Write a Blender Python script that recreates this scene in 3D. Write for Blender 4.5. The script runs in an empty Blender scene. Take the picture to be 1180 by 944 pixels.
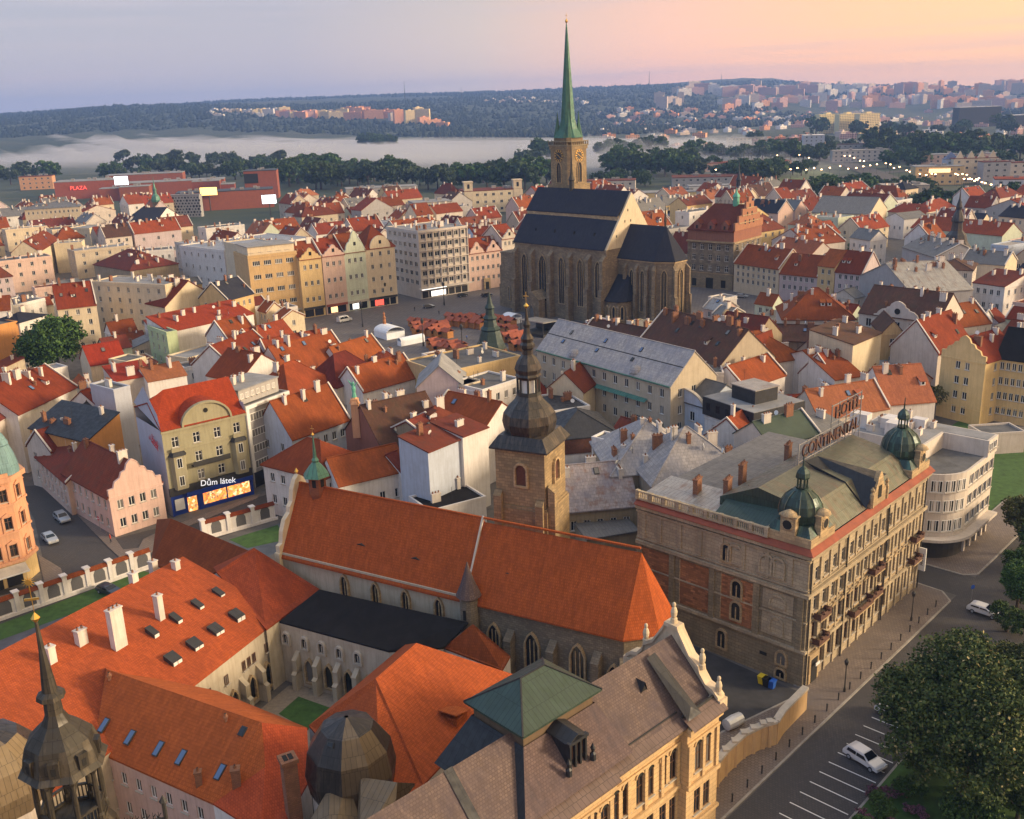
import bpy, bmesh, math, random
import numpy as np
from mathutils import Vector, Matrix
R_ = math.radians
rnd = random.Random(7)
sc = bpy.context.scene
COL = sc.collection
# ------------------------------------------------------------------ camera
CAMH = 71.0; FPX = 1130.0; PW, PH = 1180.0, 944.0
PITCH = R_(17.2); ROLL = R_(2.0)
_fw = Vector((0, math.cos(PITCH), -math.sin(PITCH))); _rt = Vector((1, 0, 0)); _up = _rt.cross(_fw)
_R = _rt * math.cos(ROLL) - _up * math.sin(ROLL)
_U = _rt * math.sin(ROLL) + _up * math.cos(ROLL)
cam_d = bpy.data.cameras.new('camera'); cam = bpy.data.objects.new('camera', cam_d); COL.objects.link(cam)
cam_d.sensor_fit = 'HORIZONTAL'; cam_d.sensor_width = 36.0; cam_d.lens = 36.0 * FPX / PW
cam_d.clip_start = 0.5; cam_d.clip_end = 80000
cam.matrix_world = Matrix(((_R.x, _U.x, -_fw.x, 0), (_R.y, _U.y, -_fw.y, 0), (_R.z, _U.z, -_fw.z, CAMH), (0, 0, 0, 1)))
sc.camera = cam
# ------------------------------------------------------------------ sky and sun
SUN_AZ = 97.0      # degrees clockwise from the view direction (+Y)
SUN_EL = 9.0
w = bpy.data.worlds.new('World'); sc.world = w; w.use_nodes = True
nt = w.node_tree; nt.nodes.clear()
out = nt.nodes.new('ShaderNodeOutputWorld'); bg = nt.nodes.new('ShaderNodeBackground')
skyt = nt.nodes.new('ShaderNodeTexSky'); skyt.sky_type = 'NISHITA'; skyt.sun_disc = False
skyt.sun_elevation = R_(SUN_EL); skyt.sun_rotation = R_(SUN_AZ); skyt.air_density = 1.4; skyt.dust_density = 2.5; skyt.altitude = 300
tc = nt.nodes.new('ShaderNodeTexCoord')
def wn(t, **k):
 n = nt.nodes.new(t)
 for a, b in k.items(): setattr(n, a, b)
 return n
sep = wn('ShaderNodeSeparateXYZ'); nt.links.new(tc.outputs['Generated'], sep.inputs[0])
# dawn colours: lilac on the left, peach on the right, bluer overhead
rx = wn('ShaderNodeMapRange'); rx.inputs[1].default_value = -0.5; rx.inputs[2].default_value = 0.75
nt.links.new(sep.outputs['X'], rx.inputs[0])
cr = wn('ShaderNodeValToRGB'); e = cr.color_ramp.elements
e[0].position = 0.0; e[0].color = (0.375, 0.40, 0.57, 1)
e[1].position = 1.0; e[1].color = (1.5, 0.80, 0.30, 1)
for p_, c_ in ((0.24, (0.43, 0.43, 0.57, 1)), (0.38, (0.62, 0.53, 0.55, 1)), (0.52, (0.98, 0.58, 0.47, 1)), (0.66, (1.2, 0.65, 0.36, 1)), (0.78, (1.3, .70, .33, 1))):
 x_ = e.new(p_); x_.color = c_
nt.links.new(rx.outputs[0], cr.inputs[0])
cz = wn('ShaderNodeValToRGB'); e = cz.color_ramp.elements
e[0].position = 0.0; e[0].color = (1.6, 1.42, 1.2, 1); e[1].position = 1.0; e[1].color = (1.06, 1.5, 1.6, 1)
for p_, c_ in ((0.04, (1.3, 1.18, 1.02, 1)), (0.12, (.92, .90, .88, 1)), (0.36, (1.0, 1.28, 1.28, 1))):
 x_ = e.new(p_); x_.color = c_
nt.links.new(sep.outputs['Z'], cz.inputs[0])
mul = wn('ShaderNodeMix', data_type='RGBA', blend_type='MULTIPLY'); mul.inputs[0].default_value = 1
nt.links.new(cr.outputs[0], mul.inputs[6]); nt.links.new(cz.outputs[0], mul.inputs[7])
# thin high cloud streaks
mp = wn('ShaderNodeMapping'); mp.inputs['Scale'].default_value = (1.1, 1.1, 30); nt.links.new(tc.outputs['Generated'], mp.inputs[0])
nz = wn('ShaderNodeTexNoise'); nz.inputs['Scale'].default_value = 2.2; nz.inputs['Detail'].default_value = 5; nt.links.new(mp.outputs[0], nz.inputs[0])
cm = wn('ShaderNodeMapRange'); cm.inputs[1].default_value = 0.5; cm.inputs[2].default_value = 0.75; cm.inputs[3].default_value = 0.0; cm.inputs[4].default_value = 0.5
nt.links.new(nz.outputs[0], cm.inputs[0])
cl = wn('ShaderNodeMix', data_type='RGBA'); cl.inputs[7].default_value = (0.62, 0.52, 0.60, 1)
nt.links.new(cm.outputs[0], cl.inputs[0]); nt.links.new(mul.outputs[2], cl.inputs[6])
sm = wn('ShaderNodeMix', data_type='RGBA', blend_type='ADD'); sm.inputs[0].default_value = 1
sk = wn('ShaderNodeMix', data_type='RGBA', blend_type='MULTIPLY'); sk.inputs[0].default_value = 1; sk.inputs[7].default_value = (0.55, 0.55, 0.55, 1)
nt.links.new(skyt.outputs[0], sk.inputs[6])
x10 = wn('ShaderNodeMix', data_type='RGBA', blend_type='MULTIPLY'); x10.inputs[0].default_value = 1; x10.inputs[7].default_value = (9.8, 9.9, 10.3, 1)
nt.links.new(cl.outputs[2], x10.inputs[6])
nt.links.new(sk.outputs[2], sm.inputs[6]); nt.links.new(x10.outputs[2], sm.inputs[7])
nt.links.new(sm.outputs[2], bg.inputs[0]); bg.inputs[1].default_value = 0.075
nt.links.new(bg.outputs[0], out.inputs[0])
sun_d = bpy.data.lights.new('sun', 'SUN'); sun = bpy.data.objects.new('sun', sun_d); COL.objects.link(sun)
sun_d.energy = 3.9; sun_d.angle = R_(11); sun_d.color = (1.0, 0.79, 0.53)
_az, _el = R_(SUN_AZ), R_(16)
_dir = Vector((math.sin(_az) * math.cos(_el), math.cos(_az) * math.cos(_el), math.sin(_el)))
sun.rotation_euler = _dir.to_track_quat('Z', 'Y').to_euler()
sc.view_settings.view_transform = 'Standard'; sc.view_settings.look = 'None'
sc.view_settings.exposure = 0.42; sc.view_settings.gamma = 1.0; sc.view_settings.use_curve_mapping = False
sc.cycles.max_bounces = 5; sc.cycles.diffuse_bounces = 3; sc.cycles.glossy_bounces = 2; sc.cycles.transmission_bounces = 2
sc.cycles.volume_bounces = 0; sc.cycles.transparent_max_bounces = 6
# ------------------------------------------------------------------ reading the view
def at(x, y, z=0.0):
 d = _fw + _R * ((x - PW / 2) / FPX) + _U * ((PH / 2 - y) / FPX)
 t = (z - CAMH) / d.z
 return Vector((d.x * t, d.y * t, z))
def atY(x, y, Y):
 d = _fw + _R * ((x - PW / 2) / FPX) + _U * ((PH / 2 - y) / FPX)
 t = Y / d.y
 return Vector((d.x * t, Y, CAMH + d.z * t))
def px(P):
 v = Vector(P) - Vector((0, 0, CAMH)); z = v.dot(_fw)
 if z < 1: return (-9999, -9999)
 return (PW / 2 + FPX * v.dot(_R) / z, PH / 2 - FPX * v.dot(_U) / z)
def fz(xy, y):
 lo, hi = -30., 140.
 for _ in range(50):
  m = (lo + hi) / 2
  if px((xy[0], xy[1], m))[1] > y: lo = m
  else: hi = m
 return m
# ------------------------------------------------------------------ materials
MATS = {}
def lin(c):
 if isinstance(c, str):
  c = tuple(int(c[i:i + 2], 16) / 255 for i in (0, 2, 4))
  c = tuple(v / 12.92 if v < .04045 else ((v + .055) / 1.055) ** 2.4 for v in c)
 return (*c[:3], 1)
class NT:
 def __init__(s, name):
  s.m = bpy.data.materials.new(name); s.m.use_nodes = True; s.t = s.m.node_tree
  s.b = s.t.nodes['Principled BSDF']
 def n(s, t, ins=None, **k):
  q = s.t.nodes.new(t)
  for a, b in k.items(): setattr(q, a, b)
  for a, b in (ins or {}).items():
   if isinstance(b, bpy.types.NodeSocket): s.t.links.new(b, q.inputs[a])
   else: q.inputs[a].default_value = b
  return q
 def l(s, a, b): s.t.links.new(a, s.b.inputs[b])
 def mix(s, f, a, b, mode='MIX'):
  q = s.n('ShaderNodeMix', {0: f, 6: a, 7: b}, data_type='RGBA', blend_type=mode); return q.outputs[2]
 def mr(s, v, a, b, c=0., d=1.):
  return s.n('ShaderNodeMapRange', {0: v, 1: a, 2: b, 3: c, 4: d}).outputs[0]
 def noise(s, vec, scale, detail=3, rough=.55):
  return s.n('ShaderNodeTexNoise', {'Vector': vec, 'Scale': scale, 'Detail': detail, 'Roughness': rough}).outputs[0]
 def mapv(s, vec, sc_):
  return s.n('ShaderNodeMapping', {0: vec, 3: sc_}).outputs[0]
 def bump(s, h, st=.4, d=.05):
  q = s.n('ShaderNodeBump', {'Height': h, 'Strength': st, 'Distance': d}); s.l(q.outputs[0], 'Normal')
def jit(q, col, hv=.02, vv=.3):
 """small hue and value change from one building to the next"""
 oi = q.n('ShaderNodeObjectInfo').outputs['Random']
 v = q.mr(oi, 0, 1, 1 - vv, 1 + vv * .6)
 wn_ = q.n('ShaderNodeMath', {0: oi, 1: 7.31}, operation='MULTIPLY').outputs[0]
 fr = q.n('ShaderNodeMath', {0: wn_}, operation='FRACT').outputs[0]
 h = q.mr(fr, 0, 1, .5 - hv, .5 + hv)
 return q.n('ShaderNodeHueSaturation', {'Hue': h, 'Value': v, 'Color': col}).outputs[0]
def m_tile(key, c, rows=.34, wid=.24, vv=.18, dirt=.45, moss=None):
 q = NT('roof tiles ' + key); c = lin(c)
 uv = q.n('ShaderNodeUVMap').outputs[0]; obj = q.n('ShaderNodeTexCoord').outputs['Object']
 br = q.n('ShaderNodeTexBrick', {'Vector': uv, 'Color1': (1, 1, 1, 1), 'Color2': (.70, .70, .72, 1), 'Mortar': (.58, .56, .56, 1), 'Scale': 1.0,
         'Mortar Size': .035, 'Mortar Smooth': .3, 'Brick Width': wid, 'Row Height': rows}, offset=.5)
 col = q.mix(1., c, br.outputs[0], 'MULTIPLY')
 big = q.noise(obj, .22, 5, .62); sm_ = q.noise(q.mapv(uv, (1.6, .35, 1)), 1.1, 4, .65)
 col = q.mix(q.mr(big, .40, .64, 0, min(1, dirt * 1.5)), col, (c[0] * .5, c[1] * .55, c[2] * .7, 1)); col = q.mix(q.mr(q.noise(q.mapv(uv, (.9, .12, 1)), 1., 6, .75), .52, .72, 0, .5), col, (c[0] * .38, c[1] * .45, c[2] * .6, 1))
 col = q.mix(q.mr(sm_, .48, .75, 0, .4), col, tuple(min(1, v * 1.3 + .004) for v in c[:3]) + (1,))
 pt = q.n('ShaderNodeTexVoronoi', {'Vector': q.mapv(uv, (1 / (wid * 2), 1 / (rows * 2), 1)), 'Scale': 1.}).outputs['Color']
 pv = q.n('ShaderNodeSeparateColor', {0: pt}).outputs[0]
 col = q.mix(q.mr(pv, .8, 1., 0, .35), col, tuple(v * .55 for v in c[:3]) + (1,))
 if moss:
  col = q.mix(q.mr(q.noise(obj, .5, 6, .7), .5, .66, 0, .7), col, lin(moss))
 q.l(jit(q, col, .008, vv), 'Base Color'); q.b.inputs['Roughness'].default_value = .85; q.b.inputs['Specular IOR Level'].default_value = .15
 q.bump(br.outputs['Fac'], -.5, .05)
 return q.m
def m_plaster(key, c, vv=.08, grime=.62, rough=.9):
 q = NT('plaster ' + key); c = lin(c)
 uv = q.n('ShaderNodeUVMap').outputs[0]; obj = q.n('ShaderNodeTexCoord').outputs['Object']
 st = q.noise(q.mapv(uv, (2.2, .16, 1)), 1., 5, .65)
 bl = q.noise(obj, .45, 6, .68); fine = q.noise(obj, 5., 3, .6)
 col = q.mix(q.mr(st, .46, .8, 0, grime), c, (c[0] * .52, c[1] * .48, c[2] * .45, 1))
 col = q.mix(q.mr(bl, .42, .72, 0, grime * .8), col, (c[0] * .66, c[1] * .62, c[2] * .58, 1))
 col = q.mix(q.mr(fine, .3, .7, 0, .18), col, (c[0] * .8, c[1] * .8, c[2] * .8, 1))
 q.l(jit(q, col, .006, vv), 'Base Color'); q.b.inputs['Roughness'].default_value = rough
 q.bump(fine, .15, .03)
 return q.m
def m_stone(key, c, bw=.9, bh=.42, dark=.4, jv=.35):
 q = NT('stone blocks ' + key); c = lin(c)
 uv = q.n('ShaderNodeUVMap').outputs[0]; obj = q.n('ShaderNodeTexCoord').outputs['Object']
 dv = q.n('ShaderNodeVectorMath', {0: q.n('ShaderNodeVectorMath', {0: q.n('ShaderNodeTexNoise', {'Vector': uv, 'Scale': 1.3}).outputs[1], 3: .22}, operation='SCALE').outputs[0], 1: uv}, operation='ADD').outputs[0]
 br = q.n('ShaderNodeTexBrick', {'Vector': dv, 'Color1': (1.12, 1.08, 1, 1), 'Color2': (1 - jv, 1 - jv, 1 - jv, 1), 'Mortar': (.5, .46, .42, 1), 'Scale': 1.0,
         'Mortar Size': .03, 'Mortar Smooth': .5, 'Brick Width': bw, 'Row Height': bh, 'Bias': .0}, offset=.5)
 col = q.mix(1., c, br.outputs[0], 'MULTIPLY')
 col = q.mix(q.mr(q.noise(obj, .3, 6, .7), .4, .68, 0, .75), col, (c[0] * dark, c[1] * dark * .95, c[2] * dark * .9, 1))
 st = q.noise(q.mapv(uv, (1.4, .1, 1)), 1., 5, .7)
 col = q.mix(q.mr(st, .5, .75, 0, .55), col, (c[0] * dark, c[1] * dark, c[2] * dark, 1))
 q.l(col, 'Base Color'); q.b.inputs['Roughness'].default_value = .93
 q.bump(br.outputs['Fac'], -.5, .08)
 return q.m
def m_metal(key, c, seam=.6, rough=.5, metallic=.15, rust=None, vv=.1):
 q = NT('sheet metal ' + key); c = lin(c)
 uv = q.n('ShaderNodeUVMap').outputs[0]; obj = q.n('ShaderNodeTexCoord').outputs['Object']
 br = q.n('ShaderNodeTexBrick', {'Vector': uv, 'Color1': (1, 1, 1, 1), 'Color2': (.84, .84, .85, 1), 'Mortar': (.42, .42, .42, 1), 'Scale': 1.0,
         'Mortar Size': .03, 'Mortar Smooth': .2, 'Brick Width': seam, 'Row Height': 2.2}, offset=.5)
 col = q.mix(1., c, br.outputs[0], 'MULTIPLY')
 col = q.mix(q.mr(q.noise(obj, .5, 6, .7), .4, .7, 0, .5), col, (c[0] * .5, c[1] * .5, c[2] * .5, 1))
 if rust: col = q.mix(q.mr(q.noise(q.mapv(uv, (1.2, .25, 1)), .8, 6, .7), .5, .68, 0, .75), col, lin(rust))
 q.l(jit(q, col, .005, vv), 'Base Color'); q.b.inputs['Metallic'].default_value = metallic
 rr = q.mr(q.noise(obj, 1.2, 4, .6), .3, .7, rough - .12, rough + .2); q.l(rr, 'Roughness')
 q.bump(br.outputs['Fac'], -.5, .06)
 return q.m
def m_flat(key, c, rough=.9, var=.3, scale=.6, metallic=0., spec=.5):
 q = NT(key); c = lin(c); obj = q.n('ShaderNodeTexCoord').outputs['Object']
 a = q.noise(obj, scale, 6, .65)
 col = q.mix(q.mr(a, .3, .7, 0, 1), tuple(v * (1 + var) for v in c[:3]) + (1,), tuple(v * (1 - var) for v in c[:3]) + (1,))
 q.l(col, 'Base Color'); q.b.inputs['Roughness'].default_value = rough; q.b.inputs['Metallic'].default_value = metallic
 q.b.inputs['Specular IOR Level'].default_value = spec
 return q.m
def m_glass(key='window glass', c=(.016, .018, .022), r=.14):
 q = NT(key)
 oi = q.n('ShaderNodeObjectInfo').outputs['Random']
 cr_ = q.n('ShaderNodeValToRGB', {0: oi}); el = cr_.color_ramp.elements
 cr_.color_ramp.interpolation = 'CONSTANT'
 el[0].color = (*c, 1); el[1].position = .82; el[1].color = (.15, .14, .13, 1)
 a = el.new(.45); a.color = (.035, .033, .03, 1); a = el.new(.68); a.color = (.025, .025, .028, 1)
 q.l(cr_.outputs[0], 'Base Color'); q.b.inputs['Roughness'].default_value = r
 q.b.inputs['Specular IOR Level'].default_value = .4
 return q.m
def m_emit(key, c, s):
 q = NT(key); q.b.inputs['Base Color'].default_value = lin(c); q.b.inputs['Emission Color'].default_value = lin(c)
 q.b.inputs['Emission Strength'].default_value = s
 return q.m
def m_leaf(key, a, b, c=None):
 q = NT('leaves ' + key)
 g = q.n('ShaderNodeNewGeometry').outputs['Random Per Island']
 oi = q.n('ShaderNodeObjectInfo').outputs['Random']
 cr_ = q.n('ShaderNodeValToRGB', {0: g}); el = cr_.color_ramp.elements
 el[0].color = lin(a); el[1].color = lin(b)
 if c: x = el.new(.93); x.color = lin(b); el[2].color = lin(c)
 col = q.n('ShaderNodeHueSaturation', {'Hue': q.mr(oi, 0, 1, .485, .515), 'Value': q.mr(oi, 0, 1, .8, 1.2), 'Color': cr_.outputs[0]}).outputs[0]
 q.l(col, 'Base Color'); q.b.inputs['Roughness'].default_value = .7; q.b.inputs['Specular IOR Level'].default_value = .25
 return q.m
M = MATS
T = m_tile
M['orangec'] = T('church orange clay', (.45, .088, .024), dirt=.3, vv=.02); M['red'] = T('red clay', (.24, .050, .016)); M['orange'] = T('orange clay', (.46, .098, .028), dirt=.25, vv=.05)
M['orange2'] = T('deep orange clay', (.32, .073, .022), dirt=.45, vv=.18); M['rust'] = T('old rust clay', (.22, .055, .028), moss=(.10, .045, .03))
M['dkred'] = T('dark red clay', (.17, .032, .022)); M['brown'] = T('brown clay', (.13, .062, .042), moss=(.07, .05, .035))
M['salmon'] = T('salmon clay', (.42, .14, .065), dirt=.3); M['brightred'] = T('bright red clay', (.34, .048, .015), dirt=.2, vv=.03)
M['greyt'] = T('pale grey slate squares', (.43, .39, .365), rows=.62, wid=.62, dirt=.4); M['slate'] = T('dark slate', (.036, .038, .052), rows=.3, wid=.3)
M['museumt'] = T('brown grey slate', (.17, .12, .105), rows=.27, wid=.3, dirt=.5, vv=.04)
M['black'] = m_metal('black', (.028, .028, .033), rough=.55); M['grey'] = m_metal('grey', (.17, .165, .165), rough=.55)
M['verdi'] = m_metal('green copper', (.10, .26, .19), rust=(.03, .05, .04), rough=.5); M['spire'] = m_metal('spire copper', (.06, .17, .115), seam=1.1, rust=(.05, .06, .035), rough=.55)
M['dkgreen'] = m_metal('dark green', (.045, .075, .058), rough=.4, seam=.5); M['dome'] = m_metal('dome copper', (.035, .06, .05), rough=.4, metallic=.3, rust=(.10, .19, .14))
M['bronze'] = m_metal('patinated bronze', (.055, .047, .036), rough=.55, metallic=.3, rust=(.15, .12, .08)); M['zinc'] = m_metal('zinc', (.40, .385, .37), rough=.4, metallic=.4, rust=(.2, .12, .09))
M['seam'] = m_metal('ribbed green grey', (.16, .165, .125), seam=.42, rough=.38, metallic=.4, rust=(.16, .10, .07))
M['tar'] = m_flat('tar roofing', (.10, .098, .10), .95, .35, .4); M['tarl'] = m_flat('grey roofing felt', (.24, .235, .24), .95, .25, .3)
P_ = m_plaster
for k, c in dict(white=(.72, .68, .66), cream=(.68, .57, .41), yellow=(.64, .47, .23), pink=(.64, .45, .38), lilac=(.55, .45, .46), beige=(.50, .42, .32), ochre=(.60, .40, .20),
                 grey=(.40, .38, .38), green=(.48, .56, .34), palegreen=(.55, .60, .48), blue=(.50, .55, .66), salmon=(.62, .33, .19), olive=(.34, .31, .20), tan=(.46, .35, .22),
                 offwhite=(.60, .53, .47), brownp=(.27, .19, .14), brickred=(.27, .105, .07), orangep=(.62, .29, .09), dirty=(.36, .29, .20), cgrey=(.34, .33, .335)).items():
 M['w_' + k] = P_(k, c)
M['w_dirty'] = P_('weathered', (.34, .27, .18), grime=.95); M['w_cloister'] = P_('cloister', (.52, .45, .35), grime=.8)
M['sand'] = m_stone('sandstone', (.28, .215, .145)); M['sandl'] = m_stone('pale sandstone', (.50, .37, .22), dark=.5); M['rubble'] = m_stone('rubble', (.24, .20, .15), .5, .3, .5)
M['towerst'] = m_stone('ochre ashlar', (.34, .25, .145), .8, .4, .5); M['museumst'] = m_stone('warm ashlar', (.60, .42, .23), 1.1, .5, .75, .12)
M['hotelst'] = m_stone('yellow ashlar', (.46, .38, .27), 1.0, .45, .5, .2); M['hoteldk'] = m_stone('grey ashlar', (.29, .235, .155), 1.0, .45, .5, .2); M['brick'] = m_stone('brick', (.34, .12, .06), .3, .09, .5)
M['brickp'] = m_stone('patterned brick', (.46, .20, .09), .75, .32, .5, .6)
M['glass'] = m_glass(); M['glassb'] = m_glass('sky reflecting glass', (.10, .16, .30), .06)
M['frame'] = m_flat('white window frames', (.72, .71, .69), .6, .08); M['frameb'] = m_flat('brown window frames', (.12, .06, .035), .6, .2); M['sill'] = m_flat('stone sills', (.45, .40, .34), .85, .2)
M['dark'] = m_flat('dark opening', (.012, .011, .010), .9, .2); M['iron'] = m_flat('dark iron', (.03, .028, .026), .6, .3); M['gold'] = m_flat('gilding', (.85, .50, .12), .3, .1, metallic=.9)
M['chimw'] = P_('chimney white', (.68, .62, .57), grime=.8); M['chimb'] = m_stone('chimney brick', (.36, .17, .10), .3, .12, .4); M['redtrim'] = m_flat('red tin strip', (.26, .062, .03), .7, .25)
M['copgreen'] = m_flat('verdigris statue', (.12, .40, .28), .6, .2)
M['brownw'] = m_flat('brown boards', (.10, .035, .02), .8, .3, 3); M['bronzeb'] = m_metal('black patina', (.05, .043, .04), rough=.38, metallic=.35, rust=(.16, .12, .09))
M['dkred2'] = m_tile('brick red clay', (.19, .043, .022)); M['tarb'] = m_flat('black bitumen roof', (.014, .013, .014), .9, .3, .5, 0, .15)
M['sheetbrown'] = m_metal('brown sheet', (.17, .115, .10), seam=.55, rough=.5); M['woodbrown'] = m_plaster('dark brown boards', (.15, .10, .06)); M['w_cream2'] = m_plaster('cream stone', (.66, .53, .36))
M['sheetbr2'] = m_metal('tan brown sheet', (.22, .155, .09), seam=.5, rough=.45, metallic=.3)
M['greyr'] = m_tile('pale grey slates stained with rust', (.40, .345, .34), rows=.62, wid=.62, dirt=.5, moss=(.22, .09, .05))
M['spire2'] = m_metal('dark green black copper', (.035, .06, .05), rough=.5, rust=(.02, .03, .03)); M['bluer'] = m_metal('blue grey sheet', (.09, .13, .26), rough=.5); M['redlit2'] = m_flat('red signboard', (.6, .04, .06), .6, .1)
M['gold2'] = m_metal('pale ribs', (.20, .21, .15), rough=.35, metallic=.4); M['rustr'] = m_flat('rust red paint', (.10, .045, .03), .8, .4, 3)
M['w_bluegrey'] = m_plaster('blue grey', (.46, .48, .56), grime=.4); M['shopblue'] = m_flat('blue shop panels', (.015, .045, .28), .4, .15); M['neonw'] = m_emit('white neon', (.85, .85, .9), .6); M['signred'] = m_flat('red painted script', (.55, .04, .04), .8, .1)
M['turq'] = m_metal('turquoise copper', (.20, .36, .38), seam=.7, rust=(.08, .15, .15), rough=.5); M['turqd'] = m_metal('dull teal copper', (.05, .09, .10), seam=.7)
M['warmlit'] = m_emit('lit shop interior', (1, .62, .3), 1.3); M['whitelit'] = m_emit('bright sign light', (1, .96, .9), 1.1); M['redlit'] = m_emit('red neon', (1, .12, .08), .9); M['greenlit'] = m_emit('green cross', (.1, .9, .35), 1.4); M['lamplit'] = m_emit('street lamp glow', (1, .55, .25), 14)
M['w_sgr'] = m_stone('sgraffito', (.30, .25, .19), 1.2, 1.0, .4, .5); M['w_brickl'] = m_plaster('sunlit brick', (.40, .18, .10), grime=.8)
M['grass'] = m_flat('mown grass', (.045, .10, .018), .95, .35, .8); M['gravel'] = m_flat('gravel', (.26, .21, .16), .95, .2, 2); M['wetyard'] = m_flat('blue grey tar roof and yard', (.07, .08, .10), .5, .4, .3)
M['lf'] = m_leaf('green', (.020, .045, .012), (.075, .13, .028)); M['lf2'] = m_leaf('chestnut', (.020, .038, .010), (.085, .105, .028), (.36, .28, .14)); M['lfo'] = m_leaf('olive', (.04, .05, .015), (.12, .12, .035)); M['lfd'] = m_leaf('dark', (.02, .04, .018), (.065, .10, .04)); M['bark'] = m_flat('bark', (.07, .05, .035), .95, .3, 3)
M['panel'] = m_plaster('panel concrete', (.62, .50, .44), grime=.3); M['panelo'] = m_plaster('orange panels', (.75, .36, .20), grime=.2); M['panely'] = m_plaster('yellow panels', (.78, .62, .34), grime=.2); M['panelw'] = m_plaster('white panels', (.75, .70, .68), grime=.2); M['mallr'] = m_plaster('orange red cladding', (.30, .085, .05), grime=.6); M['panelp'] = m_plaster('pink panels', (.6, .36, .33), grime=.2)
M['screen'] = m_emit('white lit screen', (.9, .95, 1.), 3.0); M['screeny'] = m_emit('yellow lit screen', (1, .62, .18), 2.)
M['trouser'] = m_flat('dark trousers', (.02, .022, .03), .9, .2); M['coatred'] = m_flat('red jacket', (.55, .06, .03), .85, .15); M['coatdk'] = m_flat('dark jacket', (.03, .03, .035), .85, .15); M['skin'] = m_flat('skin', (.45, .26, .18), .6, .05); M['coatblue'] = m_flat('blue jacket', (.05, .10, .30), .85, .15)
M['binyel'] = m_flat('yellow plastic', (.70, .52, .03), .5, .1); M['binblue'] = m_flat('blue plastic', (.02, .10, .45), .5, .1); M['binblk'] = m_flat('black plastic', (.015, .015, .015), .5, .1)
M['stallroof'] = m_flat('red stall roofs', (.30, .075, .035), .85, .35, 1); M['stallwood'] = m_flat('stall wood', (.40, .17, .05), .85, .25, 2); M['tent'] = m_flat('white tent cloth', (.72, .74, .80), .8, .08)
M['ironl'] = m_flat('grey lattice', (.11, .105, .11), .7, .3, 8)
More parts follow.
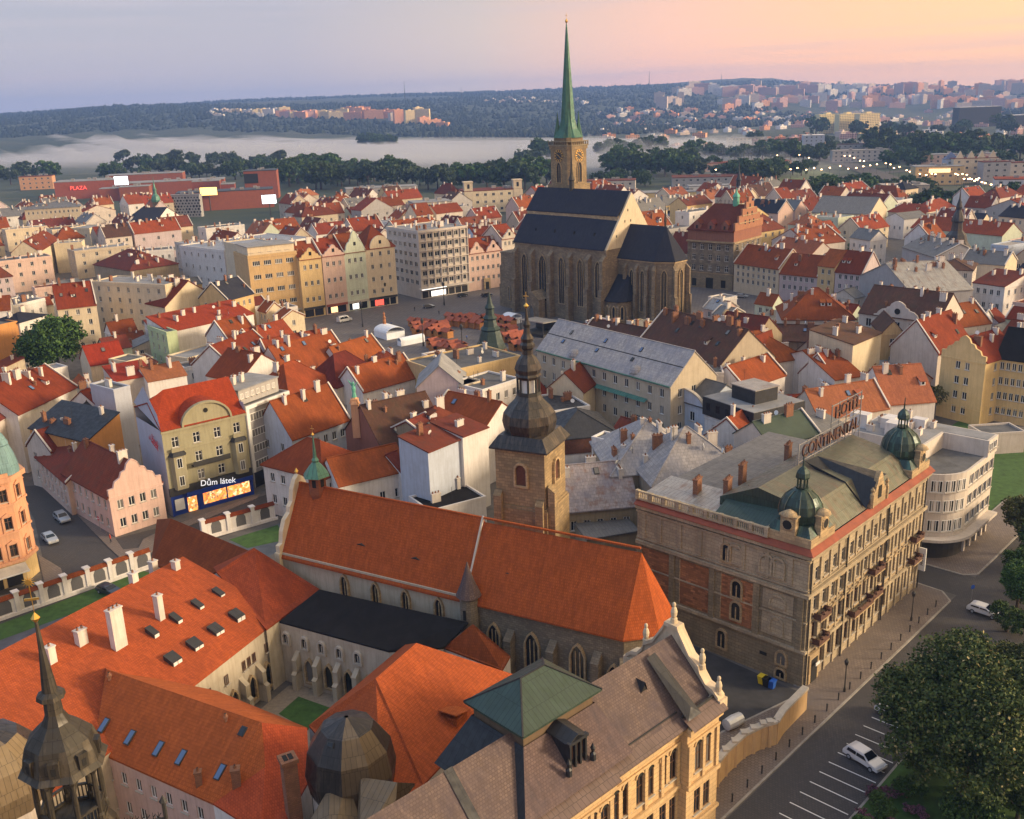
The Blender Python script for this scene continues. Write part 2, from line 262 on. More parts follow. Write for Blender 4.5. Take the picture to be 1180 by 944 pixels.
# mesh building
class MB:
 def __init__(s): s.v = []; s.f = []; s.fm = []; s.mats = []; s.cur = 0; s.X = None
 def mat(s, m):
  m = M[m] if isinstance(m, str) else m
  if m not in s.mats: s.mats.append(m)
  s.cur = s.mats.index(m); return s
 def poly(s, pts):
  b = len(s.v)
  for p in pts:
   p = Vector(p)
   if s.X: p = s.X @ p
   s.v.append(p[:])
  s.f.append(tuple(range(b, b + len(pts)))); s.fm.append(s.cur); return s
 def mesh(s, vs, fs):
  b = len(s.v)
  for p in vs:
   p = Vector(p)
   if s.X: p = s.X @ p
   s.v.append(p[:])
  for f in fs: s.f.append(tuple(b + i for i in f)); s.fm.append(s.cur)
  return s
 def box(s, x0, y0, z0, x1, y1, z1):
  v = [(x0, y0, z0), (x1, y0, z0), (x1, y1, z0), (x0, y1, z0), (x0, y0, z1), (x1, y0, z1), (x1, y1, z1), (x0, y1, z1)]
  return s.mesh(v, [(0, 3, 2, 1), (4, 5, 6, 7), (0, 1, 5, 4), (1, 2, 6, 5), (2, 3, 7, 6), (3, 0, 4, 7)])
 def obox(s, a, b, w_, z0, z1):
  a = Vector(a); b = Vector(b); u = (b - a).to_2d().normalized(); n = Vector((-u.y, u.x)) * w_ / 2
  q = [(a.x + n.x, a.y + n.y), (a.x - n.x, a.y - n.y), (b.x - n.x, b.y - n.y), (b.x + n.x, b.y + n.y)]
  return s.prism(q, z0, z1)
 def prism(s, pts, z0, z1, top=None):
  n = len(pts); t = top or pts
  v = [(p[0], p[1], z0) for p in pts] + [(p[0], p[1], z1) for p in t]
  ar = sum(pts[i][0] * pts[(i + 1) % n][1] - pts[(i + 1) % n][0] * pts[i][1] for i in range(n))
  f = [tuple(range(n))[::-1], tuple(range(n, 2 * n))] + [(i, (i + 1) % n, n + (i + 1) % n, n + i) for i in range(n)]
  if ar < 0: f = [q[::-1] for q in f]
  return s.mesh(v, f)
 def lathe(s, prof, n=16, c=(0, 0), rot=0., ex=1.):
  """prof: list of (radius, z) from bottom to top"""
  v = []; f = []
  for r, z in prof:
   for i in range(n):
    a = rot + 2 * math.pi * i / n; v.append((c[0] + r * math.cos(a), c[1] + r * ex * math.sin(a), z))
  for k in range(len(prof) - 1):
   for i in range(n):
    j = (i + 1) % n; f.append((k * n + i, k * n + j, (k + 1) * n + j, (k + 1) * n + i))
  f.append(tuple(range(n))[::-1]); m = (len(prof) - 1) * n; f.append(tuple(range(m, m + n)))
  return s.mesh(v, f)
 def tube(s, a, b, r0, r1=None, n=6):
  a = Vector(a); b = Vector(b); r1 = r0 if r1 is None else r1
  d = (b - a).normalized(); x = d.orthogonal().normalized(); y = d.cross(x)
  v = []
  for p, r in ((a, r0), (b, r1)):
   for i in range(n):
    t = 2 * math.pi * i / n; v.append(p + x * math.cos(t) * r + y * math.sin(t) * r)
  f = [(i, (i + 1) % n, n + (i + 1) % n, n + i) for i in range(n)] + [tuple(range(n))[::-1], tuple(range(n, 2 * n))]
  return s.mesh(v, f)
 def slab(s, vs, fs, t=.22):
  """roof skin: top faces, an underside t lower and closed edges"""
  vs = [Vector(p) for p in vs]; n = len(vs); v = vs + [p - Vector((0, 0, t)) for p in vs]; f = list(fs)
  f += [tuple(i + n for i in q[::-1]) for q in fs]
  es = {}
  for q in fs:
   for i in range(len(q)): es[(q[i], q[(i + 1) % len(q)])] = 1
  for (a, b) in es:
   if (b, a) not in es: f.append((a, a + n, b + n, b))
  return s.mesh(v, f)
 def wall(s, a, b, z0, z1, ops=(), rec=.2, hi=None, rmat=None):
  """wall plane from a to b (outside on the right hand of a->b), with recessed openings (u0,v0,u1,v1); hi: extra outline above z1"""
  a = Vector((a[0], a[1])); b = Vector((b[0], b[1])); L = (b - a).length; u = (b - a) / L; n = Vector((u.y, -u.x))
  P = lambda x, z, d=0: (a.x + u.x * x - n.x * d, a.y + u.y * x - n.y * d, z)
  us = sorted({0, L, *[o[0] for o in ops], *[o[2] for o in ops]}); zs = sorted({z0, z1, *[o[1] for o in ops], *[o[3] for o in ops]})
  for j in range(len(zs) - 1):
   if zs[j + 1] - zs[j] < 1e-4: continue
   zc = (zs[j] + zs[j + 1]) / 2; row = [o for o in ops if o[1] < zc < o[3]]
   st = 0.
   for o in sorted(row):
    if o[0] - st > 1e-4: s.poly([P(st, zs[j]), P(o[0], zs[j]), P(o[0], zs[j + 1]), P(st, zs[j + 1])])
    st = o[2]
   if L - st > 1e-4: s.poly([P(st, zs[j]), P(L, zs[j]), P(L, zs[j + 1]), P(st, zs[j + 1])])
  for x0, y0, x1, y1 in ops:
   q = [(x0, y0), (x1, y0), (x1, y1), (x0, y1)]
   for i in range(4):
    c, d = q[i], q[(i + 1) % 4]
    s.poly([P(*c), P(*c, rec), P(*d, rec), P(*d)])
  if hi: s.poly([P(x, z) for x, z in hi])
  return s
 def data(s, name):
  me = bpy.data.meshes.new(name); me.from_pydata(s.v, [], s.f)
  for m in s.mats: me.materials.append(m)
  if len(s.mats) > 1: me.polygons.foreach_set('material_index', s.fm)
  nv = len(me.vertices); nl = len(me.loops)
  co = np.empty(nv * 3); me.vertices.foreach_get('co', co); co = co.reshape(-1, 3)
  li = np.empty(nl, int); me.loops.foreach_get('vertex_index', li)
  no = np.empty(len(me.polygons) * 3); me.polygons.foreach_get('normal', no); no = no.reshape(-1, 3)
  lt = np.empty(len(me.polygons), int); me.polygons.foreach_get('loop_total', lt)
  nn = np.repeat(no, lt, axis=0); p = co[li]
  h = np.hypot(nn[:, 0], nn[:, 1]); flat = h < .05
  t = np.stack([np.where(flat, 1, -nn[:, 1] / np.maximum(h, 1e-6)), np.where(flat, 0, nn[:, 0] / np.maximum(h, 1e-6)), np.zeros(nl)], 1)
  v = np.cross(nn, t)
  uv = np.stack([(p * t).sum(1), (p * v).sum(1)], 1)
  me.uv_layers.new(name='UVMap').data.foreach_set('uv', uv.ravel())
  return me
 def build(s, name, parent=None, loc=None, rotz=0., **tags):
  o = bpy.data.objects.new(name, s.data(name)); COL.objects.link(o)
  if parent: o.parent = parent
  if loc is not None: o.location = loc
  if rotz: o.rotation_euler = (0, 0, rotz)
  tag(o, **tags); return o
def tag(o, label=None, category=None, group=None, kind=None):
 for k, v in (('label', label), ('category', category), ('group', group), ('kind', kind)):
  if v: o[k] = v
 return o
AUTO = []      # things whose label is finished at the end from where they stand
def thing(name, label, cat, loc=(0, 0, 0), rotz=0., group=None):
 o = bpy.data.objects.new(name, None); COL.objects.link(o); o.empty_display_size = .5
 o.location = loc; o.rotation_euler = (0, 0, rotz); return tag(o, label, cat, group)
def put(name, me, parent, loc=(0, 0, 0), rotz=0., sc_=None, rot=None):
 o = bpy.data.objects.new(name, me); COL.objects.link(o); o.parent = parent; o.location = loc
 o.rotation_euler = rot or (0, 0, rotz)
 if sc_: o.scale = sc_
 return o
def copy_tree(o, parent=None):
 c = o.copy(); COL.objects.link(c)
 if parent: c.parent = parent
 for ch in o.children: copy_tree(ch, c)
 return c
WC = {}
def win_mesh(w_, h, style='x', fm='frame', rec=.2):
 """(frame+sill mesh, pane mesh); origin at bottom centre of the opening on the wall face, outside is -y"""
 k = (round(w_, 1), round(h, 1), style, fm)
 if k in WC: return WC[k]
 w_, h = k[0], k[1]; b = MB(); t = .09 if w_ < 1.6 else .08; y = rec - .08
 b.mat(fm)
 x = w_ / 2
 b.box(-x, y, 0, -x + t, y + .06, h); b.box(x - t, y, 0, x, y + .06, h); b.box(-x + t, y, 0, x - t, y + .06, t); b.box(-x + t, y, h - t, x - t, y + .06, h)
 if style in 'xt': b.box(-.045, y, t, .045, y + .06, h - t)
 if style == 't':
  b.box(-x + t, y, h * .62, -.045, y + .06, h * .62 + .08); b.box(.045, y, h * .62, x - t, y + .06, h * .62 + .08)
 if style == 'm':
  for i in (1, 2, 3): b.box(-x + i * w_ / 4 - .05, y, t, -x + i * w_ / 4 + .05, y + .06, h - t)
 b.mat('sill').box(-x - .12, -.16, -.12, x + .12, -.002, 0)
 fr = b.data('window')
 p = MB().mat('glass'); p.poly([(-x + .02, rec - .03, 0), (x - .02, rec - .03, 0), (x - .02, rec - .03, h), (-x + .02, rec - .03, h)])
 pn = p.data('pane')
 b.mat('glass'); b.poly([(-x, rec - .03, 0), (x, rec - .03, 0), (x, rec - .03, h), (-x, rec - .03, h)])
 WC[k] = (fr, pn, b.data('window')); return WC[k]
def side_T(side, L, D):
 return {'f': ((0, 0), (L, 0), 0.), 'r': ((L, 0), (L, D), math.pi / 2), 'b': ((L, D), (0, D), math.pi), 'l': ((0, D), (0, 0), -math.pi / 2)}[side]
def grid_ops(L, z0, z1, nf, nx, w_, h, gf=0.0, marg=1.0):
 o = []; fh = (z1 - z0 - gf) / max(nf, 1); hh = min(h, fh * .62)
 if L < 3 or nx < 1: return o
 for k in range(nf):
  zb = z0 + gf + k * fh + (fh - hh) * .5
  for i in range(nx):
   c = marg + (L - 2 * marg) * (i + .5) / nx
   ww = min(w_, (L - 2 * marg) / nx * .7)
   o.append((round(c - ww / 2, 3), round(zb, 3), round(c + ww / 2, 3), round(zb + hh, 3)))
 return o
def add_windows(root, a, b, rot, ops, style='x', near=False, fm='frame', rec=.2, name='window'):
 a = Vector((*a, 0)); b = Vector((*b, 0)); u = (b - a).normalized()
 for (x0, z0, x1, z1) in ops:
  f_, p_, j_ = win_mesh(x1 - x0, z1 - z0, style, fm, rec)
  loc = a + u * ((x0 + x1) / 2) + Vector((0, 0, z0))
  o = put(name, f_ if near else j_, root, loc, rot)
  if near: put('pane', p_, o)
CH = {}
def chimney_mesh(w_, d, h, kind='w'):
 k = (w_, d, h, kind)
 if k in CH: return CH[k]
 b = MB().mat('chimw' if kind == 'w' else 'chimb'); b.box(-w_ / 2, -d / 2, -1.2, w_ / 2, d / 2, h)
 b.box(-w_ / 2 - .08, -d / 2 - .08, h, w_ / 2 + .08, d / 2 + .08, h + .16)
 b.mat('dark')
 for i in range(max(1, int(w_ / .55))):
  x = -w_ / 2 + w_ * (i + .5) / max(1, int(w_ / .55)); b.mat('chimb'); b.lathe([(.16, h + .16), (.13, h + .5)], 6, (x, 0)); b.mat('dark'); b.lathe([(.1, h + .5), (.1, h + .52)], 6, (x, 0))
 CH[k] = b.data('chimney'); return CH[k]
def skylight_mesh(w_=.9, h=1.3):
 k = ('sky', w_, h)
 if k not in CH:
  b = MB().mat('iron'); b.box(-w_ / 2, -.1, -h / 2, w_ / 2, .05, h / 2); b.mat('glassb'); b.box(-w_ / 2 + .1, -.14, -h / 2 + .1, w_ / 2 - .1, -.1, h / 2 - .1); CH[k] = b.data('skylight')
 return CH[k]
def dormer_mesh(w_=1.8, h=1.5, d=2.6, rc='red', kind='gable', wc='w_white'):
 k = ('dorm', w_, h, d, rc, kind)
 if k not in CH:
  b = MB().mat(wc); b.box(-w_ / 2, 0, -.8, w_ / 2, d, h)
  b.mat('frame'); b.box(-w_ / 2 + .15, -.06, .15, w_ / 2 - .15, 0, h - .1)
  b.mat('glass')
  n = 2 if w_ > 1.5 else 1; ww = (w_ - .5) / n
  for i in range(n): b.box(-w_ / 2 + .25 + i * ww + .04, -.08, .25, -w_ / 2 + .25 + (i + 1) * ww - .04, -.06, h - .2)
  b.mat(rc); o = .2; r = w_ * .42
  if kind == 'gable': b.slab([(-w_ / 2 - o, -o, h), (w_ / 2 + o, -o, h), (0, -o, h + r), (-w_ / 2 - o, d, h), (w_ / 2 + o, d, h), (0, d + 1.4, h + r)], [(0, 2, 5, 3), (2, 1, 4, 5)], .12); b.mat(wc); b.poly([(-w_ / 2, 0, h), (w_ / 2, 0, h), (0, 0, h + r - .1)])
  else: b.slab([(-w_ / 2 - o, -o, h), (w_ / 2 + o, -o, h), (w_ / 2 + o, d, h + .7), (-w_ / 2 - o, d, h + .7)], [(0, 1, 2, 3)], .14)
  CH[k] = b.data('dormer')
 return CH[k]
def gable_outline(style, w_, h, z):
 """outline points (x,z) from left eave to right eave for a shaped gable of width w_"""
 if style == 'baroque':
  q = [(0, 0), (.0, .22), (.10, .24), (.14, .42), (.24, .50), (.28, .66), (.36, .70), (.40, .88), (.46, .97), (.5, 1)]
 elif style == 'step':
  q = [(0, 0), (0, .25), (.12, .25), (.12, .45), (.24, .45), (.24, .65), (.36, .65), (.36, .85), (.44, .85), (.44, 1), (.5, 1)]
 elif style == 'arch':
  q = [(.5 - .5 * math.cos(a), math.sin(a)) for a in [i * math.pi / 2 / 8 for i in range(9)]]
 elif style == 'bell':
  q = [(0, 0), (0, .12), (.06, .14), (.09, .3), (.16, .45), (.26, .52), (.27, .6), (.33, .66), (.36, .82), (.43, .95), (.5, 1)]
 else: q = [(0, 0), (.5, 1)]
 q = q + [(1 - a, b) for a, b in q[::-1][1:]]
 return [(a * w_, z + b * h) for a, b in q]
def roof_z(kind, x, y, L, D, Z, rh):
 if kind == 'gx': return Z + rh * (1 - abs(y - D / 2) / (D / 2))
 if kind == 'gy': return Z + rh * (1 - abs(x - L / 2) / (L / 2))
 if kind == 'hip':
  m = min(L, D) / 2; return Z + rh * min(1, min(x, L - x, y, D - y) / m)
 if kind == 'man':
  m = min(x, L - x, y, D - y); return Z + rh * (min(1, m / 1.6) * .75 + .25 * min(1, m / (min(L, D) / 2)))
 if kind == 'shed': return Z + rh * y / D
 return Z + .1
def house(label, A, B, z, D, roof='gx', rh=4., wc='white', rc='red', nf=3, nx=4, ns=None, g=False, chim=2, dorm=0, sky=0, gab=None, gs='', ov=.35, cat='house', name='house',
          style='x', ww=1.1, wh=1.7, near=False, sides='', fm='frame', shop=None, group=None, Z0=-.3, cornice=True, cw='w', gf=1.0, base=None, marg=.8, auto=False, flip=False):
 """A, B: picture points of the eave ends on the side that faces the camera (on the ground with g=True, z then is the picture y of the eave)"""
 if g:
  a = at(*A, 0); b = at(*B, 0); Z = fz(a, z)
 elif isinstance(A, Vector): a, b, Z = A, B, z
 else: a = at(*A, z); b = at(*B, z); Z = z
 v = (b - a).to_2d(); L = v.length; ang = math.atan2(v.y, v.x)
 root = thing(name, label, cat, (a.x, a.y, 0), ang, group)
 if ns is None: ns = max(1, int(D / 4))
 if not sides:                                  # see which side the camera looks at
  u = v.normalized(); c0 = -Vector((a.x, a.y)).dot(u); sides = 'f' + ('l' if c0 < 0 else '') + ('r' if c0 > L else '')
 wb = MB().mat('w_' + wc if 'w_' + wc in M else wc)
 for sd in 'frbl':
  p, q, rot = side_T(sd, L, D); ln = L if sd in 'fb' else D
  ops = grid_ops(ln, 0, Z, nf, nx if sd in 'fb' else ns, ww, wh, gf, marg) if sd in sides and nf else []
  hi = None
  if (roof == 'gx' and sd in 'lr') or (roof == 'gy' and sd in 'fb'):
   if gab and sd in gs + ('f' if roof == 'gy' and not gs else ''): hi = gable_outline(gab, ln, rh * 1.12, Z)
   else: hi = [(0, Z), (ln / 2, Z + rh), (ln, Z)]
   if nf and sd in sides and rh > 3 and ln > 6:
    wz = Z + rh * .22;
   hi = [hi[0]] + [h_ for h_ in hi[1:-1]] + [hi[-1]]; hi = hi[::-1]
  if roof == 'shed' and sd in 'lrb':
   hi = {'l': [(0, Z), (ln, Z), (0, Z + rh)], 'r': [(0, Z), (ln, Z), (ln, Z + rh)], 'b': [(0, Z), (ln, Z), (ln, Z + rh), (0, Z + rh)]}[sd]
  wb.wall(p, q, Z0, Z, ops, hi=hi)
  if hi and gab and sd in gs + ('f' if roof == 'gy' and not gs else ''):      # thick gable wall with its coping
   u = (Vector(q) - Vector(p)).normalized(); n = Vector((u.y, -u.x))
   o3 = [Vector((p[0] + u.x * x, p[1] + u.y * x, zz)) for x, zz in hi]; n3 = Vector((n.x, n.y, 0))
   wb.poly([p_ - n3 * .4 for p_ in o3[::-1]])
   for i in range(len(o3) - 1):
    c, d = o3[i], o3[i + 1]; up_ = Vector((0, 0, .1)); wb.poly([c + n3 * .08 + up_, c - n3 * .45 + up_, d - n3 * .45 + up_, d + n3 * .08 + up_]); wb.poly([c + n3 * .08 + up_, d + n3 * .08 + up_, d + n3 * .08 - up_, c + n3 * .08 - up_])
  if ops: add_windows(root, p, q, rot, ops, style, near, fm)
 if roof == 'flat':
  for (c, d) in (((0, 0), (L, 0)), ((L, 0), (L, D)), ((L, D), (0, D)), ((0, D), (0, 0))):
   pass
  t = .3
  wb.box(-.05, -.05, Z + .002, L + .05, t, Z + .55); wb.box(-.05, D - t, Z + .002, L + .05, D + .05, Z + .55); wb.box(-.05, t, Z + .002, t, D - t, Z + .55); wb.box(L - t, t, Z + .002, L + .05, D - t, Z + .55)
 if cornice and nf:
  for sd in sides:
   if (roof == 'gx' and sd in 'lr'): continue
   if sd == 'f': wb.box(-.12, -.16, Z - .55, L + .12, -.003, Z - .2)
   if sd == 'r': wb.box(L + .003, -.1, Z - .55, L + .16, D, Z - .2)
   if sd == 'l': wb.box(-.16, -.1, Z - .55, -.003, D, Z - .2)
   if nf > 2 and sd == 'f': wb.box(-.05, -.08, gf + Z / nf * .62, L + .05, -.003, gf + Z / nf * .62 + .16)
 wb.build('wall', root)
 rb = MB().mat(rc); o = ov
 if roof == 'gx':
  zo = -rh * o / (D / 2); gl = 0. if ('l' in gs and gab) else .15; gr = 0. if ('r' in gs and gab) else .15
  e = .22
  rb.slab([(-gl, -o, Z + zo + e), (L + gr, -o, Z + zo + e), (L + gr, D / 2, Z + rh + e), (-gl, D / 2, Z + rh + e), (-gl, D + o, Z + zo + e), (L + gr, D + o, Z + zo + e)], [(0, 1, 2, 3), (3, 2, 5, 4)])
  rb.box(-gl, D / 2 - .13, Z + rh + e - .05, L + gr, D / 2 + .13, Z + rh + e + .1)
 elif roof == 'gy':
  zo = -rh * o / (L / 2); e = .22; fr = .12 if gab else -.2
  rb.slab([(-o, fr, Z + zo + e), (L / 2, fr, Z + rh + e), (L + o, fr, Z + zo + e), (-o, D + .15, Z + zo + e), (L / 2, D + .15, Z + rh + e), (L + o, D + .15, Z + zo + e)], [(0, 1, 4, 3), (1, 2, 5, 4)])
  rb.box(L / 2 - .13, fr, Z + rh + e - .05, L / 2 + .13, D + .15, Z + rh + e + .1)
 elif roof in ('hip', 'pyr'):
  m = min(L, D) / 2; e = .2; zo = Z - rh * o / m + e
  if L >= D: r1, r2 = (m, D / 2), (L - m, D / 2)
  else: r1, r2 = (L / 2, m), (L / 2, D - m)
  v_ = [(-o, -o, zo), (L + o, -o, zo), (L + o, D + o, zo), (-o, D + o, zo), (*r1, Z + rh + e), (*r2, Z + rh + e)]
  if L >= D: fs = [(0, 1, 5, 4), (1, 2, 5), (2, 3, 4, 5), (3, 0, 4)]
  else: fs = [(0, 1, 4), (1, 2, 5, 4), (2, 3, 5), (3, 0, 4, 5)]
  rb.slab(v_, fs)
  for p1, p2 in ((0, 4), (1, 5 if L >= D else 4), (4, 5)): rb.tube(Vector(v_[p1]), Vector(v_[p2]) + Vector((0, 0, .001)), .13, n=4)
 elif roof == 'man':
  i1 = 1.5; z1 = Z + rh * .72; i2 = min(L, D) / 2 - .05; e = .1; z2 = Z + rh
  rg = lambda k, zz: [(k, k, zz), (L - k, k, zz), (L - k, D - k, zz), (k, D - k, zz)]
  v_ = rg(-o, Z + e) + rg(i1, z1) + rg(i2 if False else min(i2, 4.), z2)
  fs = [(a_ + k, (a_ + 1) % 4 + k, (a_ + 1) % 4 + k + 4, a_ + k + 4) for k in (0, 4) for a_ in range(4)] + [(8, 9, 10, 11)]
  rb.slab(v_, fs)
 elif roof == 'shed':
  rb.slab([(-.15, -o, Z + .2), (L + .15, -o, Z + .2), (L + .15, D + .1, Z + rh + .2), (-.15, D + .1, Z + rh + .2)], [(0, 1, 2, 3)])
 else:
  rb.poly([(.3, .3, Z + .2), (L - .3, .3, Z + .2), (L - .3, D - .3, Z + .2), (.3, D - .3, Z + .2)])
 rf = rb.build('roof', root)
 r2 = random.Random(int(abs(a.x * 31 + a.y * 17)) + nx)
 if roof == 'gx' and chim and L < 40:
  vb = MB().mat('chimw')
  for x in (-.18, L - .12):
   if r2.random() < .55: vb.slab([(x, -.3, Z + .45), (x + .32, -.3, Z + .45), (x + .32, D / 2, Z + rh + .6), (x, D / 2, Z + rh + .6), (x + .32, D + .3, Z + .45), (x, D + .3, Z + .45)], [(0, 1, 2, 3), (3, 2, 4, 5)], .3)
  if vb.v: vb.build('parapet', rf)
 if chim and roof != 'pyr':
  n_ = int(L * D / 55)
  for i in range(n_):
   x, y = L * (.1 + .8 * r2.random()), D * (.15 + .6 * r2.random()); zz = roof_z(roof, x, y, L, D, Z, rh) + .15; k_ = r2.random()
   if k_ < .3 and roof == 'gx': put('skylight', skylight_mesh(), rf, (x, min(y, D * .4), Z + rh * min(y, D * .4) / (D / 2) + .3), rot=(-(math.pi / 2 - math.atan2(rh, D / 2)), 0, 0))
   elif k_ < .65: put('aerial', aerial(r2.randint(0, 2)), rf, (x, y, zz), r2.random() * 6)
   elif k_ < .8 and roof in ('gx', 'hip'): put('dormer', dormer_mesh(1.1, 1.0, 1.6, rc, 'shed'), rf, (x, D * .2, Z + rh * .4 + .2))
   else: put('vent_box', chimney_mesh(.5, .5, .7, 'b'), rf, (x, y, zz), .3)
 if roof in ('gx', 'hip', 'gy', 'man', 'flat', 'shed') and chim:
  chim = max(chim, int(L * D / 42))
  for i in range(chim):
   x = L * (i + .3 + .4 * r2.random()) / chim
   y = D * (.5 + (r2.random() - .5) * (.35 if roof in ('gx', 'hip', 'man') else .7))
   if roof == 'gy': x, y = L * (.5 + (r2.random() - .5) * .4), D * (i + .3 + .4 * r2.random()) / chim
   zz = roof_z(roof, x, y, L, D, Z, rh) + .2
   kk = r2.choice('wwwb' if cw == 'w' else cw)
   me = chimney_mesh(r2.choice((.7, 1.1, 1.7)), .65, r2.choice((1.0, 1.4, 1.9)), kk)
   put('chimney', me, rf, (x, y, zz), r2.choice((0, math.pi / 2)))
 if roof == 'gx' and sky:
  sl = math.atan2(rh, D / 2)
  for i in range(sky):
   y = D * .5 * (.35 + .3 * r2.random()); x = L * (i + .5) / sky
   put('skylight', skylight_mesh(), rf, (x, y, Z + rh * y / (D / 2) + .3), rot=(-(math.pi / 2 - sl), 0, 0))
 if roof in ('gx', 'hip', 'man') and dorm:
  for i in range(dorm):
   x = L * (i + .5) / dorm; y = D * .13 if roof != 'man' else .3
   put('dormer', dormer_mesh(rc=rc), rf, (x, y, Z + (rh * y / (D / 2) if roof != 'man' else .3) + .5))
 if shop:
  b = MB().mat('iron' if shop == 'dark' else shop); b.box(.3, -.5, 2.7, L - .3, -.02, 3.3); b.build('shop_fascia', root)
 if auto: AUTO.append(root)
 root['L'] = L; FOOT.append((a.x, a.y, ang, L, D))
 return root, L, Z
FOOT = []
def aerial(k):
 if ('ae', k) not in CH:
  b = MB().mat('iron'); b.tube((0, 0, -.3), (0, 0, 2.4 - k * .5), .035, n=4)
  if k < 2:
   for j in range(4): b.tube((-.5 + j * .08, 0, 2.2 - j * .22), (.5 - j * .08, 0, 2.2 - j * .22), .02, n=3)
  if k: b.mat('frame'); b.X = Matrix.Translation((.1, 0, .9)) @ Matrix.Rotation(1.3, 4, 'Y'); b.lathe([(.05, -.1), (.42, .02), (.45, .05)], 10); b.X = None
  CH[('ae', k)] = b.data('aerial')
 return CH[('ae', k)]
def Lp(root, x, y, z=0):
 """local point of a building to world"""
 c, s_ = math.cos(root.rotation_euler[2]), math.sin(root.rotation_euler[2]); l = root.location
 return Vector((l.x + c * x - s_ * y, l.y + s_ * x + c * y, z))
def pbody(name, label, cat, faces, walls, rc, wc, z0=-.3, wops=None, parts='roof', near=False, t=.25):
 """building whose roof is given face by face as picture points with heights (x, y, z); walls: chain(s) of roof points dropped to the ground.
 wops: {index of wall segment: (nf, nx, w, h, style)}"""
 vs = {}; root = None
 allp = [p for f in faces for p in f]; o0 = at(*allp[0]); o0.z = 0
 root = thing(name, label, cat, o0)
 W = lambda p: at(*p) - o0
 idx = {}; vl = []; fl = []
 for f in faces:
  q = []
  for p in f:
   if p not in idx: idx[p] = len(vl); vl.append(W(p))
   q.append(idx[p])
  a_, b_, c_ = vl[q[0]], vl[q[1]], vl[q[2]]
  if (b_ - a_).cross(c_ - a_).z < 0: q = q[::-1]
  fl.append(tuple(q))
 rf = MB().mat(rc).slab([p + Vector((0, 0, .22)) for p in vl], fl, t).build(parts, root)
 wb = MB().mat('w_' + wc if 'w_' + wc in M else wc); k = 0
 for ch in walls:
  for a_, b_ in zip(ch, ch[1:]):
   A_, B_ = W(a_), W(b_); m = (A_ + B_) / 2 + o0; d = (B_ - A_).to_2d()
   n = Vector((d.y, -d.x));
   L = d.length; zt = min(A_.z, B_.z); hi = None
   sw = n.dot(-m.to_2d()) < 0        # keep the outside towards the camera
   if sw: A_, B_ = B_, A_
   if abs(A_.z - B_.z) > .05: hi = [(0, zt), (L, zt), (L, B_.z)] if B_.z > A_.z else [(0, zt), (L, zt), (0, A_.z)]
   ops = []
   if wops and k in wops:
    nf, nx_, w__, h__, stl = wops[k]; ops = grid_ops(L, 0, zt, nf, nx_, w__, h__, .8)
    add_windows(root, A_.to_2d(), B_.to_2d(), math.atan2(B_.y - A_.y, B_.x - A_.x), ops, stl, near)
   wb.wall(A_.to_2d(), B_.to_2d(), z0, zt, ops, hi=hi); k += 1
 wb.build('wall', root)
 return root, rf, o0
def lbl_text(txt, size, mat, parent, M4, depth=.03, name='lettering'):
 c = bpy.data.curves.new(name, 'FONT'); c.body = txt; c.size = size; c.extrude = depth; c.align_x = 'CENTER'; c.align_y = 'CENTER'
 tmp = bpy.data.objects.new(name, c); COL.objects.link(tmp)
 dg = bpy.context.evaluated_depsgraph_get(); dg.update()
 me = bpy.data.meshes.new_from_object(tmp.evaluated_get(dg)); bpy.data.objects.remove(tmp)
 me.materials.clear(); me.materials.append(M[mat] if isinstance(mat, str) else mat)
 o = bpy.data.objects.new(name, me); COL.objects.link(o); o.parent = parent; o.matrix_local = M4
 return o
# =================================================================== shared small builders
def lancet(w_, h, depth=.35, fr='sandl', mull=1, round_=False):
 k = ('lan', round(w_, 1), round(h, 1), fr, mull, round_)
 if k in WC: return WC[k]
 def outl(w, hh, base=0.):
  x = w / 2; p = [(x, base), (x, hh - w * (.5 if round_ else .85))]
  if round_: p += [(x * math.cos(a), hh - x + x * math.sin(a)) for a in (math.pi / 6, math.pi / 3, math.pi / 2)]
  else:
   for t in (.35, .7, 1.0): p.append((x * (1 - t) ** .55 if t < 1 else 0, hh - w * .85 * (1 - t) ** 1.0))
  return p + [(-a, b) for a, b in p[::-1][1:]]
 b = MB(); o = outl(w_ + .5, h + .3, -.25); i = outl(w_, h); n = len(o)
 b.mat(fr); f = -depth
 for k_ in range(n):
  j = (k_ + 1) % n
  b.poly([(o[k_][0], f, o[k_][1]), (o[j][0], f, o[j][1]), (i[j][0], f, i[j][1]), (i[k_][0], f, i[k_][1])])
  b.poly([(o[k_][0], .1, o[k_][1]), (o[j][0], .1, o[j][1]), (o[j][0], f, o[j][1]), (o[k_][0], f, o[k_][1])])
  b.poly([(i[k_][0], f, i[k_][1]), (i[j][0], f, i[j][1]), (i[j][0], -.03, i[j][1]), (i[k_][0], -.03, i[k_][1])])
 for m_ in range(mull):
  x = -w_ / 2 + w_ * (m_ + 1) / (mull + 1); b.box(x - .06, -.16, 0, x + .06, -.04, h - w_ * .5)
 fm_ = b.data('window'); p = MB().mat('glass'); p.poly([(a, -.04, c) for a, c in i]); pn = p.data('pane')
 WC[k] = (fm_, pn); return WC[k]
def put_lancet(root, loc, rot, w_, h, near=True, **k):
 f, p = lancet(w_, h, **k); o = put('window', f, root, loc, rot); put('pane', p, o); return o
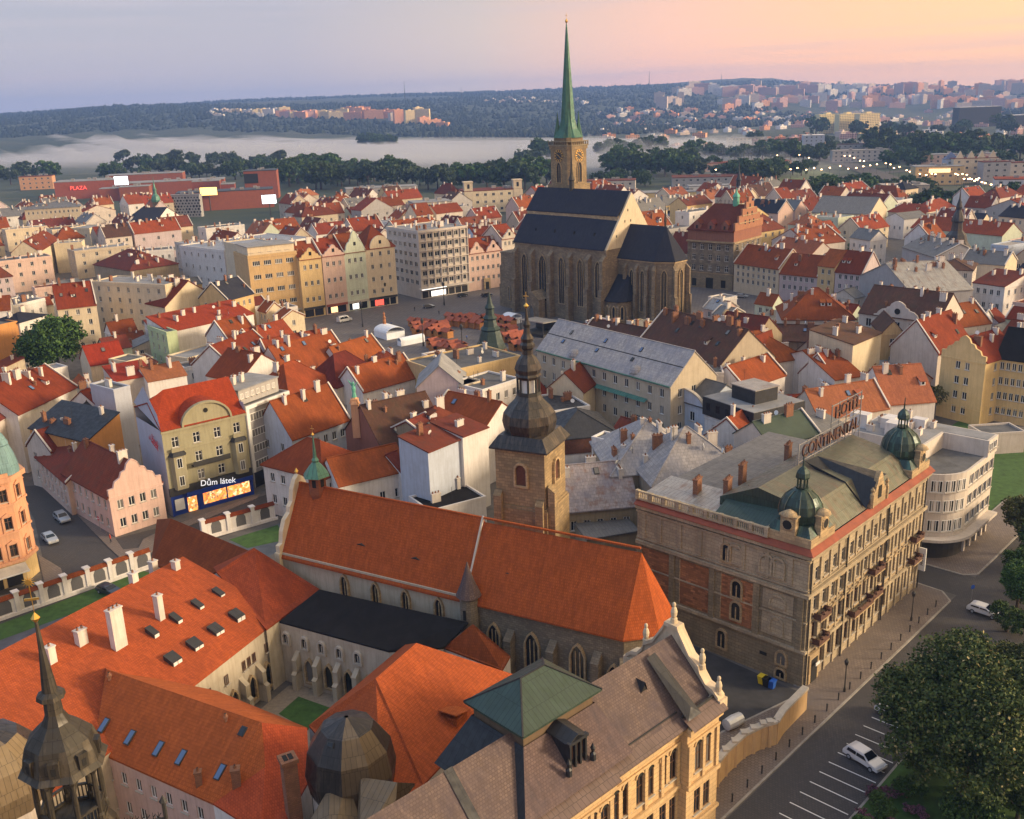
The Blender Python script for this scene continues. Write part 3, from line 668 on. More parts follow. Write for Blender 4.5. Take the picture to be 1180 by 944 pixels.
def buttress(b, x, y, dx, dy, wdt, dep, h, cap=1.2):
 """buttress against a wall: (x,y) on the wall, (dx,dy) outward"""
 tx, ty = -dy, dx; q = lambda s_, d: (x + tx * s_ + dx * d, y + ty * s_ + dy * d)
 hw = wdt / 2
 for (z0, z1, d0, d1) in ((-.3, h * .55, dep, dep), (h * .55, h, dep * .72, dep * .72)):
  b.prism([q(-hw, 0), q(-hw, d0), q(hw, d0), q(hw, 0)], z0, z1)
  b.mesh([(*q(-hw, 0), z1 + (cap if z1 == h else .8)), (*q(hw, 0), z1 + (cap if z1 == h else .8)), (*q(hw, d0 + .1), z1 - .02), (*q(-hw, d0 + .1), z1 - .02), (*q(-hw, 0), z1 - .02), (*q(hw, 0), z1 - .02)],
               [(0, 3, 2, 1), (0, 4, 3), (1, 2, 5)])
def spike(b, x, y, z, h, r=.12, ball=.28):
 b.lathe([(r, z), (r * .3, z + h)], 6, (x, y))
 if ball: b.lathe([(0.02, z + h * .55 - ball), (ball * .8, z + h * .55 - ball * .5), (ball, z + h * .55), (ball * .8, z + h * .55 + ball * .5), (.02, z + h * .55 + ball)], 8, (x, y))
# =================================================================== St Bartholomew cathedral
def cathedral():
 z = 25.; A = at(593, 278, z); B = at(698.6, 288.6, z); v = (B - A).to_2d(); ang = math.atan2(v.y, v.x); L = v.length
 r = thing('cathedral', 'great gothic cathedral with black slate roofs and one tall green spire on the square', 'cathedral', (A.x, A.y, 0), ang)
 W = 26.; D0 = 0.
 b = MB().mat('sand'); b.wall((0, 0), (L, 0), -.3, z); b.wall((0, W), (0, 0), -.3, z, hi=[(0, z), (W, z), (W / 2, z + 17.4)]); b.wall((L, W), (0, W), -.3, z)
 b.wall((L, 0), (L, W), -.3, z)
 b.box(-9, 1.5, -.3, -.003, W - 1.5, 20.)                # west annexe
 b.box(-9.2, 1.3, 20, 0, W - 1.3, 20.5); b.box(-.3, -.35, z - .7, L + .2, -.003, z - .15); b.box(-9.1, 1.25, 11, -.1, 1.49, 11.5)
 bays = [4.8, 13.6, 22.6, 31.2, 38.9];
 for x in (1.0, 9.2, 18.2, 27.0, 35.4, L - .9): buttress(b, x, 0, 0, -1, 1.5, 2.6, z - 3.6, 1.8)
 buttress(b, -9, 3, -1, 0, 1.6, 2, 15)
 # porch
 b.box(10.4, -6, -.3, 17, -2.8, 6.6); b.mesh([(10.2, -6.2, 6.6), (17.2, -6.2, 6.6), (17.2, -.2, 6.6), (10.2, -.2, 6.6), (13.7, -6.2, 9.4), (13.7, -.2, 9.4)], [(0, 4, 5, 3), (1, 2, 5, 4), (0, 1, 4)])
 b.build('wall', r)
 g = MB().mat('w_cream'); e0 = [(0, z), (W / 2, z + 17.4), (W, z)]
 g.mesh([(L + .02, 0, z), (L + .02, W, z), (L + .02, W / 2, z + 17.6), (L - .7, 0, z), (L - .7, W, z), (L - .7, W / 2, z + 17.6)], [(0, 1, 2), (3, 5, 4), (0, 2, 5, 3), (1, 4, 5, 2)])
 g.mat('dark')
 for (y, zz) in ((9.5, 33), (12.5, 33), (11, 36.5), (5.2, 28.5), (18, 30)): g.box(L + .03, y - .25, zz, L + .06, y + .25, zz + .8)
 g.build('east_gable', r)
 # roofs: steep upper roof, clerestory step, aisle slope
 f = .545; ys = W / 2 * f; zs = z + 17.4 * f
 rb = MB().mat('slate')
 rb.slab([(-.3, -.5, z + .0), (L - .7, -.5, z + .0), (L - .7, ys - .1, zs - .4), (-.3, ys * .9, zs - .4), ], [(0, 1, 2, 3)], .3)
 rb.slab([(-.3, W + .5, z), (L - .7, W + .5, z), (L - .7, W - ys, zs), (-.3, W - ys, zs)], [(0, 3, 2, 1)], .3)
 rb.slab([(-.3, ys - .5, zs + .9), (L - .7, ys - .5, zs + .9), (L - .7, W / 2, z + 17.9), (-.3, W / 2, z + 17.9), (-.3, W - ys + .5, zs + .9), (L - .7, W - ys + .5, zs + .9)], [(0, 1, 2, 3), (3, 2, 5, 4)], .3)
 ro = rb.build('roof', r)
 c = MB().mat('sandl'); c.box(0, ys - .35, zs - 1, L - .7, W - ys, zs + .7); c.build('clerestory_wall', r)
 for x in (8, 17, 26, 35):
  for (y, zz) in ((2.6, 3.5), ):
   d = MB().mat('slate'); d.mesh([(-.5, 0, 0), (.5, 0, 0), (.5, 2, 1.4), (-.5, 2, 1.4), (0, -.1, 1.3), (0, 2, 1.5)], [(0, 4, 5, 3), (1, 2, 5, 4)]); d.mat('dark').mesh([(-.45, .02, .05), (.45, .02, .05), (0, .02, 1.1)], [(0, 1, 2)])
   d.build('roof_vent', ro, (x, y, z + zz))
 # flèche over the choir end of the nave
 fl = MB().mat('bronze'); x = 16; fl.lathe([(.9, 41.5), (.9, 45.5), (1.2, 45.8), (.55, 47.5), (.35, 50), (.04, 60)], 8, (x, W / 2)); fl.build('ridge_turret', r)
 for x in bays[:4]: put_lancet(r, (x, -.02, 5.2 if x > 5 else 5), 0, 2.6 if x != 13.6 else 3.6, 16, mull=2)
 put_lancet(r, (bays[4], -.02, 9), 0, 2.2, 12, mull=1)
 put_lancet(r, (-5, 1.48, 3), 0, .9, 5, mull=0); put_lancet(r, (13.7, -6.02, .3), 0, 2, 4.2, mull=0, fr='sand')
 # choir with a polygonal apse
 zc = 22.; n0, n1 = 6., 19.; hm = 12.5; pts = [(L, n0), (57.5, n0), (63., 9.2), (63., 15.8), (57.5, n1), (L, n1)]
 cb = MB().mat('sand');
 for p, q in zip(pts, pts[1:]): cb.wall(p, q, -.3, zc)
 cb.mat('sandl')
 for p, q in zip(pts, pts[1:]):
  u = (Vector(q) - Vector(p)).normalized(); n = Vector((u.y, -u.x)); cb.obox((p[0] + n.x * .1, p[1] + n.y * .1), (q[0] + n.x * .1, q[1] + n.y * .1), .5, zc - .7, zc - .1)
 cb.mat('sand')
 for (p, d) in (((46, n0), (0, -1)), ((50.6, n0), (0, -1)), ((55, n0), (0, -1)), ((57.6, n0), (.38, -.92)), ((63, 9.2), (.92, -.38)), ((63, 15.8), (.92, .38)), ((57.5, n1), (.38, .92))):
  buttress(cb, p[0], p[1], d[0], d[1], 1.1, 1.7, zc - 3, 1.4)
 cb.build('choir_wall', r)
 rc_ = MB().mat('slate'); o = .5
 e = [(L - .2, n0 - o, zc), (57.6, n0 - o, zc), (63.4, 9.0, zc), (63.4, 16.0, zc), (57.6, n1 + o, zc), (L - .2, n1 + o, zc), (L - .2, hm, 32.3), (57.2, hm, 32.3)]
 rc_.slab(e, [(0, 1, 7, 6), (1, 2, 7), (2, 3, 7), (3, 4, 7), (4, 5, 6, 7)], .3); rc = rc_.build('choir_roof', r)
 fl = MB().mat('bronze'); fl.lathe([(.35, 32), (.35, 33.6), (.5, 33.8), (.04, 39)], 6, (56.8, hm)); fl.build('finial', rc)
 for x in (48.3, 52.8): put_lancet(r, (x, n0 - .02, 5), 0, 1.5, 13.5, mull=1)
 for p, q, ww in (((57.5, n0), (63., 9.2), 1.7), ((63., 9.2), (63., 15.8), 1.8), ((63, 15.8), (57.5, n1), 1.6)):
  m = (Vector(p) + Vector(q)) / 2; u = (Vector(q) - Vector(p)); put_lancet(r, (m.x + .02 * u.y, m.y - .02 * u.x, 4.5), math.atan2(u.y, u.x), ww, 14.5, mull=1)
 # chapel on the south side
 hp = [(45 + 4.6 * math.cos(a), 3.4 + 4.6 * math.sin(a)) for a in [R_(200 + i * 35) for i in range(5)]]; hp = [(hp[0][0], 6)] + hp + [(hp[-1][0], 6)]
 ch = MB().mat('sand'); ch.prism(hp, -.3, 8.6)
 for p in hp[1:-1]: buttress(ch, p[0], p[1], (p[0] - 45) / 4.6, (p[1] - 3.4) / 4.6, .7, .8, 6.5, .6)
 ch.build('chapel_wall', r)
 cr_ = MB().mat('slate'); v_ = [(45 + (x - 45) * 1.12, 6 if y >= 6 else 3.4 + (y - 3.4) * 1.12, 8.7) for x, y in hp] + [(42.6, 5.9, 16.5), (47.4, 5.9, 16.5)]
 n = len(hp); cr_.slab(v_, [(0, 1, n), (1, 2, n), (2, 3, n + 1, n), (3, 4, n + 1), (4, 5, n + 1), (5, 6, n + 1)], .25); cr_.build('chapel_roof', r)
 for i in range(1, 5):
  p, q = Vector(hp[i]), Vector(hp[i + 1]); m = (p + q) / 2; u = q - p; put_lancet(r, (m.x + .02 * u.y, m.y - .02 * u.x, 2.6), math.atan2(u.y, u.x), .9, 4.4, mull=0)
 # tower
 t = MB().mat('towerst'); cx, cy = 1., 28.; s_ = 5.3
 sq = lambda k, c=0.: ([(cx - k, cy - k), (cx + k, cy - k), (cx + k, cy + k), (cx - k, cy + k)] if not c else
      [(cx - k + c, cy - k), (cx + k - c, cy - k), (cx + k, cy - k + c), (cx + k, cy + k - c), (cx + k - c, cy + k), (cx - k + c, cy + k), (cx - k, cy + k - c), (cx - k, cy - k + c)])
 t.prism(sq(5.5), -.3, 43.); t.prism(sq(5.15, 1.15), 43, 55.3); t.prism(sq(5.45, 1.1), 55.3, 56.4); t.mat('hoteldk'); t.prism(sq(5.7, 1.1), 56.4, 56.9)
 for k in range(9):
  for (p, q) in (((-5.6, -5.6), (1, 0)), ((5.6, -5.6), (0, 1)), ((-5.6, -5.6), (0, 1)), ((-5.6, 5.6), (1, 0))):
   x = cx + p[0] + q[0] * (1.2 + k * 1.1); y = cy + p[1] + q[1] * (1.2 + k * 1.1); t.box(x - .12, y - .12, 56.9, x + .12, y + .12, 57.9)
 t.prism(sq(5.7, 1.1), 57.9, 58.15)
 t.mat('towerst').prism(sq(4.3, 1.2), 56.9, 59.4)
 tw = t.build('tower', r)
 s = MB().mat('spire'); a8 = math.pi / 8
 s.lathe([(5.6, 59.3), (4.9, 60.3), (3.7, 62.2), (2.75, 65.5), (2.45, 69), (1.9, 76), (1.15, 86), (.35, 96.5), (.12, 98.2)], 8, (cx, cy), a8)
 for (dx, dy) in ((1, 1), (-1, 1), (1, -1), (-1, -1)):           # corner pinnacles grown into the spire foot
  s.lathe([(1.6, 59.4), (1.2, 61), (.5, 64.5), (.05, 68.5)], 6, (cx + dx * 2.7, cy + dy * 2.7))
 so = s.build('spire', r)
 k = MB().mat('gold'); k.lathe([(.02, 98), (.42, 98.4), (.5, 98.8), (.42, 99.2), (.05, 99.6), (.04, 101.6)], 8, (cx, cy)); k.box(cx - .5, cy - .04, 100.6, cx + .5, cy + .04, 100.75); k.build('finial', so)
 for (x, y, rot) in ((cx, cy - 5.17, 0), (cx + 5.17, cy, math.pi / 2)):
  put_lancet(r, (x, y, 43.7), rot, 2.1, 7.2, mull=1)
  c = MB().mat('iron'); N = 28
  c.X = Matrix.Rotation(math.pi / 2, 4, 'X'); c.lathe([(2.2, 0), (2.2, .12)], N); c.mat('gold')
  for i in range(12):
   a = i * math.pi / 6; c.X = Matrix.Rotation(a, 4, 'Y') @ Matrix.Translation((0, 0, 1.65)); c.box(-.14, -.17, -.36, .14, -.12, .36)
  for i in range(24):
   a = i * math.pi / 12; c.X = Matrix.Rotation(a, 4, 'Y') @ Matrix.Translation((0, 0, 2.14)); c.box(-.3, -.16, -.05, .27, -.12, .05)
  c.X = Matrix.Rotation(2.2, 4, 'Y'); c.box(-.06, -.22, -.2, .06, -.18, 1.4); c.X = Matrix.Rotation(-1.0, 4, 'Y'); c.box(-.08, -.22, -.2, .08, -.18, 1.0); c.X = None
  c.build('clock_face', tw, (x, y, 53.1), rot)
 FOOT.append((r.location.x, r.location.y, ang, L + 22, W + 8))
cathedral()
# =================================================================== Franciscan church
def monastery_church():
 z = 13.; A = at(324, 635, z); B = at(538, 686, z); v = (B - A).to_2d(); ang = math.atan2(v.y, v.x); L = v.length
 r = thing('monastery_church', 'long monastery church under one steep orange tile roof with a small green ridge turret', 'church', (A.x, A.y, 0), ang)
 D = 9.4; rh = 8.4; Lc = L + 21.2; dz = -.5
 b = MB().mat('w_cloister'); b.wall((0, 0), (L, 0), -.3, z); b.wall((0, D), (0, 0), -.3, z, hi=[(D, z), (D / 2, z + rh), (0, z)]); b.wall((L, D), (0, D), -.3, z)
 b.box(0, -.3, z - .35, L, -.003, z - .05)
 b.mat('rubble'); cp = [(L, -.4), (Lc, -.4), (Lc + 3.0, 2.2), (Lc + 3.0, 7.), (Lc, D + .4), (L, D + .4)]
 for p, q in zip(cp, cp[1:]): b.wall(p, q, -.3, z - .3)
 for x in (L + 1.2, L + 6.4, L + 12.2, L + 18): buttress(b, x, -.4, 0, -1, 1., 1.7, z - 4, 1.)
 buttress(b, Lc, -.4, .4, -.9, 1., 1.7, z - 4, 1.); buttress(b, Lc + 3, 2.2, .9, -.4, 1., 1.6, z - 4, 1.)
 b.build('wall', r)
 rb = MB().mat('orangec'); o = .5; e = .2; zo = z - rh * o / (D / 2) + e
 rb.slab([(.3, -o, zo), (L, -o, zo), (L, D / 2, z + rh + e), (.3, D / 2, z + rh + e), (.3, D + o, zo), (L, D + o, zo)], [(0, 1, 2, 3), (3, 2, 5, 4)])
 z2 = z - .45; rr = rh + .1
 rb.slab([(L, -o - .4, z2), (Lc + .1, -o - .4, z2), (Lc + 3.5, 1.95, z2), (Lc + 3.5, 7.2, z2), (Lc + .1, D + o + .4, z2), (L, D + o + .4, z2), (L, D / 2, z2 + rr), (Lc + .1, D / 2, z2 + rr)], [(0, 1, 7, 6), (1, 2, 7), (2, 3, 7), (3, 4, 7), (4, 5, 6, 7)])
 rb.box(.3, D / 2 - .14, z + rh + .1, Lc, D / 2 + .14, z + rh + .32)
 ro = rb.build('roof', r)
 w_ = MB().mat('w_offwhite'); w_.mesh([(L - .12, -o - .1, zo + .3), (L + .12, -o - .1, zo + .3), (L + .12, D / 2, z + rh + .55), (L - .12, D / 2, z + rh + .55), (L - .12, -o, zo), (L + .12, -o, zo), (L + .12, D / 2, z + rh), (L - .12, D / 2, z + rh)], [(0, 1, 2, 3), (0, 3, 7, 4), (1, 5, 6, 2), (0, 4, 5, 1)]); w_.build('verge_wall', ro)
 g = MB().mat('w_cream'); ol = gable_outline('bell', D + 1.2, rh + 1.6, z - .2)
 for i in range(len(ol) - 1):
  (a, c), (d, f) = ol[i], ol[i + 1]; a -= .6; d -= .6
  g.poly([(-.35, a, c), (.35, a, c), (.35, d, f), (-.35, d, f)])
 g.poly([(-.35, a - .6, c) for a, c in ol]); g.poly([(.35, a - .6, c) for a, c in ol[::-1]])
 g.box(-.4, -.9, -.2, .4, -.3, z); g.mat('gold'); g.lathe([(.02, z + rh + 1.4), (.3, z + rh + 1.8), (.02, z + rh + 2.3)], 6, (0, D / 2)); g.build('west_gable', r)
 for x in (L * .36, L * .53, L * .69, L * .86): put_lancet(r, (x, -.02, 8.6), 0, 1.0, 3.0, mull=1)
 for x, ww in ((L + 4, 1.5), (L + 9.3, 1.7), (L + 15.4, 1.7)): put_lancet(r, (x, -.42, 2.6), 0, ww, 7.6, mull=2)
 put_lancet(r, (L + 20, -.42, 4.5), 0, 1.3, 4.2, mull=1)
 put_lancet(r, (Lc + 1.5 + .02, .9 - .02, 3), math.atan2(2.6, 3), 1.4, 7, mull=1)
 put('skylight', skylight_mesh(.8, .9), ro, (L + 18.4, .8, z2 + 1.6), rot=(-.45, 0, 0))
 for (x, y) in ((L * .43, 1.4), (L * .72, 1.3), (L + 5, 1.6), (L + 11, .9)):          # slit vents
  s = MB().mat('iron'); s.mesh([(-.8, 0, 0), (.8, 0, 0), (0, -.05, .28), (0, .5, .3)], [(0, 1, 2), (0, 2, 3), (1, 3, 2)]); s.build('roof_vent', ro, (x, y, z + rh * y / (D / 2) + .28))
 # round stair turret
 t = MB().mat('rubble'); tx, ty = L + .9, -1.0; t.lathe([(1.15, -.3), (1.15, z + .3), (1.3, z + .5), (1.3, z + .8)], 14, (tx, ty)); t.mat('museumt'); t.lathe([(1.6, z + .75), (1.0, z + 2.1), (.4, z + 3.9), (.05, z + 5.2)], 14, (tx, ty))
 t.mat('dark'); t.box(tx - .2, ty - 1.2, z - 2.2, tx + .2, ty - 1.1, z - .9); t.build('stair_turret', r)
 # ridge turret with copper cap
 t = MB().mat('brick'); tx, ty = 3.6, D / 2; a8 = 0.; H = z + rh
 t.lathe([(.05, H - 3.9), (1.3, H - .9), (1.3, H + 1.8)], 6, (tx, ty), .3); t.mat('dark')
 for i in range(6):
  a = .3 + (i + .5) * math.pi / 3; t.X = Matrix.Translation((tx, ty, 0)) @ Matrix.Rotation(a, 4, 'Z'); t.box(1.1, -.28, H + .3, 1.16, .28, H + 1.4); t.X = None
 tt = t.build('ridge_turret', r); c = MB().mat('verdi'); c.lathe([(1.95, H + 1.75), (1.75, H + 2.1), (1.0, H + 3.1), (.45, H + 3.7), (.55, H + 4.0), (.3, H + 4.4), (.12, H + 6.8), (.06, H + 7.6)], 6, (tx, ty), .3); c.build('copper_cap', tt)
 c = MB().mat('gold'); c.lathe([(.02, H + 7.4), (.24, H + 7.7), (.02, H + 8.0), (.03, H + 9)], 6, (tx, ty)); c.box(tx - .3, ty - .03, H + 8.5, tx + .3, ty + .03, H + 8.58); c.build('finial', tt)
 FOOT.append((r.location.x, r.location.y, ang, Lc, D)); return r, L, D, z, rh
mch, mL, mD, mz, mrh = monastery_church()
def church_tower():
 c0 = Lp(mch, 35.2, 12.2); zt = fz(c0, 522)
 r = thing('church_tower', 'square ochre stone tower with black onion dome behind the monastery church roof', 'tower', (c0.x, c0.y, 0), mch.rotation_euler[2] + R_(4))
 s = 7.0; b = MB().mat('towerst')          # near corner at (0,0): body spans x -s..0, y 0..s
 b.box(-s, 0, -.3, 0, s, zt); b.box(-s - .35, -.35, -.3, .35, s + .35, zt - 8.2); b.box(-s - .2, -.2, zt - 8.2, .2, s + .2, zt - 7.9)
 buttress(b, -s + .5, -.35, 0, -1, 1.1, .8, zt - 6.4, .6); buttress(b, .35, .7, 1, 0, 1.2, 1.3, zt - 5.5, .8); buttress(b, -.6, -.35, 0, -1, 1.1, .7, zt - 7.2, .6)
 b.build('wall', r)
 f, p = lancet(1.5, 2.9, fr='sandl', mull=0, round_=True)
 for (x, y, rot) in ((-s / 2 + .2, -.02, 0), (.02, s / 2, math.pi / 2)):
  o = put('window', f, r, (x, y, zt - 4.9), rot); q = MB().mat('brownw'); q.poly([(-.7, -.05, 0), (.7, -.05, 0), (.7, -.05, 2.3), (.3, -.05, 2.8), (-.3, -.05, 2.8), (-.7, -.05, 2.3)]); q.build('shutter', o)
 c = (-s / 2, s / 2); d = MB().mat('bronzeb')
 d.prism([(-s - .6, -.6), (.6, -.6), (.6, s + .6), (-s - .6, s + .6)], zt - .1, zt + .1)
 q4 = lambda k: [(c[0] - k, c[1] - k), (c[0] + k, c[1] - k), (c[0] + k, c[1] + k), (c[0] - k, c[1] + k)]
 d.prism(q4(s / 2 + .6), zt + .1, zt + 1.6, q4(s / 2 - .4));
 d.lathe([(3.2, zt + 1.4), (3.45, zt + 2.2), (3.6, zt + 3.0), (3.4, zt + 4.1), (2.7, zt + 5.1), (1.9, zt + 5.9), (1.5, zt + 6.6)], 8, c, math.pi / 8)
 do = d.build('onion_dome', r)
 l = MB().mat('iron'); l.lathe([(1.6, zt + 6.5), (1.6, zt + 6.9)], 8, c, math.pi / 8)
 for i in range(8):
  a = math.pi / 8 + i * math.pi / 4; l.tube((c[0] + 1.4 * math.cos(a), c[1] + 1.4 * math.sin(a), zt + 6.8), (c[0] + 1.4 * math.cos(a), c[1] + 1.4 * math.sin(a), zt + 8.8), .16, n=5)
 l.mat('frame'); l.lathe([(1.12, zt + 6.9), (1.12, zt + 8.7)], 8, c, math.pi / 8); l.build('lantern', do)
 k = MB().mat('bronzeb'); k.lathe([(1.5, zt + 8.7), (1.7, zt + 9.1), (1.55, zt + 9.4), (1.75, zt + 10), (1.5, zt + 10.8), (1.1, zt + 11.5), (.72, zt + 11.9), (.7, zt + 12.5), (.98, zt + 12.8), (.98, zt + 13.2), (.72, zt + 13.5), (.85, zt + 14.), (.5, zt + 14.6), (.36, zt + 15.4), (.48, zt + 15.8), (.26, zt + 16.3), (.1, zt + 18)], 8, c, math.pi / 8); k.build('spirelet', do)
 g = MB().mat('gold'); g.lathe([(.02, zt + 17.8), (.36, zt + 18.2), (.02, zt + 18.6), (.05, zt + 20)], 8, c); g.box(c[0] - .35, c[1] - .04, zt + 19.4, c[0] + .35, c[1] + .04, zt + 19.5); g.build('finial', do)
 FOOT.append((Lp(r, -s, 0).x, Lp(r, -s, 0).y, r.rotation_euler[2], s, s))
church_tower()
# =================================================================== monastery wings round the cloister
def V_(x, y, z): return (x, y, z)
def set_chims(rf, o0, lst, kind='w'):
 for (x, y, z, w_, h) in lst: put('chimney', chimney_mesh(w_, .75, h, kind), rf, at(x, y, z) - o0, .5)
# west wing
zr, ze = 14., 8.5
w1, rf1, o1 = pbody('monastery_wing', 'long orange roofed monastery wing with white chimneys and rows of dormers behind the green lantern', 'monastery wing',
 [((-90, 799, zr), (211, 643, zr), (272, 678, 11.6), (307, 726, ze), (228, 788, ze), (60, 920, ze), (-160, 1090, ze)), ],
 [[(211, 643, zr), (272, 678, 11.6), (307, 726, ze)], [(307, 726, ze), (60, 920, ze)]], 'orange', 'cloister')
fs = MB().mat('orange'); a, b = at(-90, 799, zr) - o1, at(211, 643, zr) - o1; n = Vector((-.866, .5, 0))
fs.slab([a + Vector((0, 0, .2)), b + Vector((0, 0, .2)), b + n * 5.5 + Vector((0, 0, -5)), a + n * 5.5 + Vector((0, 0, -5))], [(0, 3, 2, 1)], .25); fs.build('roof', w1)
wb = MB().mat('w_cloister'); wb.wall((b + n * 5.1).to_2d(), (a + n * 5.1).to_2d(), -.3, 9); wb.wall(b.to_2d(), (b + n * 5.1).to_2d(), -.3, 9); wb.build('wall', w1)
for (x, y, z, w_, h) in ((137, 740, 12.5, 1.7, 4.3), (184, 706, 13, .8, 2.3), (95, 744, 12.6, 1.2, 2.), (60, 764, 12.6, .9, 2), (155, 674, 13.7, .9, 1.6), (177, 655, 13, .9, 1.), (203, 655, 13.9, .8, 1.)):
 put('chimney', chimney_mesh(w_, .85, h, 'w'), rf1, at(x, y, z) - o1, 1.05)
sl = math.atan2(5.5, 6.5)
def face_z(p1, p2, p3):
 a, b, c = at(*p1), at(*p2), at(*p3); n = (b - a).cross(c - a); return a, n
def on_face(x, y, a, n, up=.25):
 d = _fw + _R * ((x - PW / 2) / FPX) + _U * ((PH / 2 - y) / FPX); C_ = Vector((0, 0, CAMH)); t = (a - C_).dot(n) / d.dot(n); return C_ + d * t + Vector((0, 0, up))
fa, fn = face_z((-90, 799, zr), (211, 643, zr), (307, 726, ze)); yaw = R_(60)
def dbox(w_, h, d, glassy):
 k = ('db', w_, h, glassy)
 if k not in CH:
  b = MB().mat('iron'); b.mesh([(-w_ / 2, 0, -.6), (w_ / 2, 0, -.6), (w_ / 2, d, -.6), (-w_ / 2, d, -.6), (-w_ / 2, 0, h * .7), (w_ / 2, 0, h * .7), (w_ / 2, d, h * 1.25), (-w_ / 2, d, h * 1.25)], [(0, 1, 5, 4), (1, 2, 6, 5), (2, 3, 7, 6), (3, 0, 4, 7), (4, 5, 6, 7)])
  b.mat('frame'); n = 2 if w_ > 1.2 else 1
  for i in range(n):
   x0 = -w_ / 2 + .1 + i * (w_ - .1) / n; x1 = x0 + (w_ - .1) / n - .1
   b.box(x0, -.06, .05, x1, -.002, h * .6)
   if glassy: b.mat('glassb'); q = lambda y: h * .7 + (h * .55) * y / d + .03; b.poly([(x0, .2, q(.2)), (x1, .2, q(.2)), (x1, d - .25, q(d - .25)), (x0, d - .25, q(d - .25))]); b.mat('frame')
  CH[k] = b.data('dormer')
 return CH[k]
for (x, y, w_, g) in ((258, 694, 1.0, 0), (234, 708, 1.0, 0), (209, 724, 1.0, 0), (182, 740, 1.0, 0), (279, 720, 1.7, 1), (255, 737, 1.7, 1), (231, 754, 1.7, 0), (206, 771, 1.7, 0)):
 put('dormer', dbox(w_ * .85, 1.05, 1.5, g), rf1, on_face(x, y, fa, fn, .45) - o1, yaw)
ft = math.atan2(fn.to_2d().length, abs(fn.z))
def sky_on(rf, o, x, y, a, n, w_, h, yw):
 put('skylight', skylight_mesh(w_, h), rf, on_face(x, y, a, n, .22) - o, rot=(-(math.pi / 2 - math.atan2(n.to_2d().length, abs(n.z))), 0, yw))
for (x, y) in ((88, 797), (97, 790), (78, 803)): sky_on(rf1, o1, x, y - 3, fa, fn, .7, .9, yaw)
sky_on(rf1, o1, 158, 752, fa, fn, .5, .8, yaw)
add_ops = [(11, 5.6, 11.8, 6.9), (8.8, 5.6, 9.6, 6.9), (5.8, 5.6, 6.6, 6.9), (13, 5.6, 13.7, 6.9), (14, 5.6, 14.7, 6.9)]
# cloister wall openings on the courtyard side of the west wing
c0 = at(307, 726, ze) - o1; c1 = at(228, 788, ze) - o1; u = (c0 - c1).normalized(); yw_ = math.atan2(u.y, u.x);
for t, zz, w_, h in ((1.5, 5.7, .7, 1.2), (4.6, 5.7, .7, 1.2), (7.9, 5.7, .6, 1.2), (8.9, 5.7, .6, 1.2), (9.9, 5.7, .6, 1.2), (12.4, 5.7, .6, 1.2)):
 b = win_mesh(w_, h, '', 'frameb'); p = c1 + u * t; put('window', b[2], w1, (p.x - u.y * -.24 , p.y + u.x * -.24, zz), yw_)
for t in (2, 5.4, 8.8, 12):
 p = c1 + u * t; put_lancet(w1, (p.x + u.y * .02, p.y - u.x * .02, 1.0), yw_, 1.1, 3.2, mull=0, fr='sandl')
for t in (3.7, 7.1, 10.4): bt = MB().mat('w_cloister'); p = c1 + u * t; buttress(bt, p.x, p.y, u.y, -u.x, .7, 1.3, 4.2, .9); bt.build('buttress', w1)
# hall roof between west wing and church
pbody('monastery_hall', 'dark orange hipped roof of monastery hall beside the west front of the church', 'monastery hall',
 [((293, 633, 14.), (369, 681, 8.7), (307, 727, 8.7), (250, 661, 12.2)), ((293, 633, 14.), (250, 661, 12.2), (246, 655, 11.))], [[(369, 681, 8.7), (307, 727, 8.7)]], 'orange2', 'cloister')
pbody('gatehouse', 'dark red tiled gatehouse roof with cream shaped gable by the arcaded wall', 'gatehouse',
 [((197, 599, 12.), (291, 638, 12.), (246, 662, 9.), (174, 653, 7.)), ((197, 599, 12), (174, 653, 7.), (181, 600, 8))], [[(246, 662, 9.), (174, 653, 7.)]], 'red', 'cream')
# near wing
w2, rf2, o2 = pbody('monastery_wing', 'nearest orange monastery wing with blue skylights and a pale pink wall of small windows', 'monastery wing',
 [((123, 773, 12.8), (302, 835, 12.8), (306, 886, 10.3), (246, 928, 8.), (108, 866, 8.)), ((123, 773, 12.8), (302, 835, 12.8), (355, 841, 8.6), (250, 798, 8.6), (121, 771, 10.3))],
 [[(108, 866, 8.), (246, 928, 8.)], [(123, 773, 12.8), (108, 866, 8.)]], 'orange', 'pink', wops={0: (2, 7, .9, 1.5, '')}, near=True)
fa, fn = face_z((123, 773, 12.8), (302, 835, 12.8), (246, 928, 8.)); yw2 = R_(-29.4)
for (x, y) in ((150, 852), (183, 865), (209, 875), (254, 892), (120, 838)): sky_on(rf2, o2, x, y, fa, fn, .75, 1.6, yw2)
sky_on(rf2, o2, 280, 845, fa, fn, .75, 1.0, yw2)
for (x, y, w_, h) in ((230, 905, .6, 1.5), (273, 903, .8, 1.6), (127, 785, .3, .6), (261, 833, .25, .6)): put('chimney', chimney_mesh(w_, w_, h, 'b'), rf2, on_face(x, y, fa, fn, 0) - o2, .2)
w3, rf3, o3 = pbody('monastery_wing', 'orange corner wing of the monastery beside the tall brick chimney', 'monastery wing',
 [((302, 835, 12.8), (354, 841, 11.), (357, 900, 8.6), (332, 945, 8.), (300, 962, 8.), (246, 928, 8.), (306, 886, 10.3))], [[(246, 928, 8.), (300, 962, 8.), (332, 945, 8.), (357, 900, 8.6)]], 'orange', 'white')
tb = MB().mat('chimb'); p0 = at(342, 962, 6.); tb.box(-.65, -.65, -p0.z - .3, .65, .65, 8.2); tb.box(-.8, -.8, 8.2, .8, .8, 8.6); tb.mat('dark').box(-.45, -.45, 8.6, -.05, .45, 8.63); tb.box(.05, -.45, 8.6, .45, .45, 8.63)
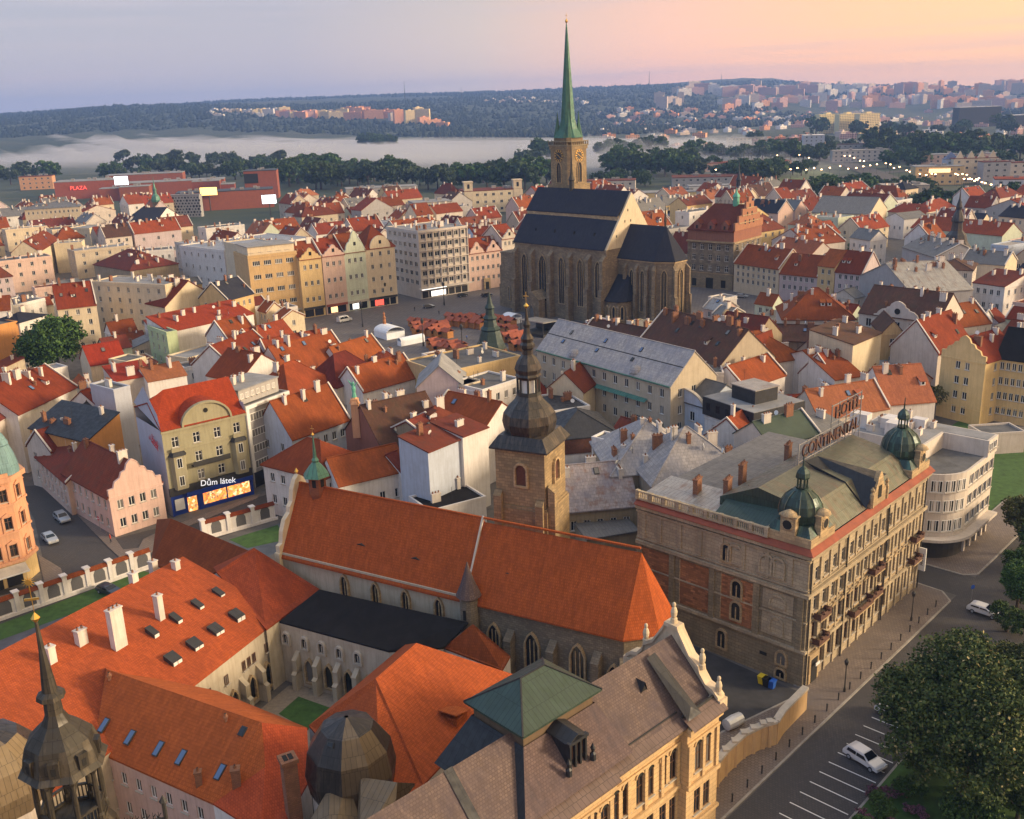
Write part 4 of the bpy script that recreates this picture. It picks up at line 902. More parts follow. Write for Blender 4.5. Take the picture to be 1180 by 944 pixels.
tag(tb.build('brick_chimney', None, p0, .5), 'tall free brick chimney stack with two flues beside the dark faceted dome', 'chimney')
# east wing
w4, rf4, o4 = pbody('monastery_wing', 'bright orange hipped monastery wing between the small courtyard and the museum', 'monastery wing',
 [((480, 743, 14.), (604, 783, 8.), (488, 906, 8.), (433, 784, 14.)), ((480, 743, 14.), (433, 784, 14.), (356, 838, 8.5), (466, 745, 8.5)), ((433, 784, 14.), (488, 906, 8.), (440, 935, 8.), (356, 838, 8.5))],
 [[(466, 745, 8.5), (356, 838, 8.5)], [(604, 783, 8.), (488, 906, 8.), (440, 935, 8.), (356, 838, 8.5)]], 'orange', 'white')
fa, fn = face_z((480, 743, 14.), (604, 783, 8.), (488, 906, 8.)); p = on_face(530, 822, fa, fn, 0) - o4;
db = MB().mat('orange'); db.box(-.9, 0, -.5, .9, 2, .6); db.mat('orange').slab([(-1.1, -.3, .6), (1.1, -.3, .6), (1.1, 2.4, 1.5), (-1.1, 2.4, 1.5)], [(0, 1, 2, 3)], .15); db.mat('dark').box(-.6, -.03, -.1, .6, -.003, .5); db.build('dormer', rf4, p, R_(150))
pbody('cloister_annexe', 'small orange roofed annexe between black cloister roof and church turret', 'annexe',
 [((545, 721, 11.5), (588, 758, 8.), (579, 774, 7.), (511, 748, 8.5)), ], [[(588, 758, 8.), (579, 774, 7.), (511, 748, 8.5)]], 'orange2', 'white')
w5, rf5, o5 = pbody('cloister', 'cloister range with a flat black roof and pointed arches on the courtyard', 'cloister',
 [((368, 681, 10.8), (540, 719, 10.8), (511, 748, 8.9), (448, 752, 8.5), (322, 718, 8.5)), ], [[(448, 752, 8.5), (322, 718, 8.5)], [(511, 748, 8.9), (448, 752, 8.5)]], 'tarb', 'cloister')
c0 = at(322, 718, 8.5) - o5; c1 = at(460, 755, 8.5) - o5; u = (c1 - c0).normalized(); yw_ = math.atan2(u.y, u.x)
for t in (1.0, 4.0, 6.7, 9.5, 12.3):
 p = c0 + u * t; f, pn = lancet(.8, 1.4, fr='sill', mull=1, round_=True); o = put('window', f, w5, (p.x + u.y * .03, p.y - u.x * .03, 5.9), yw_); put('pane', pn, o)
for t in (4.4, 7.5, 10.6, 13.5): p = c0 + u * t; put_lancet(w5, (p.x + u.y * .02, p.y - u.x * .02, 1.0), yw_, 1.2, 3.3, mull=0)
for t in (2.6, 5.9, 9.1, 12): bt = MB().mat('w_cloister'); p = c0 + u * t; buttress(bt, p.x, p.y, u.y, -u.x, .7, 1.3, 4.2, .9); bt.build('buttress', w5)
# =================================================================== museum
def museum():
 z = 15.; A = at(820, 808, z); B = at(640, 935, z); u = (A - B).to_2d().normalized(); ang = math.atan2(u.y, u.x)
 r = thing('museum', 'golden stone museum with slate roofs and green pavilion roof at the bottom centre', 'museum', (A.x, A.y, 0), ang)
 # local: x=0 at right end, negative to the left; y inwards
 D = 9.8; rh = 5.4; X0 = -46.; near = True
 def ops_f(x0, x1, y=0, nx=3):
  o = []; L = x1 - x0; n = nx
  for i in range(n):
   c = L * (i + .5) / n
   for dx in ((-.75, .75) if n < 4 else (0,)):
    o.append((c + dx - .5, 9.3, c + dx + .5, 12.3)); o.append((c + dx - .5, 4.4, c + dx + .5, 7.2))
  return sorted({tuple(round(v, 3) for v in q) for q in o})
 b = MB().mat('museumst')
 secs = [(-5.0, 0, -.9, 1), (-15.2, -5.0, 0, 3), (-26., -15.2, -.5, 3), (-34., -26., 0, 3), (X0, -34., -.9, 4)]
 for (x0, x1, y, n) in secs:
  op = ops_f(x0, x1, y, n); b.wall((x0, y), (x1, y), -.3, z, op)
  b.wall((x1, y), (x1, 1), -.3, z); b.wall((x0, 1), (x0, y), -.3, z)
  for q in op:
   f_, p_, j_ = win_mesh(q[2] - q[0], q[3] - q[1], 't', 'frameb'); o = put('window', f_, r, (x0 + (q[0] + q[2]) / 2, y, q[1])); put('pane', p_, o)
 b.wall((0, 0), (0, D), -.3, z, hi=[(D, z), (D / 2, z + rh), (0, z)]); b.wall((0, D), (X0, D), -.3, z); b.wall((X0, D), (X0, 0), -.3, z, hi=[(D, z), (D / 2, z + rh), (0, z)])
 b.build('wall', r)
 t = MB().mat('museumst')
 for (x0, x1, y, n) in secs:
  for zz, hh, pr_ in ((8.0, .45, .32), (3.4, .4, .25), (14.1, .8, .45), (12.9, .25, .18)): t.box(x0 - .1, y - pr_, zz, x1 + .1, y - .003, zz + hh)
  m = int((x1 - x0) / 2.5);
  for i in range(m + 1):
   x = x0 + .3 + (x1 - x0 - .6) * i / max(m, 1); t.box(x - .22, y - .2, 8.45, x + .22, y - .004, 12.9)
  for i in range(n):
   c = x0 + (x1 - x0) * (i + .5) / n
   for dx in ((-.75, .75) if n < 4 else (0,)):
    t.X = Matrix.Translation((c + dx, y, 12.3));
    for k in range(6):
     a0, a1 = math.pi * k / 6, math.pi * (k + 1) / 6; t.mesh([(.5 * math.cos(a), -.12, .5 * math.sin(a)) for a in (a0, a1)] + [(.68 * math.cos(a), -.12, .68 * math.sin(a)) for a in (a1, a0)] + [(.68 * math.cos(a), .0, .68 * math.sin(a)) for a in (a1, a0)], [(0, 1, 2, 3), (3, 2, 4, 5)])
    t.mat('glass').poly([(.5 * math.cos(math.pi * k / 8), -.02, .5 * math.sin(math.pi * k / 8)) for k in range(9)]); t.mat('museumst'); t.X = None
 t.build('cornice', r)
 rb = MB().mat('museumt')
 rb.slab([(X0 - .2, -.6, z - .2), (.2, -.6, z - .2), (.2, D / 2, z + rh), (X0 - .2, D / 2, z + rh), (X0 - .2, D + .5, z), (.2, D + .5, z)], [(0, 1, 2, 3), (3, 2, 5, 4)], .25)
 ro = rb.build('roof', r)
 g = MB().mat('sheetbrown')
 for (x0, x1, y, n) in secs:
  g.mesh([(x0 - .2, y - .9, z + .0), (x1 + .2, y - .9, z + .0), (x1 + .2, y + .5, z + .75), (x0 - .2, y + .5, z + .75), (x0 - .2, y - .9, z - .15), (x1 + .2, y - .9, z - .15)], [(0, 1, 2, 3), (0, 4, 5, 1)])
  k = x0
  while k < x1: g.box(k - .04, y - .9, z + .02, k + .04, y + .5, z + .8) if False else None; k += .7
  g.mat('iron').box(x0 - .1, y + .45, z + .75, x1 + .1, y + .65, z + 1.0); g.mat('sheetbrown')
 g.build('gutter_apron', ro)
 # projecting bay roof (dark wedge) at the right
 k = MB().mat('black'); k.mesh([(-5.2, -1.1, z + .8), (-3.2, -1.1, z + .8), (-4.9, D * .42, z + rh - .2), (-3.7, D * .42, z + rh - .1), (-4.2, -.6, z + 1.7)], [(0, 4, 2), (4, 1, 3), (4, 3, 2), (0, 1, 4)]); k.build('wedge_roof', ro)
 k = MB().mat('black'); k.mesh([(-.5, 0, 0), (.5, 0, 0), (-.5, 1.4, .5), (.5, 1.4, .5), (0, -.15, 1.1), (0, 1.5, 1.1)], [(0, 4, 5, 2), (4, 1, 3, 5)]); k.mat('dark').mesh([(-.45, .05, 0), (.45, .05, 0), (0, .0, 1.)], [(0, 1, 2)]); k.build('dormer', ro, (-7.0, 2.7, z + 3.1))
 # shaped stone gable with statues at the right end
 gb = MB().mat('w_cream2'); ol = [(-1, z - .2), (-.9, z + .8), (-.2, z + 1.4), (.6, z + 1.6), (1.3, z + 2.5), (1.5, z + 3.2), (2.6, z + 3.9), (3.3, z + 5.0), (D / 2 - .9, z + rh + .7), (D / 2 - .8, z + rh + 1.1)]; ol = ol + [(D - a, c) for a, c in ol[::-1]]
 gb.poly([(.6, a, c) for a, c in ol]); gb.poly([(-.1, a, c) for a, c in ol[::-1]])
 for (a, c), (d, f) in zip(ol, ol[1:]): gb.mesh([(-.3, a, c + .12), (.8, a, c + .12), (.8, d, f + .12), (-.3, d, f + .12), (-.3, a, c - .3), (.8, a, c - .3), (.8, d, f - .3), (-.3, d, f - .3)], [(0, 1, 2, 3), (0, 3, 7, 4), (1, 5, 6, 2)])
 gb.box(-.3, -1.2, z - .6, .9, .3, z + .6); gb.box(-.3, D - .3, z - .6, .9, D + 1.2, z + .6)
 gb.build('stone_gable', r)
 for (y, zz) in ((-.6, z + .7), (1.4, z + 2.9), (D / 2, z + rh + 1.2), (D - 1.4, z + 2.9)):
  s = MB().mat('w_cream2'); s.lathe([(.34, 0), (.34, .5), (.2, .55), (.3, .8), (.34, 1.2), (.24, 1.6), (.14, 1.75), (.2, 1.95), (.16, 2.15), (.03, 2.25)], 8); s.build('statue', r, (.25, y, zz))
 # pavilion: steep slate skirt, wall band, copper hip roof
 px0, px1, py0, py1, zp = -22.2, -13.3, 3.2, 9.8, 21.2
 sk_ = MB().mat('museumt'); lo = [(-25.6, -.4, z + .9), (-12.2, -.4, z + .9), (-11.8, 11.2, z + .9), (-25.6, 11.2, z + .9)]; hi = [(px0, py0, zp - 1.4), (px1, py0, zp - 1.4), (px1, py1, zp - 1.4), (px0, py1, zp - 1.4)]
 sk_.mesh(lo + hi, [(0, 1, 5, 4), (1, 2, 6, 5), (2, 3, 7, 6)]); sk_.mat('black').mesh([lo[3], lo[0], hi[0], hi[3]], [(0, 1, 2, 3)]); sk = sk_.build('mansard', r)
 pb_ = MB().mat('woodbrown'); pb_.prism([(px0 + .15, py0 + .15), (px1 - .15, py0 + .15), (px1 - .15, py1 - .15), (px0 + .15, py1 - .15)], zp - 1.6, zp); pv = pb_.build('pavilion_wall', r)
 hp = MB().mat('dkgreen'); o = .45; e = [(px0 - o, py0 - o, zp), (px1 + o, py0 - o, zp), (px1 + o, py1 + o, zp), (px0 - o, py1 + o, zp), (px0 + 3.0, (py0 + py1) / 2, zp + 2.4), (px1 - 3.0, (py0 + py1) / 2, zp + 2.4)]
 hp.slab(e, [(0, 1, 5, 4), (1, 2, 5), (2, 3, 4, 5), (3, 0, 4)], .2)
 hp.mat('black'); [hp.tube(e[i], e[j], .1, n=4) for i, j in ((0, 4), (1, 5), (2, 5), (3, 4), (4, 5))]; hp.build('copper_roof', pv)
 d = MB().mat('black'); d.box(-1., 0, -1.2, 1., 3, 1.6); d.slab([(-1.2, -.3, 1.6), (1.2, -.3, 1.6), (1.2, 3.4, 1.9), (-1.2, 3.4, 1.9), (0, -.3, 2.2), (0, 3.4, 2.5)], [(0, 4, 5, 3), (4, 1, 2, 5)], .15)
 for x in (-.95, -.3, .3, .95): d.box(x - .1, -.35, -.9, x + .1, -.02, 1.6)
 d.box(-1.2, -.45, 1.5, 1.2, -.02, 1.75); d.mat('frameb'); d.box(-.8, -.06, -.2, .8, -.01, 1.3)
 for sx in (-1.5, 1.5): d.mat('black').lathe([(.28, -1.), (.28, -.4), (.12, -.2), (.24, .2), (.1, .5), (.02, .7)], 6, (sx, -.6))
 d.build('dormer', sk, (-18.2, 1.0, z + 3.1))
 # left part: dark strip roof
 k = MB().mat('black'); k.box(-29.3, -.3, z + .6, -28.3, D / 2, z + .9) if False else None
 k.mesh([(-29.4, -.5, z + .1), (-28.5, -.5, z + .1), (-28.5, D / 2, z + rh + .1), (-29.4, D / 2, z + rh + .1)], [(0, 1, 2, 3)]); k.build('roof_seam', ro)
 FOOT.append((Lp(r, X0, 0).x, Lp(r, X0, 0).y, ang, 46, D))
 return r, ang, z
mus, mang, mzz = museum()
def faceted_dome(name, label, x, y, z, rad, h, rot=0., mats=('bronzeb', 'sheetbr2')):
 c = at(x, y, z); b = MB(); n = 10
 lv = [(1.0, 0), (1.08, .28), (.98, .6), (.62, .88), (.05, 1.0)]
 r = thing(name, label, 'dome', (c.x, c.y, 0), rot)
 rr = random.Random(3)
 for k in range(4):
  for i in range(n):
   a0, a1 = 2 * math.pi * i / n, 2 * math.pi * (i + 1) / n; b.mat(mats[1] if (i in (8, 9) and k in (0, 1, 2)) or (k == 3 and i in (8,)) else mats[0])
   P = lambda a, l: (rad * l[0] * math.cos(a), rad * l[0] * math.sin(a), z - h * .5 + h * l[1])
   b.poly([P(a0, lv[k]), P(a1, lv[k]), P(a1, lv[k + 1]), P(a0, lv[k + 1])])
 d = b.build('dome_shell', r); s = MB().mat('w_offwhite'); s.lathe([(rad * .96, -.3), (rad * .96, z - h * .5)], n); s.build('wall', r)
 put('skylight', skylight_mesh(.7, .5), d, (-.3, -rad * .66, z + h * .33), rot=(-.8, 0, 0)); return r
faceted_dome('faceted_dome', 'dark many sided dome with tan metal facets beside the orange monastery wing', 403, 866, 13.5, 4.0, 7.6, R_(-20))
faceted_dome('faceted_dome', 'dark faceted dome cut by the left edge behind the green lantern', -12, 880, 15., 4.6, 7.5, R_(10))
pbody('low_roof', 'low roofs of brown sheet metal in front of the faceted dome', 'roof',
 [((382, 906, 12.), (400, 900, 12.), (418, 955, 10.), (375, 1000, 10.), (350, 960, 10)), ((416, 898, 13.), (458, 904, 13.), (454, 955, 11.), (415, 975, 11.), (412, 940, 11.)), ((458, 904, 12.5), (478, 905, 11.5), (450, 940, 10.))], [[(350, 960, 10.), (375, 1000, 10.), (415, 975, 11.), (454, 955, 11.)]], 'sheetbr2', 'offwhite')
# =================================================================== lantern turret close to the camera
def lantern():
 Y = 58.; c = atY(78, 900, Y); k = 1.0; base = c.z - 3.4
 r = thing('lantern_turret', 'open octagonal bronze lantern turret with pointed cap and gilded cross at bottom left', 'turret', (c.x, c.y, 0), R_(12))
 b = MB().mat('bronze'); R1 = 2.1
 b.lathe([(3.2, 16), (3.0, base - 2), (2.7, base - .6), (2.35, base), (2.3, base + .35)], 8, rot=R_(22.5))
 zb = base + .35; zt = zb + 4.4
 for i in range(8):
  a = R_(22.5 + 45 * i); x, y = R1 * math.cos(a), R1 * math.sin(a)
  b.lathe([(.26, zb), (.26, zb + .5), (.17, zb + .7), (.2, zb + 2.2), (.16, zt - .5), (.28, zt - .25), (.28, zt)], 7, (x, y))
  a2 = R_(22.5 + 45 * (i + 1)); x2, y2 = R1 * math.cos(a2), R1 * math.sin(a2)
  b.obox((x, y), (x2, y2), .18, zb, zb + .2); b.obox((x, y), (x2, y2), .18, zb + 1.2, zb + 1.35)
  for j in range(1, 6): t = j / 6; b.lathe([(.05, zb + .2), (.05, zb + 1.2)], 4, (x + (x2 - x) * t, y + (y2 - y) * t))
  for j in range(6):       # round arch
   t0, t1 = j / 6, (j + 1) / 6; h0, h1 = math.sin(math.pi * t0) ** .6, math.sin(math.pi * t1) ** .6
   q = lambda t: (x + (x2 - x) * (.1 + .8 * t), y + (y2 - y) * (.1 + .8 * t))
   b.poly([(*q(t0), zt - 1.2 + 1.0 * h0), (*q(t1), zt - 1.2 + 1.0 * h1), (*q(t1), zt), (*q(t0), zt)])
 b.build('arcade', r)
 d = MB().mat('bronze'); d.lathe([(2.5, zt), (2.95, zt + .25), (2.6, zt + .6), (2.45, zt + 1.5), (2.2, zt + 2.3), (1.5, zt + 3.0), (.95, zt + 3.5), (.6, zt + 4.2), (.55, zt + 5.2), (.95, zt + 5.4), (.9, zt + 5.7), (.5, zt + 5.9), (.42, zt + 6.8), (.2, zt + 9.), (.1, zt + 11.2)], 8, rot=R_(22.5))
 for i in (5, 6, 7, 0):
  a = R_(45 * i + 0); d.X = Matrix.Rotation(a, 4, 'Z') @ Matrix.Translation((2.35, 0, zt + 1.2)); d.box(-.4, -.35, -.5, .18, .35, .6); d.mat('dark').box(.18, -.15, -.3, .2, .15, .25); d.mat('bronze'); d.X = None
 do = d.build('cap', r); g = MB().mat('gold'); g.lathe([(.02, zt + 11), (.3, zt + 11.4), (.02, zt + 11.8), (.04, zt + 14.2)], 8)
 g.box(-.45, -.05, zt + 12.7, .45, .05, zt + 12.85)
 for a in range(12): t = a * math.pi / 6; g.tube((.18 * math.cos(t), 0, zt + 14 + .18 * math.sin(t)), (.42 * math.cos(t), 0, zt + 14 + .42 * math.sin(t)), .05, .01, 4)
 g.X = Matrix.Translation((0, 0, zt + 14)) @ Matrix.Rotation(math.pi / 2, 4, 'X'); g.lathe([(.2, -.05), (.2, .05)], 10); g.X = None; g.build('gilded_cross', do)
 c2 = MB().mat('iron')
 for i in range(9): x = 2.6 + i * .38; c2.tube((x, -.6, base - .6), (x, -.6, base + .1), .05, .02, 4); c2.tube((x, -.6, base - .3), (x + .19, -.6, base - .05), .04, .04, 4)
 c2.tube((2.2, -.6, base - .5), (6.1, -.6, base - .5), .07); c2.lathe([(.15, base - .6), (.15, base + .8), (.3, base + .9), (.02, base + 1.4)], 6, (6.1, -.6)); c2.build('ridge_cresting', r)
lantern()
# =================================================================== grand corner hotel
def hotel():
 c = at(923.5, 793, 0); Z = 18.8; e = at(1055, 676, 0); l = at(738.4, 576.9, Z)
 ur = (e - c).to_2d(); ang = math.atan2(ur.y, ur.x); L = ur.length; D = 25.5     # local x along the street (right facade), y inwards to the left
 r = thing('corner_hotel', 'big corner hotel of yellow stone with two green domes and a red cornice strip', 'hotel', (c.x, c.y, 0), ang)
 fl = [(.9, 4.3), (5.9, 2.6), (9.6, 2.6), (13.2, 1.7), (15.9, 2.0)]   # sill height, window height per storey
 b = MB().mat('hotelst'); op = []
 xs = [2.3 + i * (L - 4.6) / 13 for i in range(14)]
 for i, x in enumerate(xs):
  for k, (s, h) in enumerate(((1.6, 2.7), (6.1, 2.5), (9.9, 2.3), (14.0, 1.9))):
   op.append((x - .55, s, x + .55, s + h))
 b.wall((0, 0), (L, 0), -.3, Z, op, rec=.3); b.wall((L, 0), (L, D), -.3, Z)
 # side wall (left in the photo): plain stone, blind windows and brick panels
 b.mat('hoteldk').wall((0, D), (0, 0), -.3, 13.2, [(D - 2.4 - 12.3 + 2.4, 1.2, 1.2 + D - 12.3, 3.9)] if False else [])
 b.mat('hotelst').wall((0, D), (0, 0), 13.2, Z); b.build('wall', r)
 for (x0, z0, x1, z1) in op:
  f_, p_, j_ = win_mesh(x1 - x0, z1 - z0, 't', 'sill' if z0 > 9 else 'frameb', .3); o = put('window', f_, r, ((x0 + x1) / 2, 0, z0)); put('pane', p_, o)
 t = MB().mat('hotelst')
 for zz, hh, pr in ((4.9, .4, .35), (9.0, .18, .2), (12.6, .5, .45), (13.3, .2, .2), (17.3, .25, .3)):
  t.box(-pr, -pr, zz, L + pr, -.003, zz + hh); t.box(-pr, 0, zz, -.003, D, zz + hh)
 t.box(-.6, -.6, 17.9, L + .6, -.003, 18.5); t.box(-.6, 0, 17.9, -.003, D, 18.5)
 for i in range(15):                     # pilasters and window hoods on the street front
  x = .7 + i * (L - 1.4) / 14; wd = .5 if i in (0, 1, 4, 7, 10, 13, 14) else .28
  t.box(x - wd / 2, -.22, 5.3, x + wd / 2, -.004, 12.6); t.box(x - wd / 2, -.2, 13.6, x + wd / 2, -.004, 17.3); t.box(x - wd / 2 - .05, -.2, -.3, x + wd / 2 + .05, -.004, 4.9)
 t.mat('sandl')
 for x in xs:
  t.mesh([(x - .85, -.35, 8.75), (x + .85, -.35, 8.75), (x, -.35, 9.3), (x - .85, 0, 8.75), (x + .85, 0, 8.75), (x, 0, 9.3)], [(0, 1, 2), (0, 2, 5, 3), (1, 4, 5, 2), (0, 3, 4, 1)])
  t.box(x - .7, -.25, 12.25, x + .7, -.004, 12.4); t.box(x - .75, -.18, 5.7, x + .75, -.004, 6.0); t.box(x - .75, -.18, 9.6, x + .75, -.004, 9.85); t.box(x - .7, -.15, 13.75, x + .7, -.004, 13.95)
 t.build('cornice', r)
 s = MB().mat('redtrim'); s.mesh([(-.9, -.9, Z - .25), (L + .9, -.9, Z - .25), (L + .9, -.05, Z + .35), (-.05, -.05, Z + .35), (-.05, D, Z + .35), (-.9, D, Z - .25)], [(0, 1, 2, 3), (0, 3, 4, 5)])
 s.box(-.9, -.9, Z - .32, L + .9, -.2, Z - .26); s.box(-.9, -.2, Z - .32, -.2, D, Z - .26); s.build('red_cornice_strip', r)
 # side panels
 p = MB()
 for (y0, y1) in ((D - 5.6, D - .9), (D - 12.0, D - 7.2), (D - 18.2, D - 13.6)):
  p.mat('brickp').box(-.06, y0, 5.6, -.003, y1, 12.1)
  p.mat('sandl')
  for (a0, a1) in ((y0 - .12, y0), (y1, y1 + .12)): p.box(-.12, a0, 5.5, -.002, a1, 12.2)
 p.mat('hoteldk')
 for y in (.3, 6.3, 12.9, 19.2, D - .9): p.box(-.3, y, 5.3, -.003, y + .8, 12.6)
 p.mat('hotelst')
 p.box(-.08, 1.7, 5.9, -.003, 5.9, 9.2); p.box(-.08, 1.7, 9.5, -.003, 5.9, 12.1)
 for y in (2, 5.2, 8.6, 11.8, 15, 18.2, 21.4, 24): p.box(-.2, y, 13.6, -.003, y + .6, 17.3)
 p.build('side_panel', r)
 for (y, z, w_, h) in ((15.9, 6.3, 1.3, 2.4), (15.9, 9.5, 1.3, 2.3), (14.2, 14.1, 1.1, 2.3), (13.9, 1.4, 1.2, 2.5), (22.6, 2.3, 1.2, 1.7), (22.6, .4, 1.2, 1.2), (3.8, 10.2, 1.9, 1.3), (3.8, 6.3, 1.5, 2.2), (4, 14.2, 1.5, 2.4), (10, 14.2, 1.8, 2.4), (20, 14.2, 1.8, 2.4)):
  y = D - y if y > 12 else y
  if (y in (3.8, 4, 10) or z > 14) and h != 2.3: f, pn = lancet(w_, h, fr='hotelst', mull=0, round_=True, depth=.2); o = put('blind_window', f, r, (-.06, y, z), -math.pi / 2); q = MB().mat('hotelst'); q.box(-w_ / 2, -.07, 0, w_ / 2, 0, h * .8); q.build('blind_panel', o)
  else: f, pn = lancet(w_, h, fr='sandl', mull=1, round_=True, depth=.2); o = put('window', f, r, (-.1, y, z), -math.pi / 2); put('pane', pn, o)
 for (y, z) in ((5.5, 2.6), (2.9, 2.4)): q = MB().mat('dark'); q.box(-.05, -.5, 0, -.003, .5, .45); q.build('vent_opening', r, (0, y, z))
 # balustrade on the side
 bl = MB().mat('hotelst'); x = -.35
 bl.box(-.45, 5.4, Z + .36, -.05, D, Z + .6); bl.box(-.45, 5.4, Z + 1.45, -.05, D, Z + 1.65)
 y = 5.4
 for i in range(10):
  yy = 5.4 + (D - 5.9) * i / 9; bl.box(-.5, yy, Z + .36, 0, yy + .5, Z + 1.7)
  if i < 9:
   for j in range(5): yb = yy + .7 + j * .28; bl.box(-.32, yb, Z + .6, -.18, yb + .12, Z + 1.45)
 bl.build('balustrade', r)
 # street mansard of ribbed sheet
 m = MB().mat('seam'); m.mesh([(4, 0.1, Z + .4), (L - 4.6, .1, Z + .4), (L - 4.6, 3.0, Z + 3.4), (4, 3.0, Z + 3.4), (L - 4.6, 9.5, Z + 4.6), (4, 9.5, Z + 4.6), (L - 4.6, 15, Z + 2), (4, 15, Z + 2)], [(0, 1, 2, 3), (3, 2, 4, 5), (5, 4, 6, 7)])
 m.mat('dkgreen').mesh([(4, .1, Z + .4), (4, 3, Z + 3.4), (4, 9.5, Z + 4.6), (4, 15, Z + 2), (4, 15, Z + .3), (.2, 15.0, Z + .36), (.2, 5.2, Z + .36), (4, 5.2, Z + .36)], [(0, 1, 2, 3, 4)])
 m.mesh([(.1, 5, Z + .45), (.1, 14, Z + .45), (4.2, 14, Z + 2.0), (4.2, 5, Z + 2.6)], [(0, 3, 2, 1)])
 m.mat('zinc').mesh([(.1, 12.6, Z + .44), (.1, D, Z + .44), (8, D, Z + 1.2), (8, 12.6, Z + 1.2)], [(0, 3, 2, 1)]); m.mesh([(L - 4.6, .1, Z + .4), (L - 4.6, 15, Z + 2), (L - 4.6, 9.5, Z + 4.6), (L - 4.6, 3, Z + 3.4)], [(0, 1, 2, 3)])
 m.mat('grey').mesh([(8, 15, Z + .5), (L, 15, Z + .5), (L, D, Z + .5), (8, D, Z + .5)], [(0, 1, 2, 3)])
 ro = m.build('roof', r)
 mid = L * .52; q = MB().mat('black'); q.mesh([(mid - 3.3, -.1, Z + .6), (mid - 3.3, 3, Z + 3.6), (mid - 3.0, 9, Z + 5.0), (mid - .6, -.1, Z + 3.8), (mid + 3.2, .2, Z + 3.4), (mid - .6, 8.4, Z + 5.2)], [(0, 3, 5, 2), (0, 2, 1), (3, 4, 5)]); q.build('valley_roof', ro)
 g = MB().mat('sandl'); ol = gable_outline('bell', 5.0, 4.6, Z + .3); g.poly([(mid - 2.5 + a, -.35, c) for a, c in ol]); g.poly([(mid - 2.5 + a, .25, c) for a, c in ol[::-1]])
 for (a, c0), (d, f) in zip(ol, ol[1:]): g.poly([(mid - 2.5 + a, -.35, c0), (mid - 2.5 + a, .25, c0), (mid - 2.5 + d, .25, f), (mid - 2.5 + d, -.35, f)])
 g.mat('dark').box(mid - .5, -.4, Z + 1.2, mid + .5, -.34, Z + 2.9); g.mat('sandl')
 for sx in (-2.2, 2.2): g.lathe([(.3, Z + .4), (.3, Z + 2.2), (.15, Z + 2.5), (.28, Z + 2.9), (.02, Z + 3.3)], 6, (mid + sx, -.3))
 g.build('street_gable', r)
 chm = chimney_mesh(1.7, .65, 1.9, 'b')
 for (x, y, z) in ((7.5, 16, Z + 1.2), (5.5, 19.5, Z + 1.), (13, 17, Z + 1.5), (24, 16, Z + 1.6)): put('chimney', chm, ro, (x, y, z), .2)
 for (x, n) in ((2.9, 0), (L - 2.9, 1)):
  y = 2.9; s = MB().mat('sandl'); s.prism([(x - 3.1, y - 3.1), (x + 3.1, y - 3.1), (x + 3.1, y + 3.1), (x - 3.1, y + 3.1)], Z + .36, Z + 1.5); s.build('dome_base', r)
  d = MB().mat('dome'); d.prism([(x - 2.9, y - 2.9), (x + 2.9, y - 2.9), (x + 2.9, y + 2.9), (x - 2.9, y + 2.9)], Z + 1.5, Z + 2.6, [(x - 2.2, y - 2.2), (x + 2.2, y - 2.2), (x + 2.2, y + 2.2), (x - 2.2, y + 2.2)])
  d.lathe([(2.35, Z + 2.2), (2.6, Z + 3.0), (2.62, Z + 3.8), (2.4, Z + 4.8), (1.9, Z + 5.7), (1.1, Z + 6.4), (.7, Z + 6.6)], 16, (x, y)); d.mat('gold2')
  for i in range(8):
   a = i * math.pi / 4 + math.pi / 8
   pts = [(2.68, Z + 3.0), (2.7, Z + 3.8), (2.48, Z + 4.8), (1.97, Z + 5.7), (1.16, Z + 6.4)]
   for (r0, z0), (r1, z1) in zip(pts, pts[1:]): d.tube((x + r0 * math.cos(a), y + r0 * math.sin(a), z0), (x + r1 * math.cos(a), y + r1 * math.sin(a), z1), .06, n=4)
  do = d.build('dome', r)
  k = MB().mat('dome'); k.lathe([(.75, Z + 6.5), (.85, Z + 6.8)], 8, (x, y))
  for i in range(8): a = i * math.pi / 4; k.lathe([(.1, Z + 6.8), (.1, Z + 7.9)], 4, (x + .6 * math.cos(a), y + .6 * math.sin(a)))
  k.lathe([(.85, Z + 7.9), (.9, Z + 8.1), (.8, Z + 8.6), (.45, Z + 9.1), (.12, Z + 9.4), (.05, Z + 11.)], 8, (x, y)); k.build('dome_lantern', do)
  for (dx, dy, rot) in ((0, -1, 0), (-1, 0, -math.pi / 2)) if n == 0 else ((0, -1, 0), ):
   o = MB().mat('sandl'); o.box(-1.0, -.3, 0, 1.0, .5, 2.6); o.prism([(-1.2, -.4), (1.2, -.4), (1.2, .5), (-1.2, .5)], 2.6, 2.8)
   o.X = Matrix.Translation((0, -.3, 1.6)) @ Matrix.Rotation(math.pi / 2, 4, 'X'); o.lathe([(.85, 0), (.7, .15)], 14); o.mat('dark').lathe([(.6, .0), (.6, .17)], 14); o.X = None
   o.mat('sandl').lathe([(1.0, 2.8), (.8, 3.1), (.3, 3.4), (.05, 3.5)], 10, (0, 0)); o.build('oeil_de_boeuf', r, (x + dx * 2.9, y + dy * 2.9, Z + 1.2), rot)
